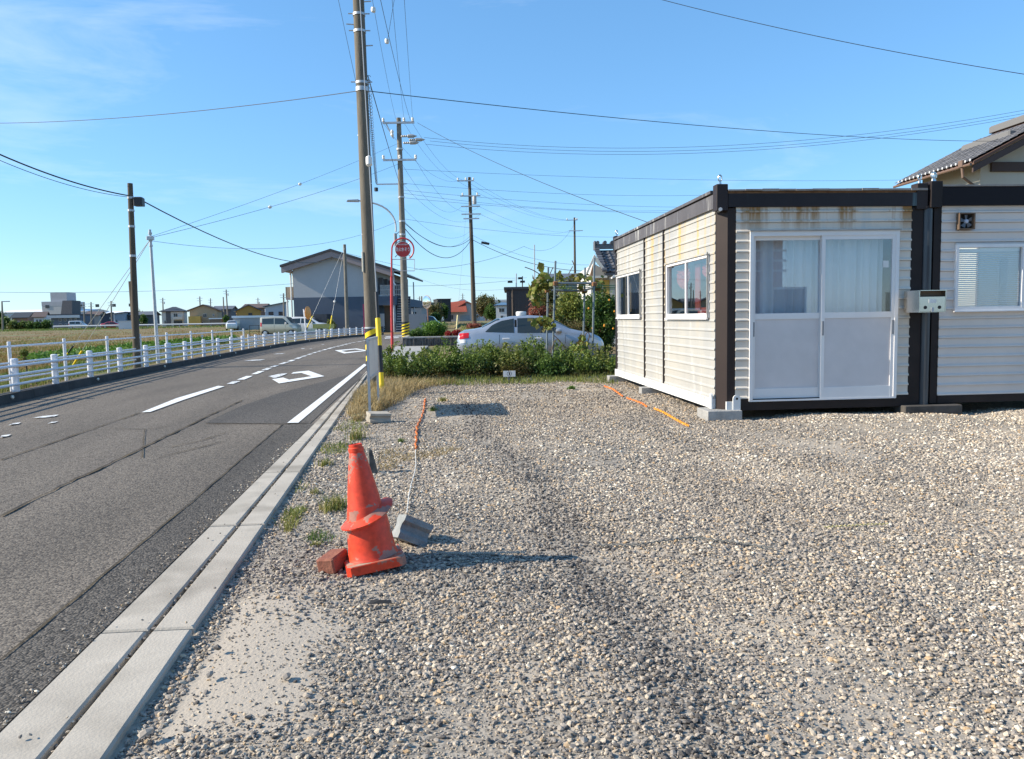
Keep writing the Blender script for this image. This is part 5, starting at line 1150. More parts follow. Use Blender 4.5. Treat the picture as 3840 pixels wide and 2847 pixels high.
# ---- wires
def A(px, py, d): return AT(px, py, d)
d2 = PR(P2)[2]; 
TOPp = lambda px, d: AT(px, -160, d)
at3, at4, atw, ats, ata = ATT['p3'], ATT['p4'], ATT['wood'], ATT['steel'], ATT['apt']
wire('black cable from the big pole leftwards across the sky above the road', p1at(ZAT(pb1, 340)), A(-150, 462, 22), .18, .012)
wire('black cable from the big pole to the tiled house at top right', p1at(ZAT(pb1, 340)), A(3790, 530, 31), .25, .013)
wire('lone wire crossing the upper right corner of the sky', A(2300, -50, 16), A(3900, 288, 13), .12, .010)
for i, (py, px, ey, sg) in enumerate(((516,1590,398,1.15),(529,1612,410,1.15),(541,1596,420,1.15))): wire('%s of three parallel wires running right from the crossarm pole' % ('topmost', 'middle', 'lowest')[i], A(px, py, d2-.2), A(3950, ey-5, 36), sg, .013)
wire('heavy wire sloping from the crossarm pole top to behind the hut roof', at2(462)+cr0*.95, A(2440, 838, 24), .25, .016)
wire('thin wire from the top of the picture down left of the big pole', TOPp(1235, 15.2), p1at(ZAT(pb1, 322))-Vector((.1, 0, 0)), .0, .007)
for i, (x0_, e_) in enumerate(((1375, at2(446)-cr0*.15), (1462, at2(452)+cr0*.28), (1512, at2(450)+cr0*.72), (1398, at2(452)+cr0*.60))):
    wire(('thin wire with white insulator beads nearest the big pole', 'thin wire dropping to the middle insulator of the crossarm pole', 'rightmost thin wire dropping to the crossarm pole', 'knotted cable dropping to the crossarm pole')[i], TOPp(x0_-6, 17), e_, .25, .009 if i < 3 else .013)
wire('short stay wire crossing the knotted cable at the top', TOPp(1505, 17), A(1452, 158, 20), .0, .008)
for i, (px, py, d) in enumerate(((1400,37,18),(1451,155,20))):
    c = A(px, py, d); tag(MB().lathe([(0, -.07), (.05, -.05), (.06, 0), (.05, .05), (0, .07)], c, n=10).build('wire_insulator', m_insul, loc=tuple(c), smooth=True), ('small white insulator beside the big pole near the top', 'white double insulator on the knotted cable')[i], 'insulator')
w0 = p1at(ZAT(pb1, 300))+Vector((.12, 0, 0)); w1_ = at2(690)-cr0*1.25
wire('looped communication cable from the big pole to the side arm of the next pole', w0, w1_, .18, .014)
# spiral hangers of that cable
V = []; P = []
for i in range(560):
    t = i/560; p = w0.lerp(w1_, t); p.z -= .18*4*t*(1-t); a = t*2*PI*70; P.append(p+cr0*(.05*math.cos(a))+Vector((0, 0, .05*math.sin(a)+.05)))
tag(MB().tube(P, .005, 3).build('spiral_hanger', m_wire, loc=tuple(w0)), 'spiral hanger wound around the looped communication cable', 'wire')
wire('heavy cable hugging the right side of the big pole and running to the next pole', p1at(ZAT(pb1, 285))+Vector((.12, 0, 0)), at2(705), .06, .016)
wire('thick cable from the left edge to the timber pole', A(-120, 525, 16), atw(735), .15, .028)
wire('lashed cable under the thick cable at the far left', A(-120, 548, 16), atw(740), .18, .012)
wire('thick cable from the timber pole to the pole before the flats', atw(745)+Vector((.2, 0, 0)), ata(948), 1.25, .03)
wire('cable from the pole before the flats towards the far right', ata(948), A(1975, 1042, 95), .7, .02)
wire('upper thin wire from the steel pole to the crossarm pole', ats(888), at2(536), .15, .009); wire('middle thin wire from the steel pole to the crossarm pole', ats(892), at2(613), .2, .011); wire('lower thin wire from the steel pole to the crossarm pole', ats(903), at2(823), .75, .010)
for px_, py_, t_, e0, e1, sg in ((1124,680,.69,888,536,.15),(1010,770,.5,892,613,.2)):
    a_, b__ = ats(e0), at2(e1); lo = min(range(100), key=lambda k: abs(PR(a_.lerp(b__, k/100))[0]-px_)); p = a_.lerp(b__, lo/100); p.z -= sg*4*(lo/100)*(1-lo/100)
    tag(MB().lathe([(0, -.1), (.05, -.06), (.065, 0), (.05, .06), (0, .1)], p, b__-a_, n=10).build('wire_insulator', m_insul, loc=tuple(p), smooth=True), 'white bead insulator on the %s thin wire left of the big pole' % ('upper' if px_ == 1124 else 'middle'), 'insulator')
wire('low wire running from the left edge across the field to the flats', A(-150, 1094, 60), A(1100, 1064, 76), .35, .02)
wire('wire from the flats stair to the far floodlight mast', A(1530, 1073, 72), A(1936, 1050, 90), .15, .022)
# crossarm pole to dark pole bundle, and beyond
S23 = [(463,.7,679,.3,.9),(463,.28,679,-.3,.9),(463,-.78,679,-.95,.9),(602,.8,775,.7,1.3),(602,.0,775,-.7,1.3),(690,.1,804,.8,1.2),(780,.1,860,.1,1.1)]
nm23 = ('first','second','third','fourth','fifth','sixth','seventh')
for i, (y0_, o0_, y1_, o1_, sg) in enumerate(S23): wire('%s thin wire from the top between crossarm pole and dark pole' % nm23[i], at2(y0_)+cr0*o0_, at3(y1_)+cr0*o1_, sg, .010)
wire('upper heavy sagging cable between crossarm pole and dark pole', at2(828), at3(893), 1.0, .03); wire('lower heavy sagging cable between crossarm pole and dark pole', at2(845), at3(897), 1.6, .035); wire('light lashed cable between the two heavy sagging cables', at2(822), at3(880), 1.2, .014)
for i, (y0_, ex, ey, sg) in enumerate(((634,4000,655,.5),(687,2900,722,.4),(712,2750,776,.3),(724,2700,780,.5),(741,2700,795,.3),(820,2500,885,.4))): wire('%s of the long level wires running right behind the hut roof' % ('topmost','second','third','fourth','fifth','lowest')[i], at2(y0_), A(ex, ey, 52), sg, .011)
c = at2(634).lerp(A(2900, 662, 52), .2); 
for i, (y0_, o0_, y1_, o1_) in enumerate(((679,-.95,826,-1),(679,-.3,826,.2),(679,.32,826,.35),(775,.7,866,1.0),(804,.8,866,-.7))): wire('%s thin wire between the dark pole and the distant pole' % nm23[i], at3(y0_)+cr0*o0_, at4(y1_)+cr0*o1_, .9, .013)
wire('heavy cable from the dark pole to the tiled gable house', at3(897), A(2330, 1010, 60), 1.0, .035); wire('lashed thin cable above the heavy cable right of the dark pole', at3(880), A(2330, 985, 60), 1.0, .016)
wire('cable rising from the cistern sign side to the dark pole arm', A(1557, 1010, 55), A(1965, 924, 75), .5, .022); wire('drooping cable loop right of the dark pole', A(1965, 924, 75), at4(840), 1.6, .02)
wire('faint wire from the flats across to the black shed', A(1500, 1010, 78), A(1930, 1080, 60), .9, .012)
bx = A(1820, 912, 62); tag(MB().cyl(bx-cr0*.32+Vector((0, 0, .06)), bx+cr0*.32-Vector((0, 0, .07)), .1, n=10).build('cable_joint', m_blk2, loc=tuple(bx)), 'black cable joint hanging right of the dark pole', 'cable joint')

# ================================================================== fire cistern sign
rp = G(1469, 1319); dr = PR(rp)[2]; m_redp = M('sign_red', (0.55,0.035,0.035), (0.47,0.03,0.03), scale=3, rough=.45)
fs = thing('fire_cistern_sign', 'red hooked post with round red fire cistern sign', 'sign', tuple(rp))
z2 = lambda x, y: (1000+x*.4237, 800+y*.4237)
up = lambda x, y: AT(*z2(x, y), dr)
S = [rp-Vector((0, 0, .2)), up(1112, 1230), up(1106, 800), up(1106, 560)]; MB().tube(S, .055, 10).build('post', m_redp, fs, smooth=True)
cc = up(1205, 320); rr = (up(1302, 320)-cc).length
arc = [up(1106, 560), up(1105, 420)]+[cc+cr0*(math.cos(a)*rr)+Vector((0, 0, math.sin(a)*rr)) for a in np.linspace(PI, -.95, 30)]
MB().tube(arc, .032, 8).build('hook', m_redp, fs, smooth=True)
R0 = (up(1277, 320)-up(1137, 320)).length/2; fwd = Vector((0, -1, 0))
dsc = MB().lathe([(R0*.97, -.012), (R0, -.008), (R0, .008), (R0*.97, .012)], cc, fwd, n=40).build('disc_rim', m_white, fs)
MB().lathe([(R0*.955, .013), (0, .0135)], cc, fwd, n=40).build('disc_face', m_redp, fs)
for a in (.75, 2.35, 3.9, 5.5): d = cr0*math.cos(a)+Vector((0, 0, math.sin(a))); MB().cyl(cc+d*R0*.95, cc+d*rr, .018, n=6).build('spoke', m_galv, fs)
def text_mesh(name, body, size, loc, parent, mat, xs=1.0, rz=0):
    cu__ = bpy.data.curves.new(name, 'FONT'); cu__.body = body; cu__.align_x = 'CENTER'; cu__.align_y = 'CENTER'; cu__.size = size; cu__.extrude = .001; cu__.offset = size*.012
    to = bpy.data.objects.new(name, cu__); COL.objects.link(to); dg_ = bpy.context.evaluated_depsgraph_get(); dg_.update()
    me = bpy.data.meshes.new_from_object(to.evaluated_get(dg_)); bpy.data.objects.remove(to); o = bpy.data.objects.new(name, me); COL.objects.link(o)
    me.materials.clear(); me.materials.append(mat); o.parent = parent; pl_ = Vector(parent.location); o.location = Vector(loc)-pl_; o.rotation_euler = (R_(90), 0, rz); o.scale = (xs, 1, 1); return o
m_letter = M('lettering_white', (0.8,0.8,0.78), rough=.6)
text_mesh('lettering', '防火水そう', .165, cc+fwd*.022-Vector((0, 0, .01)), fs, m_letter, .70, 0)
text_mesh('lettering', 'FIRE CISTERN', .068, cc+fwd*.022+Vector((0, 0, R0*.60)), fs, m_letter, .95, 0)
fr_ = [up(1112, 408), up(1308, 408), up(1308, 510), up(1112, 510), up(1112, 408)]
for a, b in zip(fr_, fr_[1:]): MB().cyl(a, b, .014, n=6).build('wire_frame', m_galv, fs)
MB().quad(up(1118, 590), up(1146, 635), up(1136, 640), up(1108, 600)).build('tape_scrap', m_white, fs)
# second red post by the flats
q = AT(1368, 1240, 66); q.z = gz(q.x, q.y); q2 = AT(1363, 1141, 66); tag(MB().cyl(q, q2, .07, n=10).build('red_post', M('post_crimson', (0.45,0.03,0.09), rough=.5), loc=tuple(q)), 'crimson post standing in front of the flats behind the big pole', 'post')
# ---- convex mirrors
def mirror(label, px, py, r, base, dep, face, backc, polec, plean=0):
    b_ = AT(base[0], base[1], dep); b_.z = gz(b_.x, b_.y); c = AT(px, py, dep); t = thing('convex_mirror', label, 'mirror', tuple(b_))
    MB().cyl(b_, Vector((c.x+plean, c.y+.12, c.z+r*.6)), .045, n=10).build('post', polec, t)
    f = Vector(face).normalized(); MB().lathe([(r, -.02), (r*1.04, .0), (r, .03)], c, f, n=28).build('rim', backc, t, smooth=True)
    MB().lathe([(r*.97, .03), (r*.8, .06), (r*.5, .085), (0, .10)], c, f, n=28).build('mirror_face', M('mirror_glass', (0.8,0.8,0.8), rough=.02, metal=1), t, smooth=True)
    MB().lathe([(r*.98, -.02), (r*.6, -.10), (0, -.14)], c, f, n=28).build('back_shell', backc, t, smooth=True); return t
m_mor = M('mirror_orange', (0.80,0.33,0.06), (0.70,0.26,0.05), scale=5, rough=.5)
mirror('orange-backed convex mirror on a white post by the parked vans', 1155, 1174, .50, (1150, 1268), 60, (-.95, .25, 0), m_mor, m_rail, -.35)
mirror('round convex mirror on a brown post right of the crosswalk flats', 1601, 1133, .42, (1607, 1210), 50, (-.75, -.65, -.05), M('mirror_tan', (0.42,0.30,0.2), rough=.5), M('post_brownred', (0.2,0.09,0.06), rough=.6))
# ================================================================== houses
m_win = M('far_window', (0.03,0.035,0.045), rough=.12); m_wfr = M('window_frame_far', (0.55,0.55,0.54), rough=.5)
m_tile = M('roof_tile_grey', (0.10,0.105,0.115), (0.15,0.155,0.165), scale=6, rough=.55)
m_tiled = M('roof_dark', (0.035,0.037,0.045), (0.055,0.057,0.065), scale=3, rough=.6); m_roofb = M('roof_brown', (0.10,0.07,0.06), (0.14,0.10,0.085), scale=4, rough=.7)
m_solar = M('roof_blue_panel', (0.07,0.10,0.14), rough=.25); m_wgrey = M('roof_pale', (0.55,0.56,0.57), rough=.5)
W_ = lambda n, c: M('wall_'+n, c, tuple(v*.9 for v in c), scale=.7, rough=.9)
def house(name, label, px0, px1, eave, ridge, dep, wall, roof, kind='gable_side', D=7., rot=0, wins=(), lwins=(), over=.5, cat='house', base=None, side=None, wmat=None, doors=()):
    """a house whose outline spans photo columns px0..px1 at distance dep; rot turns its left wall to the camera"""
    pxc = (px0+px1)/2; p = AT(pxc, CYP, dep); z0 = gz(p.x, p.y) if base is None else base
    Wt = (px1-px0)*dep/F_PX; c_, s_ = math.cos(R_(rot)), math.sin(R_(rot)); w = max(2.5, (Wt-D*s_)/c_)
    foot = Vector((p.x, p.y, z0)); hz = lambda py: ZAT(foot, py)-z0
    he, hr = hz(eave), hz(ridge); ang = -YAW+R_(rot)
    # front centre so that the outline is centred: lateral extent from -(w/2)c - D s .. +(w/2)c
    lat = D*s_/2; org = foot+cr0*lat
    t = thing(name, label, cat, tuple(org), rz=ang); X0_, X1_ = -w/2, w/2; Lc = 'local'
    MB().box(X0_, X1_, 0, D, -.3, he).build('wall', wall, t, loc=Lc)
    o = over
    if kind == 'gable_side':       # ridge parallel to the front
        P = [(-o, he-.12), (D/2, hr), (D+o, he-.12)]; th = .18
        for a, b in ((P[0], P[1]), (P[1], P[2])): MB().prism([(X0_-o, a[0], a[1]), (X0_-o, b[0], b[1]), (X0_-o, b[0], b[1]+th), (X0_-o, a[0], a[1]+th)], (0, 0, 0), (w+2*o, 0, 0)).build('roof', roof, t, loc=Lc)
        MB().prism([(X0_+.01, 0.0, he), (X0_+.01, D, he), (X0_+.01, D/2, hr-.02)], (0, 0, 0), (w-.02, 0, 0)).build('gable_wall', side or wall, t, loc=Lc)
    elif kind == 'gable_front':
        th = .2
        for a, b in (((X0_-o, he-.15), (0, hr)), ((0, hr), (X1_+o, he-.15))): MB().prism([(a[0], -o, a[1]), (b[0], -o, b[1]), (b[0], -o, b[1]+th), (a[0], -o, a[1]+th)], (0, 0, 0), (0, D+2*o, 0)).build('roof', roof, t, loc=Lc)
        MB().prism([(X0_, 0.01, he), (X1_, 0.01, he), (0, 0.01, hr-.02)], (0, 0, 0), (0, D-.02, 0)).build('gable_wall', side or wall, t, loc=Lc)
    elif kind == 'hip':
        i = min(w, D)*.42; V = [(X0_-o, -o, he), (X1_+o, -o, he), (X1_+o, D+o, he), (X0_-o, D+o, he), (X0_+i, D/2, hr), (X1_-i, D/2, hr)]
        V2 = [(x, y, z-.15) for x, y, z in V[:4]]
        MB().add(V+V2, [(0,1,5,4),(1,2,5),(2,3,4,5),(3,0,4),(0,6,7,1),(1,7,8,2),(2,8,9,3),(3,9,6,0),(6,9,8,7)]).build('roof', roof, t, loc=Lc)
    elif kind == 'flat':
        MB().box(X0_-o*.3, X1_+o*.3, -o*.3, D+o*.3, he+.002, max(hr, he+.15)).build('roof', roof, t, loc=Lc)
    elif kind in ('shed_l', 'shed_r'):   # slopes up to the right / left
        zl, zr = (he, hr) if kind == 'shed_l' else (hr, he)
        MB().prism([(X0_-o, -o, zl), (X1_+o, -o, zr), (X1_+o, -o, zr+.18), (X0_-o, -o, zl+.18)], (0, 0, 0), (0, D+2*o, 0)).build('roof', roof, t, loc=Lc)
        MB().prism([(X0_, 0.01, he), (X1_, 0.01, he)]+([(X1_, 0.01, hr)] if kind == 'shed_l' else [(X0_, 0.01, hr)]), (0, 0, 0), (0, D-.02, 0)).build('gable_wall', side or wall, t, loc=Lc)
    def win(x0, x1, z0_, z1_, face):
        if face == 'F':
            f = MB().box(x0, x1, -.06, -.002, z0_, z1_).build('window', wmat or m_wfr, t, loc=Lc); MB().box(x0+.06, (x0+x1)/2-.03, -.075, -.061, z0_+.06, z1_-.06).build('pane', m_win, f, loc=Lc); MB().box((x0+x1)/2+.03, x1-.06, -.075, -.061, z0_+.06, z1_-.06).build('pane', m_win, f, loc=Lc)
        else:
            f = MB().box(X0_-.06, X0_-.002, x0, x1, z0_, z1_).build('window', wmat or m_wfr, t, loc=Lc); MB().box(X0_-.075, X0_-.061, x0+.06, x1-.06, z0_+.06, z1_-.06).build('pane', m_win, f, loc=Lc)
    for u0, u1, v0, v1 in wins: win(X0_+u0*w, X0_+u1*w, v0*he, v1*he, 'F')
    for u0, u1, v0, v1 in lwins: win(u0*D, u1*D, v0*he, v1*he, 'L')
    for u0, u1, v1, mt in doors: MB().box(X0_+u0*w, X0_+u1*w, -.07, -.002, 0, v1*he).build('door', mt, t, loc=Lc)
    return t, w, he, hr
a0 = lambda x, y: (x*.2244, 1080+y*.2244)
H = house
ww2 = [(.12,.3,.55,.8),(.6,.85,.55,.8),(.15,.4,.1,.38),(.6,.85,.1,.38)]
H('house', 'brown low house with long dark roof at far left behind the hedge', a0(205,0)[0], a0(512,0)[0], 1192, 1173, 230, W_('umber', (0.22,0.14,0.11)), m_tiled, 'gable_side', rot=12, wins=[(.3,.45,.3,.7)])
H('house', 'white house with steep brown roof left of the grain silo', a0(510,0)[0], a0(792,0)[0], 1190, 1171, 225, W_('white', (0.62,0.62,0.62)), m_roofb, 'gable_side', rot=20, wins=[(.2,.4,.5,.8),(.5,.75,.5,.8)], lwins=[(.4,.6,.4,.75)])
t_, w_, he_, hr_ = H('silo_building', 'tall windowless grey grain silo with penthouse on the far skyline', a0(780,0)[0], a0(1190,0)[0], 1148, 1131, 420, W_('silo', (0.50,0.48,0.46)), W_('silotop', (0.42,0.42,0.44)), 'flat', D=18, rot=0, cat='silo', over=.2)
MB().box(w_/2-9, w_/2-.2, 1, 10, hr_+.02, hr_+4.8).build('penthouse', W_('silotop', (0.42,0.42,0.44)), t_, loc='local')
for k in range(6): MB().box(-w_/2+2+k*9, -w_/2+4+k*9, -.2, -.02, he_+1.2-2.2, he_+1.6-1.0).build('louvre', m_win, t_, loc='local')
for px0, px1, ty, lab in ((45*.2244,780*.2244,1162,'long white-roofed warehouse at far left behind the brown house'), (1190*.2244,1500*.2244,1159,'white-roofed warehouse right of the grain silo'), (1700*.2244,2105*.2244,1167,'white-roofed warehouse behind the navy house')):
    H('warehouse', lab, px0, px1, ty+9, ty, 420, W_('pale', (0.5,0.51,0.53)), M('roof_white', (0.82,0.83,0.84), rough=.5), 'gable_side', D=26, cat='warehouse')
t_, w_, he_, hr_ = H('apartment_block', 'dark blue-grey flats with white balcony fascia at far left', a0(885,0)[0], a0(1400,0)[0], 1184, 1178, 205, W_('slate', (0.13,0.16,0.20)), m_tiled, 'flat', D=8, rot=5, wins=[(.26,.36,.55,.78),(.44,.52,.55,.78),(.62,.7,.55,.78),(.80,.86,.55,.78),(.26,.36,.12,.36),(.46,.52,.12,.36),(.56,.62,.12,.36)], cat='flats')
MB().box(-w_/2-.6, w_/2, -1.0, -.3, he_-.6, he_+.1).build('white_fascia', W_('white', (0.62,0.62,0.62)), t_, loc='local'); MB().prism([(-w_*.22, 1, hr_), (w_*.16, 1, hr_), (w_*.12, 2, hr_+3.6), (-w_*.2, 2, hr_+3.6)], (0, 0, 0), (0, 5, 0)).build('roof_gable', m_tiled, t_, loc='local')
H('house', 'grey-roofed house between the two far poles', a0(1440,0)[0], a0(1700,0)[0], 1183, 1170, 240, W_('grey', (0.33,0.32,0.31)), m_roofb, 'gable_side', rot=10, wins=[(.2,.5,.3,.7)])
H('house', 'navy box house with bright white left wall', a0(1590,0)[0], a0(1872,0)[0], 1184, 1174, 200, W_('navy', (0.045,0.055,0.09)), m_tiled, 'shed_l', D=8, rot=24, wins=[(.8,.9,.7,.85)], lwins=[(.15,.3,.7,.85),(.5,.62,.7,.85),(.2,.35,.35,.5),(.55,.7,.35,.5)], over=.2)
H('house', 'pale blue-grey house with white porch behind the shed', a0(1880,0)[0], a0(2110,0)[0], 1178, 1172, 215, W_('bluegrey', (0.36,0.40,0.46)), m_tile, 'shed_l', D=7, rot=18, lwins=[(.3,.6,.3,.7)], wins=[(.1,.25,.3,.6)])
H('garden_shed', 'small white shed standing at the field edge', a0(2070,0)[0], a0(2182,0)[0], 1206, 1204, 150, W_('white', (0.62,0.62,0.62)), m_wgrey, 'flat', D=2.5, rot=14, cat='shed', over=.2)
b0 = lambda x: 500+x*.2693
H('house', 'dark low house behind the steel pole', b0(-60), b0(295), 1182, 1170, 220, W_('charcoal', (0.12,0.12,0.13)), m_tile, 'gable_side', rot=8, wins=[(.1,.3,.4,.7),(.6,.8,.4,.7)])
t_, w_, he_, hr_ = H('house', 'white two-storey house with dark hipped roof and balcony', b0(335), b0(722), 1167, 1150, 190, W_('offwhite', (0.58,0.56,0.52)), m_tiled, 'hip', D=8, rot=16, wins=[(.55,.75,.55,.85),(.1,.2,.1,.4)], lwins=[(.3,.5,.5,.85),(.3,.5,.1,.4)], doors=[(.55,.95,.38,m_win)])
MB().box(w_*.05, w_/2, -1.2, -.05, he_*.45, he_*.62).build('balcony', W_('offwhite', (0.58,0.56,0.52)), t_, loc='local'); MB().box(-w_*.30, -w_*.08, -.1, -.003, 0, he_).build('dark_bay', W_('charcoal', (0.12,0.12,0.13)), t_, loc='local')
t_, w_, he_, hr_ = H('house', 'tan gabled house with bright yellow left wing', b0(722), b0(1195), 1164, 1145, 185, W_('tan', (0.40,0.32,0.21)), m_roofb, 'gable_front', D=9, rot=14, wins=[(.48,.62,.55,.78),(.83,.9,.6,.75),(.35,.48,.12,.28)], lwins=[(.2,.5,.55,.8)])
MB().box(-w_/2-.02, -w_/2+2.6, -2.2, -.05, 0, he_*.62).build('yellow_wing', W_('ochre', (0.62,0.40,0.10)), t_, loc='local')
H('house', 'dark-walled house with long tiled roof behind the tan house', b0(1120), b0(1400), 1160, 1149, 215, W_('charcoal', (0.12,0.12,0.13)), m_tile, 'gable_side', rot=8, wins=[(.3,.45,.5,.75)])
H('carport', 'white-roofed carport between the tan and orange houses', b0(1060), b0(1252), 1197, 1193, 178, W_('brownboard', (0.20,0.15,0.11)), M('roof_white', (0.72,0.74,0.76), rough=.5), 'flat', D=5, cat='carport', rot=10)
H('house', 'orange gabled house with solar panels on the roof', b0(1335), b0(1800), 1166, 1145, 180, W_('orange', (0.42,0.25,0.07)), m_solar, 'gable_front', D=8, rot=20, wins=[(.48,.64,.6,.85)], lwins=[(.15,.28,.6,.8),(.42,.55,.6,.8),(.7,.82,.6,.8)], wmat=m_tiled)
H('house', 'brown-roofed house whose ridge shows behind the orange house', b0(1570), b0(1860), 1155, 1141, 230, W_('umber', (0.22,0.14,0.11)), m_roofb, 'gable_side', rot=0)
H('house', 'pale blue house with sloping mono-pitch roof left of the flats', b0(1750), b0(2160), 1152, 1134, 165, W_('paleblue', (0.42,0.47,0.54)), m_solar, 'shed_l', D=7, rot=18, wins=[(.15,.38,.55,.75),(.62,.82,.55,.75)], lwins=[(.2,.32,.5,.75),(.45,.57,.5,.75),(.7,.82,.5,.75)], wmat=m_tiled)
t_, w_, he_, hr_ = H('storage_shed', 'long low grey shed with white roof behind the parked van', b0(1375), b0(1900), 1192, 1184, 120, W_('shedgrey', (0.40,0.40,0.41)), M('roof_white', (0.72,0.74,0.76), rough=.5), 'flat', D=5, rot=8, cat='shed', doors=[(.04,.2,.8,W_('cream', (0.6,0.57,0.48)))])

# ---- the two-storey flats
dA = 78.; pA_ = AT(1285, CYP, dA); zA = 0.0; gA = Vector((pA_.x, pA_.y, zA)); hA = lambda py: ZAT(gA, py)-zA
xA = lambda px: (px-1285)*dA/F_PX
fl = thing('apartment_block', 'two-storey flats with blue-grey base, white upper wall and outside stair', 'flats', tuple(gA), rz=-YAW)
Lc = 'local'; m_navy = M('flats_blue', (0.075,0.10,0.14), (0.09,0.115,0.155), scale=.5, rough=.85); m_upw = M('flats_white', (0.40,0.41,0.42), (0.44,0.45,0.46), scale=.4, rough=.9); m_soff = M('soffit_mauve', (0.30,0.25,0.25), rough=.9)
xl, xr = xA(1113), xA(1424); zmid = hA(1114); zeL, zeR = hA(1008), hA(1010); zr_ = hA(943); xrdg = xA(1262); DA = 24.
MB().box(xl, xr, 0, DA, -.3, zmid).build('lower_wall', m_navy, fl, loc=Lc)
MB().prism([(xl+.02, .02, zmid+.003), (xr-.02, .02, zmid+.003), (xr-.02, .02, zeR+.1), (xrdg, .02, zr_-.35), (xl+.02, .02, zeL+.1)], (0, 0, 0), (0, DA-.1, 0)).build('upper_wall', m_upw, fl, loc=Lc)
el, er = xA(1074), xA(1494); zel, zer = hA(1000), hA(1034)
zr2 = zr_; 
for a, b, nm in (((el, zel), (xrdg, zr2), 'roof'), ((xrdg, zr2), (er, hA(1020)), 'roof')): MB().prism([(a[0], -.7, a[1]), (b[0], -.7, b[1]), (b[0], -.7, b[1]+.22), (a[0], -.7, a[1]+.22)], (0, 0, 0), (0, DA+1.2, 0)).build(nm, m_tiled, fl, loc=Lc)
for a, b in (((el+.1, zel), (xrdg, zr2)), ((xrdg, zr2), (er-.1, hA(1020)))): MB().prism([(a[0], -.6, a[1]-.55), (b[0], -.6, b[1]-.62), (b[0], -.6, b[1]-.005), (a[0], -.6, a[1]-.005)], (0, 0, 0), (0, .5, 0)).build('bargeboard', m_soff, fl, loc=Lc)
MB().box(el+.2, xl, -.3, DA, zel-.45, zel-.3).build('soffit', m_soff, fl, loc=Lc)
# left balconies
xb = xA(1078)
for k in range(2): MB().box(xb, xl-.02, .6+k*10, 9.8+k*10, zmid-.15, zmid+.05).build('balcony_floor', m_soff, fl, loc=Lc); MB().box(xb, xb+.12, .6+k*10, 9.8+k*10, zmid+.05, hA(1072)).build('balcony_panel', M('balcony_tan', (0.42,0.33,0.24), rough=.8), fl, loc=Lc)
for x_, y_ in ((xb+.1, .7), (xb+1.1, .7), (xl-.35, .5)): MB().cyl((x_, y_, 0), (x_, y_, zmid-.15 if x_ < xl-.5 else zel-.4), .09, n=8).build('balcony_post', m_wfr, fl, loc=Lc)
MB().box(xb+.05, xl-.1, .6, .65, zmid+.05, hA(1072)).build('balcony_end', M('balcony_tan', (0.42,0.33,0.24), rough=.8), fl, loc=Lc)
MB().bbox(xb+.6, xb+1.1, 1, 1.4, zmid+.06, zmid+2.6, .05).build('balcony_screen', W_('cream', (0.6,0.57,0.48)), fl, loc=Lc)
# right gallery with stair
xg = xA(1490)
MB().box(xr+.02, xg, 0, DA, zmid-.9, zmid-.0).build('gallery_beam', m_navy, fl, loc=Lc)
for x_, y_ in ((xg-.1, .2), (xg-.1, 8), (xr+1.6, .1), (xg-.1, 16)): MB().cyl((x_, y_, 0), (x_, y_, zer), .07, n=8).build('gallery_post', m_galv, fl, loc=Lc)
for k in range(15):
    x_ = lerp(xr+.35, xg, k/14); MB().cyl((x_, .05, zmid), (x_, .05, hA(1073)), .025, n=6).build('baluster', m_galv, fl, loc=Lc)
for zz in (zmid+.15, hA(1090), hA(1073)): MB().cyl((xr+.3, .05, zz), (xA(1535), .05, zz), .035, n=6).build('handrail', m_galv, fl, loc=Lc)
for k in range(8): x_ = lerp(xg, xA(1535), k/7); MB().cyl((x_, .05, zmid), (x_, .05, hA(1073)), .02, n=6).build('baluster', m_galv, fl, loc=Lc)
xs0, xs1 = xA(1492), xA(1512); MB().box(xs0-.2, xA(1537), 2.0, 2.3, 0, zmid).build('stair_side', m_navy, fl, loc=Lc)
for k in range(14): MB().box(xs0, xs1+.6, -.4+k*.16, -.1+k*.16, k*zmid/14, k*zmid/14+.07).build('stair_tread', m_galv, fl, loc=Lc)
for x_ in (xs0-.05, xs1+.65): MB().prism([(x_, -.5, -.1), (x_, -.2, -.1), (x_, 2.1, zmid), (x_, 1.8, zmid)], (0, 0, 0), (.06, 0, 0)).build('stair_stringer', m_tiled, fl, loc=Lc)
MB().box(xA(1440), xA(1470), 1.5, 1.6, 0, hA(1150)).build('door', W_('brownboard', (0.20,0.15,0.11)), fl, loc=Lc); MB().box(xA(1436), xA(1478), 1.3, 1.49, hA(1150), hA(1146)).build('door_canopy', m_wfr, fl, loc=Lc)
for k in range(5): MB().bbox(xr+.05, xr+.5, .8+k*3, 1.2+k*3, zmid+.2, zmid+1.9, .03).build('meter_box', W_('charcoal', (0.12,0.12,0.13)), fl, loc=Lc); MB().bbox(xr+.05, xr+.5, .8+k*3, 1.2+k*3, .6, 1.9, .03).build('meter_box', m_wfr, fl, loc=Lc)
MB().lathe([(.12, 0), (.14, .1), (.05, .2)], (xA(1268), -.25, hA(1130)), (0, -1, -.5), n=12).build('flood_lamp', m_wfr, fl, loc=Lc)
MB().box(xA(1165), xA(1260), -3, -1.2, 0, hA(1178)).build('bin_store', m_tiled, fl, loc=Lc)

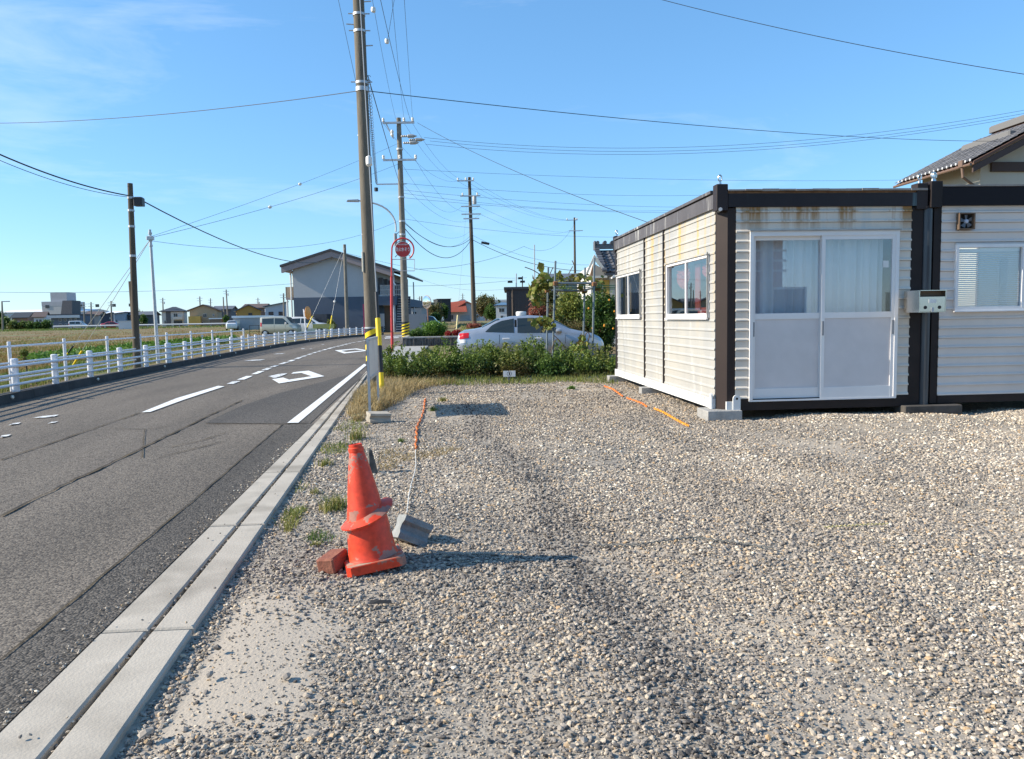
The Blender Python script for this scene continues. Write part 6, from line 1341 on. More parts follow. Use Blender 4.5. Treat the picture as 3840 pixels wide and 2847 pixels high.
# ---- right background
c0 = lambda x: 1400+x*.2513
H('house', 'grey gabled house just right of the flats stair', c0(530), c0(735), 1146, 1127, 130, W_('warmgrey', (0.34,0.33,0.33)), m_wgrey, 'gable_front', D=9, rot=0, wins=[(.42,.7,.55,.72)])
H('house', 'white flat house behind the round convex mirror', c0(735), c0(845), 1140, 1134, 150, W_('pale', (0.5,0.51,0.53)), m_tiled, 'flat', D=8, wins=[(.05,.7,.55,.75)])
H('house', 'black box-shaped building behind the bare trees', c0(875), c0(1182), 1123, 1121, 190, W_('blackblue', (0.03,0.035,0.042)), m_tiled, 'flat', D=9, cat='building', rot=12)
t_, w_, he_, hr_ = H('house', 'white bungalow with red tiled roof', c0(1150), c0(1705), 1174, 1133, 205, W_('bungalow', (0.52,0.50,0.48)), M('roof_red', (0.36,0.075,0.04), (0.28,0.06,0.035), scale=4, rough=.7), 'gable_front', D=10, rot=0, wins=[(.04,.12,.2,.8),(.72,.78,.4,.75),(.82,.86,1.2,1.4)], doors=[(.30,.55,.7,M('shutter_blue', (0.30,0.36,0.40), rough=.6)), (.82,.98,.72,W_('white', (0.62,0.62,0.62)))])
MB().prism([(-w_/2-.6, -1.6, he_+.3), (0, -1.6, he_+.3), (-.6, .5, he_+3.2), (-w_/2-.2, .5, he_+2.7)], (0, 0, 0), (0, .3, .15)).build('porch_roof', M('roof_red', (0.36,0.075,0.04)), t_, loc='local')
H('house', 'grey hip-roofed house behind the red-roofed bungalow', c0(1205), c0(1485), 1146, 1121, 240, W_('grey', (0.33,0.32,0.31)), m_tile, 'hip', D=12)
H('house', 'white two-storey house left of the black shed', c0(1850), c0(2060), 1144, 1133, 170, W_('white', (0.62,0.62,0.62)), m_solar, 'hip', D=9, wins=[(.2,.6,.55,.8),(.3,.5,.1,.35)])
H('house', 'white flat-roofed building on the skyline left of the black shed', c0(1800), c0(2060), 1131, 1124, 300, W_('white', (0.62,0.62,0.62)), m_wgrey, 'flat', D=9, wins=[(.1,.3,.2,.6),(.5,.7,.2,.6)])
t_, w_, he_, hr_ = H('metal_shed', 'black ribbed metal shed behind the garden trees', 1905, 2190, 1084, 1075, 47, M('shed_black', (0.022,0.025,0.034), rough=.5), M('shed_black', (0.022,0.025,0.034)), 'flat', D=6, cat='shed', over=.5)
for k in range(24): MB().box(-w_/2+.1+k*w_/24, -w_/2+.15+k*w_/24, -.02, -.001, 0, he_).build('rib', M('shed_black', (0.022,0.025,0.034)), t_, loc='local')
MB().cyl((-w_/2+.35, -.1, .1), (-w_/2+.35, -.1, he_), .04, n=8).build('downpipe', M('pipe_brown', (0.12,0.09,0.07), rough=.6), t_, loc='local')
wl_ = thing('block_wall', 'pale concrete panel wall beside the flats', 'wall', tuple(atG(1560, 74))); q = wl_.location; MB().box(q.x-.95, q.x+1.15, q.y, q.y+.2, q.z-.2, ZAT(q, 1178)).build('panel', W_('warmgrey', (0.34,0.33,0.33)), wl_)

# ---- tiled roofs, tile by tile
def tile_mesh(tw, tl, mat, name='roof_tile'):
    prof = [(0, .0), (tw*.18, -.012), (tw*.42, -.018), (tw*.66, -.008), (tw*.80, .025), (tw*.92, .032), (tw*1.04, .012)]
    V = []; n = len(prof)
    for y, dz in ((0, .03), (0, 0.012), (tl*1.08, .0)):
        for x, z in prof: V.append((x, y, z+dz))
    F = [(r*n+i, r*n+i+1, (r+1)*n+i+1, (r+1)*n+i) for r in (0, 1) for i in range(n-1)]
    F = [(n+i, n+i+1, i+1, i) for i in range(n-1)]+[(i, i+1, 2*n+i+1, 2*n+i) for i in range(n-1)]
    me = bpy.data.meshes.new(name); me.from_pydata(V, [], F); me.update(); me.materials.append(mat); me.polygons.foreach_set('use_smooth', [True]*len(F)); return me
def tiled(parent, org, u, v, nu, nv, tw, tl, mat):
    """tiles on a slope: u along the eave, v up the slope (unit vectors, in the parent's frame)"""
    me = tile_mesh(tw, tl, mat); u = Vector(u).normalized(); v = Vector(v).normalized(); n_ = u.cross(v)
    Mx = Matrix((u, v, n_)).transposed().to_4x4()
    for j in range(nv):
        for i in range(nu):
            o = bpy.data.objects.new('roof_tile', me); COL.objects.link(o); o.parent = parent
            o.matrix_local = Matrix.Translation(Vector(org)+u*(i*tw)+v*(j*tl)+n_*random.uniform(0, .006)) @ Mx
m_kaw = M('kawara', (0.085,0.087,0.097), (0.12,0.122,0.132), scale=5, rough=.4, objrand=.35)
# gable house behind the hut
dB = 34.; gp = AT(2300, CYP, dB); gB = Vector((gp.x, gp.y, -.1)); hB = lambda py: ZAT(gB, py)+.1; xB = lambda px: (px-2300)*dB/F_PX
gh = thing('tiled_house', 'white gabled house with curved grey tiles behind the hut', 'house', tuple(gB), rz=-YAW)
xg0, xg1, xp = xB(2200), xB(2330), xB(2232); zE = hB(1035); zP = hB(955); m_gw = W_('plaster', (0.60,0.58,0.54))
MB().prism([(xg0+.25, .3, 0), (xg1, .3, 0), (xg1, .3, hB(1060)), (xB(2300), .3, hB(1025)), (xp, .3, zP-.35), (xg0+.25, .3, hB(1035))], (0, 0, 0), (0, 7, 0)).build('wall', m_gw, gh, loc=Lc)
m_barge = M('barge_cream', (0.62,0.58,0.50), rough=.8)
for a, b in (((xg0, hB(1022)), (xp-.02, zP)), ((xp-.02, zP), (xB(2272), hB(1012)))): MB().prism([(a[0], -.3, a[1]-.22), (b[0], -.3, b[1]-.20), (b[0], -.3, b[1]), (a[0], -.3, a[1])], (0, 0, 0), (0, .12, 0)).build('bargeboard', m_barge, gh, loc=Lc)
MB().prism([(xg0+.2, .0, hB(1030)), (xp, .0, zP-.25), (xp, .0, hB(1035)), (xg0+.2, .0, hB(1042))], (0, 0, 0), (0, .25, 0)).build('soffit_boards', M('soffit_brown', (0.25,0.16,0.10), rough=.8), gh, loc=Lc)
MB().box(xB(2205), xB(2276), -.35, .3, hB(1043), hB(1035)).build('eave_beam', m_barge, gh, loc=Lc)
for k in range(4): MB().box(xB(2245)+k*.28, xB(2245)+k*.28+.26, .26, .295, 0, hB(1048)).build('wall_board', W_('ochre', (0.62,0.40,0.10)) if k % 2 else m_barge, gh, loc=Lc)
zt0, zt1 = hB(1019), hB(922); run = (zt1-zt0)/.62; xt0 = xB(2276)
MB().add([(xt0-.1, -.3, zt0-.06), (xt0+4, -.3, zt0-.06), (xt0+4, -.3+run, zt1-.06), (xB(2254), -.3+run, zt1-.06), (xt0-.1, -.3, zt0-.16), (xt0+4, -.3, zt0-.16), (xt0+4, -.3+run, zt1-.16), (xB(2254), -.3+run, zt1-.16)], [(0,1,2,3),(4,7,6,5),(0,4,5,1),(1,5,6,2),(2,6,7,3),(3,7,4,0)]).build('roof_deck', m_tiled, gh, loc=Lc)
vv = Vector((0, run, zt1-zt0)); tl_ = .27; nv_ = int(vv.length/tl_)
for j in range(nv_): xs_j = lerp(xt0-.1, xB(2254), j/nv_); tiled(gh, Vector((xs_j, -.32, zt0-.02))+vv.normalized()*(j*tl_), (1, 0, 0), vv, 13, 1, .27, tl_, m_kaw)
MB().bbox(xB(2250), xt0+4, -.45+run, -.15+run, zt1, zt1+.22, .04).build('ridge', m_tile, gh, loc=Lc)
for k in range(12): MB().cyl((xB(2250)+.1+k*.33, -.5+run, zt1+.27), (xB(2250)+.1+k*.33, -.1+run, zt1+.27), .085, n=10).build('ridge_cap', m_kaw, gh, loc=Lc)
for k in range(9): q = Vector((lerp(xt0-.12, xB(2254), k/9), -.36+run*k/9, lerp(zt0, zt1, k/9)+.06)); MB().cyl(q-Vector((.1, 0, 0)), q+Vector((.1, 0, 0)), .10, n=10).build('verge_tile', m_kaw, gh, loc=Lc)
MB().bbox(xB(2244), xB(2252), -.5+run, -.1+run, zt1-.05, zt1+.36, .03).build('ridge_end_tile', m_kaw, gh, loc=Lc)
MB().prism([(xB(2290), -.8, hB(1048)), (xB(2345), -.8, hB(1010)), (xB(2345), -.8, hB(1005)), (xB(2290), -.8, hB(1042))], (0, 0, 0), (0, 1, 0)).build('awning', m_wgrey, gh, loc=Lc)
# low tiled outhouse left of it
t_, w_, he_, hr_ = H('outhouse', 'low tiled outhouse seen over the citrus tree', 2100, 2205, 1046, 1030, 44, W_('grey', (0.33,0.32,0.31)), m_tile, 'gable_side', D=4, cat='outhouse', over=.2)
# big house behind the right hut
dC = 30.; eA = AT(3652, 606, dC); X0c = eA.x; 
lo, hi = 5., 90.
for _ in range(50):
    m_ = (lo+hi)/2
    if PR((X0c, m_, eA.z))[0] > 3362: lo = m_
    else: hi = m_
eB = Vector((X0c, lo, eA.z)); LnC = lo-eA.y
bh = thing('tiled_house', 'large two-storey tiled house behind the hut at the right edge', 'house', (X0c, eA.y, 0))
sl_ = .50; wC = 9.0; hrC = eA.z+wC*sl_/1.0*.52
vC = Vector((1, 0, sl_)).normalized(); half = wC*.5
pts = [(X0c, eA.y, eA.z), (X0c+half, eA.y, eA.z+half*sl_)]
MB().prism([(X0c, eA.y, eA.z-.10), (X0c+half, eA.y, eA.z-.10+half*sl_), (X0c+half, eA.y, eA.z+.02+half*sl_), (X0c, eA.y, eA.z+.02)], (0, 0, 0), (0, LnC, 0)).build('roof_deck', M('deck_brown', (0.13,0.07,0.05), rough=.9), bh)
MB().prism([(X0c+half+.001, eA.y, eA.z-.10+half*sl_), (X0c+wC, eA.y, eA.z-.10), (X0c+wC, eA.y, eA.z+.02), (X0c+half+.001, eA.y, eA.z+.02+half*sl_)], (0, 0, 0), (0, LnC, 0)).build('roof_deck', m_tiled, bh)
nu = int(LnC/.285); print('tiles', nu); tiled(bh, Vector((-.08, LnC, eA.z+.05)), (0, -1, 0), Vector((1, 0, sl_)), nu, min(12, 290//nu), .285, .36, m_kaw)
for k in range(nu): MB().lathe([(.05, 0), (.055, .02), (0, .03)], (X0c-.09, eA.y+.08+k*.285, eA.z+.075), (-1, 0, 0), n=8).build('eave_tile_end', M('eave_tile', (0.5,0.5,0.5), rough=.3), bh)
MB().cyl((X0c-.12, eA.y, eA.z-.10), (X0c-.12, eA.y+LnC, eA.z-.10), .055, n=8).build('gutter_pipe', M('gutter_brown', (0.16,0.10,0.07), rough=.5), bh)
xw = X0c+.85
MB().prism([(xw, eA.y+.8, 0), (xw+wC-1.7, eA.y+.8, 0), (xw+wC-1.7, eA.y+.8, eA.z+.25), (X0c+half, eA.y+.8, eA.z+half*sl_-.15), (xw, eA.y+.8, eA.z+.25)], (0, 0, 0), (0, LnC-1.4, 0)).build('wall', W_('plastergrey', (0.52,0.48,0.40)), bh)
MB().prism([(xw-.85, eA.y+.02, eA.z-.14), (X0c+half, eA.y+.02, eA.z-.14+half*sl_), (X0c+half, eA.y+.02, eA.z-.42+half*sl_), (xw-.85, eA.y+.02, eA.z-.40)], (0, 0, 0), (0, .08, 0)).build('bargeboard', M('barge_brown', (0.07,0.045,0.04), rough=.8), bh)
MB().box(xw+.4, X0c+wC-2, eA.y+.70, eA.y+.795, eA.z-.25, eA.z+.12).build('tie_beam', M('barge_brown', (0.07,0.045,0.04)), bh)
MB().tube([(X0c-.1, eA.y+.55, eA.z-.1), (X0c-.06, eA.y+.55, eA.z-.5), (xw-.12, eA.y+.62, eA.z-1.0), (xw-.10, eA.y+.65, eA.z-1.3), (xw-.10, eA.y+.65, .2)], .055, 8).build('downpipe', M('gutter_brown', (0.16,0.10,0.07)), bh)
MB().bbox(X0c-.2, X0c-.02, eA.y+.42, eA.y+.68, eA.z-.12, eA.z+.14, .02).build('rain_hopper', M('gutter_brown', (0.16,0.10,0.07)), bh)
zrC = eA.z+half*sl_
MB().bbox(X0c+half-.18, X0c+half+.18, eA.y+.1, eA.y+LnC, zrC+.03, zrC+.34, .06).build('ridge', M('ridge_pale', (0.15,0.147,0.145), rough=.7), bh)
MB().bbox(X0c+half-.3, X0c+half+.3, eA.y-.02, eA.y+.09, zrC-.1, zrC+.5, .08).build('ridge_end_tile', m_kaw, bh)
MB().bbox(X0c+2.3, X0c+2.62, eA.y+1.2, eA.y+LnC*.8, eA.z+2.35*sl_+.03, eA.z+2.35*sl_+.34, .06).build('descending_ridge', M('ridge_pale', (0.26,0.255,0.25)), bh)
# brick house behind the camera, mirrored in the door glass
m_bk = M('brick_pink', (0.42,0.22,0.17), (0.50,0.29,0.23), scale=3, rough=.9, stretch=(1, 1, 6))
rb = thing('brick_house', 'pink brick house with white posts mirrored in the door glass', 'house', (8.5, -13, 0))
MB().box(1.5, 13.5, -18, -13, 0, 5.4).build('wall', m_bk, rb)
MB().prism([(.9, -18.5, 5.3), (14, -18.5, 5.3), (14, -15.5, 7.4), (.9, -15.5, 7.4)], (0, 0, 0), (0, .2, -.1)).build('roof', m_tiled, rb)
MB().prism([(.9, -12.4, 5.3), (14, -12.4, 5.3), (14, -15.5, 7.4), (.9, -15.5, 7.4)], (0, 0, 0), (0, .2, .2)).build('roof', m_tiled, rb)
for k in range(4): MB().box(2.2+k*3.4, 2.6+k*3.4, -12.6, -12.3, 0, 5.3).build('porch_post', m_white, rb)
for z in (2.9, 3.3, 3.7): MB().box(1.6, 13.4, -12.48, -12.42, z, z+.08).build('balcony_rail', m_white, rb)
for k in range(4): f = MB().box(3.1+k*3.3, 4.6+k*3.3, -12.99, -12.93, 1.0, 2.3).build('window', m_white, rb); MB().box(3.2+k*3.3, 4.5+k*3.3, -12.92, -12.91, 1.1, 2.2).build('pane', m_win, f)

# ================================================================== vehicles
m_tyre = M('tyre', (0.015,0.015,0.016), rough=.85); m_rim = M('rim_alloy', (0.5,0.5,0.52), rough=.35, metal=.8); m_cglass = M('car_glass', (0.02,0.028,0.028), rough=.04, spec=.8)
m_lampr = M('lamp_red', (0.5,0.01,0.015), rough=.15); m_lampw = M('lamp_clear', (0.75,0.75,0.77), rough=.1); m_trim = M('car_trim', (0.012,0.012,0.013), rough=.4)
def vehicle(name, label, loc, rz, ST, paint, wheels, side, shield, rear, wr=.30, cat='car', extra=None):
    """ST: stations (x, zlow, zbelt, ztop, wbelt, wtop) from tail to nose; side glass = (lower, upper) polylines in x,z"""
    t = thing(name, label, cat, tuple(loc), rz=rz); S = np.array(ST, float); N = 40
    xs_ = np.unique(np.concatenate([S[:, 0], np.linspace(S[0, 0], S[-1, 0], N)])); C = [np.interp(xs_, S[:, 0], S[:, k]) for k in range(1, 6)]
    def sec(zl, zb, zt, wb, wt):
        return [(0, zl), (wb*.86, zl), (wb*.965, zl+.09), (wb, lerp(zl, zb, .55)), (wb*.985, zb), (lerp(wb*.985, wt, .5)+.012, lerp(zb, zt, .52)), (wt+.0, zt-.05*min(1, (zt-zb)*3)), (wt*.82, zt-.006), (wt*.4, zt), (0, zt+.004)]
    V = []; K = 19
    for i in range(len(xs_)):
        s = sec(*[c[i] for c in C]); V += [(xs_[i], -y, z) for y, z in s]+[(xs_[i], y, z) for y, z in s[-2::-1]][:K-10]
    F = [(i*K+j, i*K+(j+1) % K, (i+1)*K+(j+1) % K, (i+1)*K+j) for i in range(len(xs_)-1) for j in range(K)]
    F += [tuple(range(K)), tuple((len(xs_)-1)*K+j for j in range(K))]
    body = MB().add(V, F).build('body', paint, t, loc='local', smooth=True)
    def hw(x, z):
        c = [float(np.interp(x, S[:, 0], S[:, k])) for k in range(1, 6)]; s = sec(*c)[1:7]; zz = [q[1] for q in s]; return float(np.interp(z, zz, [q[0] for q in s]))
    def patch(lo, up, mat, nm, parent, off=.008, sides=(-1, 1), n=14):
        xa, xb_ = lo[0][0], lo[-1][0]
        for sd_ in sides:
            V = []
            for i in range(n+1):
                x = lerp(xa, xb_, i/n); z0_ = float(np.interp(x, [p[0] for p in lo], [p[1] for p in lo])); z1_ = float(np.interp(x, [p[0] for p in up], [p[1] for p in up]))
                for j in range(4): z = lerp(z0_, z1_, j/3); V.append((x, sd_*(hw(x, z)+off), z))
            MB().add(V, [(4*i+j, 4*i+4+j, 4*i+5+j, 4*i+1+j) for i in range(n) for j in range(3)]).build(nm, mat, parent, loc='local', smooth=True)
    for lo, up_ in side: patch(lo, up_, m_cglass, 'side_window', t)
    def top(xa, xb_, nm, k=.86):
        V = []
        for i in range(9):
            x = lerp(xa, xb_, i/8); zt = float(np.interp(x, S[:, 0], S[:, 3])); wt = float(np.interp(x, S[:, 0], S[:, 5]))
            for y, dz in ((-wt*.95, -.028), (-wt*.8, -.001), (-wt*.4, .008), (wt*.4, .008), (wt*.8, -.001), (wt*.95, -.028)): V.append((x, y, zt+dz+.010))
        MB().add(V, [(6*i+j, 6*i+6+j, 6*i+7+j, 6*i+1+j) for i in range(8) for j in range(5)]).build(nm, m_cglass, t, loc='local', smooth=True)
    if shield: top(*shield, 'windscreen')
    if rear: top(*rear, 'rear_window')
    for xw_ in wheels:
        for sd_ in (-1, 1):
            y0_ = sd_*(hw(xw_, wr+.05)+.006); arch = MB().lathe([(wr+.07, -.01), (wr+.07, .004), (0, .004)], (xw_, y0_, wr+.02), (0, sd_, 0), n=24).build('wheel_arch', m_trim, t, loc='local')
            wh = MB().lathe([(wr*.62, -.09), (wr*.97, -.09), (wr, -.05), (wr, .02), (wr*.95, .035), (wr*.66, .03), (wr*.62, .015)], (xw_, y0_, wr), (0, sd_, 0), n=28).build('wheel', m_tyre, t, loc='local', smooth=True)
            MB().lathe([(wr*.64, .018), (wr*.5, .028), (wr*.15, .03), (0, .036)], (xw_, y0_, wr), (0, sd_, 0), n=10).build('rim', m_rim, wh, loc='local')
    if extra: extra(t, hw, patch)
    return t
car_st = [(-2.16,.42,.72,.80,.60,.50),(-2.10,.30,.84,.98,.72,.60),(-1.95,.24,.90,1.06,.79,.64),(-1.65,.21,.935,1.09,.825,.665),(-1.45,.2,.945,1.13,.835,.65),(-1.0,.19,.95,1.36,.845,.585),(-.55,.19,.945,1.445,.845,.565),(0,.19,.935,1.46,.845,.565),(.42,.19,.925,1.43,.845,.58),(.85,.19,.915,1.23,.845,.64),(1.15,.2,.905,1.06,.84,.70),(1.35,.2,.895,1.01,.835,.71),(1.75,.22,.85,.93,.80,.68),(2.0,.24,.74,.82,.72,.58),(2.10,.30,.64,.72,.62,.48),(2.15,.38,.55,.62,.5,.38)]
m_silver = M('paint_silver', (0.40,0.43,0.47), rough=.30, metal=.55, coat=.6)
def sedan_extra(t, hw, patch):
    patch([(-2.08,.80),(-1.80,.84)], [(-2.08,.97),(-1.80,.99)], m_lampr, 'tail_lamp', t, .012); patch([(-2.06,.68),(-1.90,.70)], [(-2.06,.795),(-1.90,.80)], m_lampw, 'reverse_lamp', t, .012)
    patch([(1.66,.66),(2.02,.58)], [(1.66,.80),(2.02,.68)], m_lampw, 'headlamp', t, .010); patch([(1.92,.32),(2.04,.32)], [(1.92,.43),(2.04,.42)], m_trim, 'fog_lamp', t, .010)
    for x in (-.92, .02, .98): patch([(x, .30), (x+.012, .30)], [(x, .92), (x+.012, .92)], m_trim, 'door_gap', t, .004, n=2)
    for x in (-.72, .22):
        for s in (-1, 1): MB().bbox(x-.10, x+.10, s*(hw(x, .80)+.03)-.015, s*(hw(x, .80)+.03)+.015, .785, .82, .008).build('door_handle', m_lampw, t, loc='local')
    for s in (-1, 1): MB().lathe([(0, -.1), (.06, -.08), (.085, 0), (.07, .07), (0, .1)], (.80, s*.93, 1.0), (1, 0, 0), n=14).build('door_mirror', m_silver, t, loc='local', smooth=True)
    MB().box(-.475, -.41, -(hw(-.44, 1.15)+.012), -(hw(-.44, 1.15)+.006), .94, 1.34).build('pillar_trim', m_trim, t, loc='local')
dcar = 23.2; cp_ = AT(1990, CYP, dcar); cp_.z = gz(cp_.x, cp_.y)
cp_.z = -.15
vehicle('car', 'silver four-door sedan parked behind the hedge', cp_, -YAW+R_(1), car_st, m_silver, (-1.28, 1.27), [([(-1.32,1.0),(-.49,.965)], [(-1.32,1.01),(-1.12,1.20),(-.85,1.315),(-.49,1.375)]), ([(-.39,.96),(.88,.945)], [(-.39,1.38),(.05,1.39),(.36,1.34),(.88,.96)])], (.46, 1.14), (-1.42, -.92), .30, extra=sedan_extra)
rl = AT(1952, 1176, dcar); tag(MB().lathe([(.14, 0), (.155, .03), (.155, .10), (.13, .125), (0, .13)], (0, 0, 0), n=20).build('roof_tub', M('tub_white', (0.68,0.67,0.64), rough=.6), loc=None, smooth=True), 'round white tub sitting on the silver sedan roof', 'tub'); rt = bpy.data.objects['roof_tub']; rt.location = (rl.x, cp_.y, cp_.z+1.455)
van_st = [(-1.68,.35,.95,1.50,.66,.52),(-1.66,.28,1.0,1.66,.70,.60),(-1.5,.24,1.02,1.72,.735,.63),(-.5,.22,1.02,1.76,.74,.64),(.5,.22,1.01,1.73,.74,.63),(.80,.22,1.0,1.62,.74,.62),(1.15,.22,.98,1.20,.735,.64),(1.3,.23,.96,1.08,.73,.64),(1.58,.26,.84,.94,.70,.58),(1.67,.34,.70,.78,.6,.48)]
m_champ = M('paint_champagne', (0.46,0.45,0.38), rough=.35, metal=.3, coat=.5); m_pwhite = M('paint_pearl', (0.66,0.67,0.68), rough=.3, coat=.5)
def van_extra(t, hw, patch):
    patch([(-1.62,.85),(-1.5,.85)], [(-1.62,1.2),(-1.5,1.2)], m_lampr, 'tail_lamp', t, .012); patch([(1.3,.70),(1.6,.66)], [(1.3,.86),(1.6,.78)], m_lampw, 'headlamp', t, .01)
    for x in (-.35, .65): patch([(x,.3),(x+.015,.3)], [(x,1.0),(x+.015,1.0)], m_trim, 'door_gap', t, .004, n=2)
    for s in (-1, 1): MB().bbox(.68, .84, s*.85-.07, s*.85+.07, 1.02, 1.2, .03).build('door_mirror', m_wfr, t, loc='local')
vg = [([(-1.45,1.06),(-.38,1.05)], [(-1.45,1.55),(-.38,1.58)]), ([(-.30,1.05),(.95,1.03)], [(-.30,1.58),(.45,1.56),(.95,1.1)])]
sc = 1.0
pv = AT(1062, CYP, 70); pv.z = gz(pv.x, pv.y)
v1 = vehicle('van', 'champagne boxy kei van parked behind the guard rail', pv, -YAW-R_(4), van_st, m_champ, (-1.2, 1.15), vg, (.72, 1.25), None, .27, 'van', van_extra)
pv = AT(1160, CYP, 74); pv.z = gz(pv.x, pv.y)
mv_st = [(-2.2,.35,1.0,1.5,.72,.55),(-2.1,.28,1.05,1.62,.80,.62),(-1.0,.22,1.05,1.70,.85,.64),(.3,.22,1.03,1.66,.85,.64),(.8,.22,1.02,1.5,.85,.66),(1.4,.22,1.0,1.12,.84,.70),(2.0,.25,.85,.95,.80,.62),(2.25,.36,.66,.74,.62,.46)]
vehicle('minivan', 'white minivan parked behind the champagne kei van', pv, -YAW-R_(4), mv_st, m_pwhite, (-1.4, 1.42), [([(-1.8,1.09),(-.4,1.08)], [(-1.8,1.5),(-.4,1.55)]), ([(-.32,1.08),(1.05,1.06)], [(-.32,1.55),(.5,1.5),(1.05,1.12)])], (.75, 1.38), None, .31, 'van', van_extra)
pv = AT(1606, CYP, 88); pv.z = gz(pv.x, pv.y)
vehicle('van', 'dark blue van parked beside the pale wall right of the flats', pv, -YAW, van_st, M('paint_darkblue', (0.015,0.025,0.035), rough=.25, coat=.6), (-1.2, 1.15), vg, (.72, 1.25), None, .27, 'van', van_extra)
pv = AT(1654, CYP, 180); pv.z = gz(pv.x, pv.y)
vehicle('van', 'small white van far off below the trees', pv, -YAW-PI/2-.2, van_st, m_pwhite, (-1.2, 1.15), vg, (.72, 1.25), None, .27, 'van', van_extra)
pv = AT(433, CYP, 165); pv.z = gz(pv.x, pv.y)
vehicle('car', 'red car far off beside the navy house', pv, -YAW+.3, car_st, M('paint_red', (0.42,0.02,0.03), rough=.3, coat=.5), (-1.28, 1.27), [([(-1.32,1.0),(-.49,.965)], [(-1.32,1.01),(-1.12,1.20),(-.85,1.315),(-.49,1.375)]), ([(-.39,.96),(.88,.945)], [(-.39,1.38),(.05,1.39),(.36,1.34),(.88,.96)])], (.46, 1.14), (-1.42, -.92), .3)
pv = AT(306, CYP, 165); pv.z = gz(pv.x, pv.y)
tr = vehicle('truck', 'white van parked before the dark blue flats', pv, -YAW+.2, van_st, m_pwhite, (-1.2, 1.15), vg, (.72, 1.25), None, .27, 'van', van_extra)
pv = AT(880, CYP, 118); pv.z = gz(pv.x, pv.y)
vehicle('car', 'small white car before the long grey shed', pv, -YAW+PI/2+.3, car_st, m_pwhite, (-1.28, 1.27), [], (.46, 1.14), (-1.42, -.92), .3)
# cage fence and sign beside the vans
cg = thing('mesh_cage', 'dark wire mesh enclosure left of the champagne van', 'cage', tuple(atG(985, 72))); q = cg.location
for k in range(5): MB().cyl((q.x-1.0+k*.85, q.y+.05*k, q.z), (q.x-1.0+k*.85, q.y+.05*k, q.z+1.1), .025, n=6).build('upright', m_trim, cg)
for z in (.1, .55, 1.08): MB().cyl((q.x-1.0, q.y, q.z+z), (q.x+2.4, q.y+.2, q.z+z), .02, n=6).build('rail', m_trim, cg)
gs = AT(1213, 1222, 62); gs.z = ZAT(gs, 1232); tag(MB().box(gs.x-.85, gs.x+.85, gs.y-.02, gs.y+.02, gs.z, gs.z+.36).build('banner', M('banner_olive', (0.42,0.42,0.16), (0.30,0.32,0.10), scale=7, rough=.7), loc=tuple(gs)), 'faded olive-yellow banner hung on the fence by the vans', 'banner')
# far roadside barrier
p0_, p1_ = AT(-40, 1235, 190), AT(620, 1220, 190); fbz = [AT(x, 1225, 175) for x in (180, 300, 420, 540, 640)]
fb = thing('far_barrier', 'long pale guard barrier across the far edge of the field', 'barrier', tuple(AT(180, 1225, 175)))
P = [Vector((q.x, q.y, gz(q.x, q.y))) for q in [AT(x, 1225, 160) for x in np.linspace(200, 880, 24)]]
MB().tube([p+Vector((0, 0, .65)) for p in P], .17, 6).build('beam', M('barrier_grey', (0.5,0.52,0.54), rough=.5), fb)
for p in P[::2]: MB().cyl(p, p+Vector((0, 0, .7)), .06, n=6).build('post', m_galv, fb)
# ================================================================== planting
m_stem = M('stem_brown', (0.12,0.085,0.055), rough=.9)
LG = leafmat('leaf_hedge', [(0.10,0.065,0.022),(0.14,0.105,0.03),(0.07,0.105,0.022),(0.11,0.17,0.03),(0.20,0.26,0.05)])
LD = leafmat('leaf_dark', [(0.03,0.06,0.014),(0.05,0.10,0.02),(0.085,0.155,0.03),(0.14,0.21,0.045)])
LY_ = leafmat('leaf_yellowing', [(0.16,0.115,0.035),(0.17,0.165,0.04),(0.15,0.205,0.04),(0.30,0.29,0.06)])
LR = leafmat('leaf_red', [(0.16,0.045,0.03),(0.28,0.08,0.05),(0.34,0.13,0.08),(0.22,0.06,0.045)])
LRb = leafmat('leaf_crimson', [(0.20,0.01,0.015),(0.34,0.03,0.03),(0.12,0.02,0.015)])
LB = leafmat('leaf_bronze', [(0.13,0.09,0.04),(0.19,0.13,0.055),(0.12,0.135,0.04),(0.075,0.09,0.028)])
LH = leafmat('leaf_hedge_olive', [(0.13,0.075,0.03),(0.18,0.12,0.04),(0.13,0.13,0.03),(0.16,0.19,0.04),(0.22,0.25,0.06)])
LBr = leafmat('leaf_bright', [(0.05,0.12,0.015),(0.09,0.19,0.025),(0.14,0.26,0.04)])
GRd = leafmat('grass_dry', [(0.36,0.27,0.13),(0.46,0.36,0.19),(0.30,0.22,0.09),(0.52,0.43,0.25)], .2, .8)
GRf = leafmat('grass_field', [(0.26,0.165,0.05),(0.36,0.245,0.085),(0.20,0.13,0.04),(0.42,0.30,0.12)], .2, .8)
GRy = leafmat('grass_olive', [(0.34,0.28,0.10),(0.24,0.24,0.06),(0.14,0.19,0.04),(0.42,0.34,0.14)], .25, .8)
GRg = leafmat('grass_green', [(0.08,0.14,0.025),(0.13,0.20,0.04),(0.20,0.24,0.06)], .25, .8)
def clumps(n, k, c, rad, sig, shape='dome', rg=rng):
    """n points gathered in k clumps inside an ellipsoid (c centre, rad radii)"""
    P = []
    d = rg.normal(size=(k, 3)); d /= np.linalg.norm(d, axis=1)[:, None]; r = rg.random(k)**.45
    C = np.array(c)+d*r[:, None]*np.array(rad)
    w = rg.random(k)+.4; w /= w.sum(); idx = rg.choice(k, n, p=w)
    return C[idx]+rg.normal(size=(n, 3))*np.array(sig)*(0.6+.8*rg.random(k))[idx][:, None], C
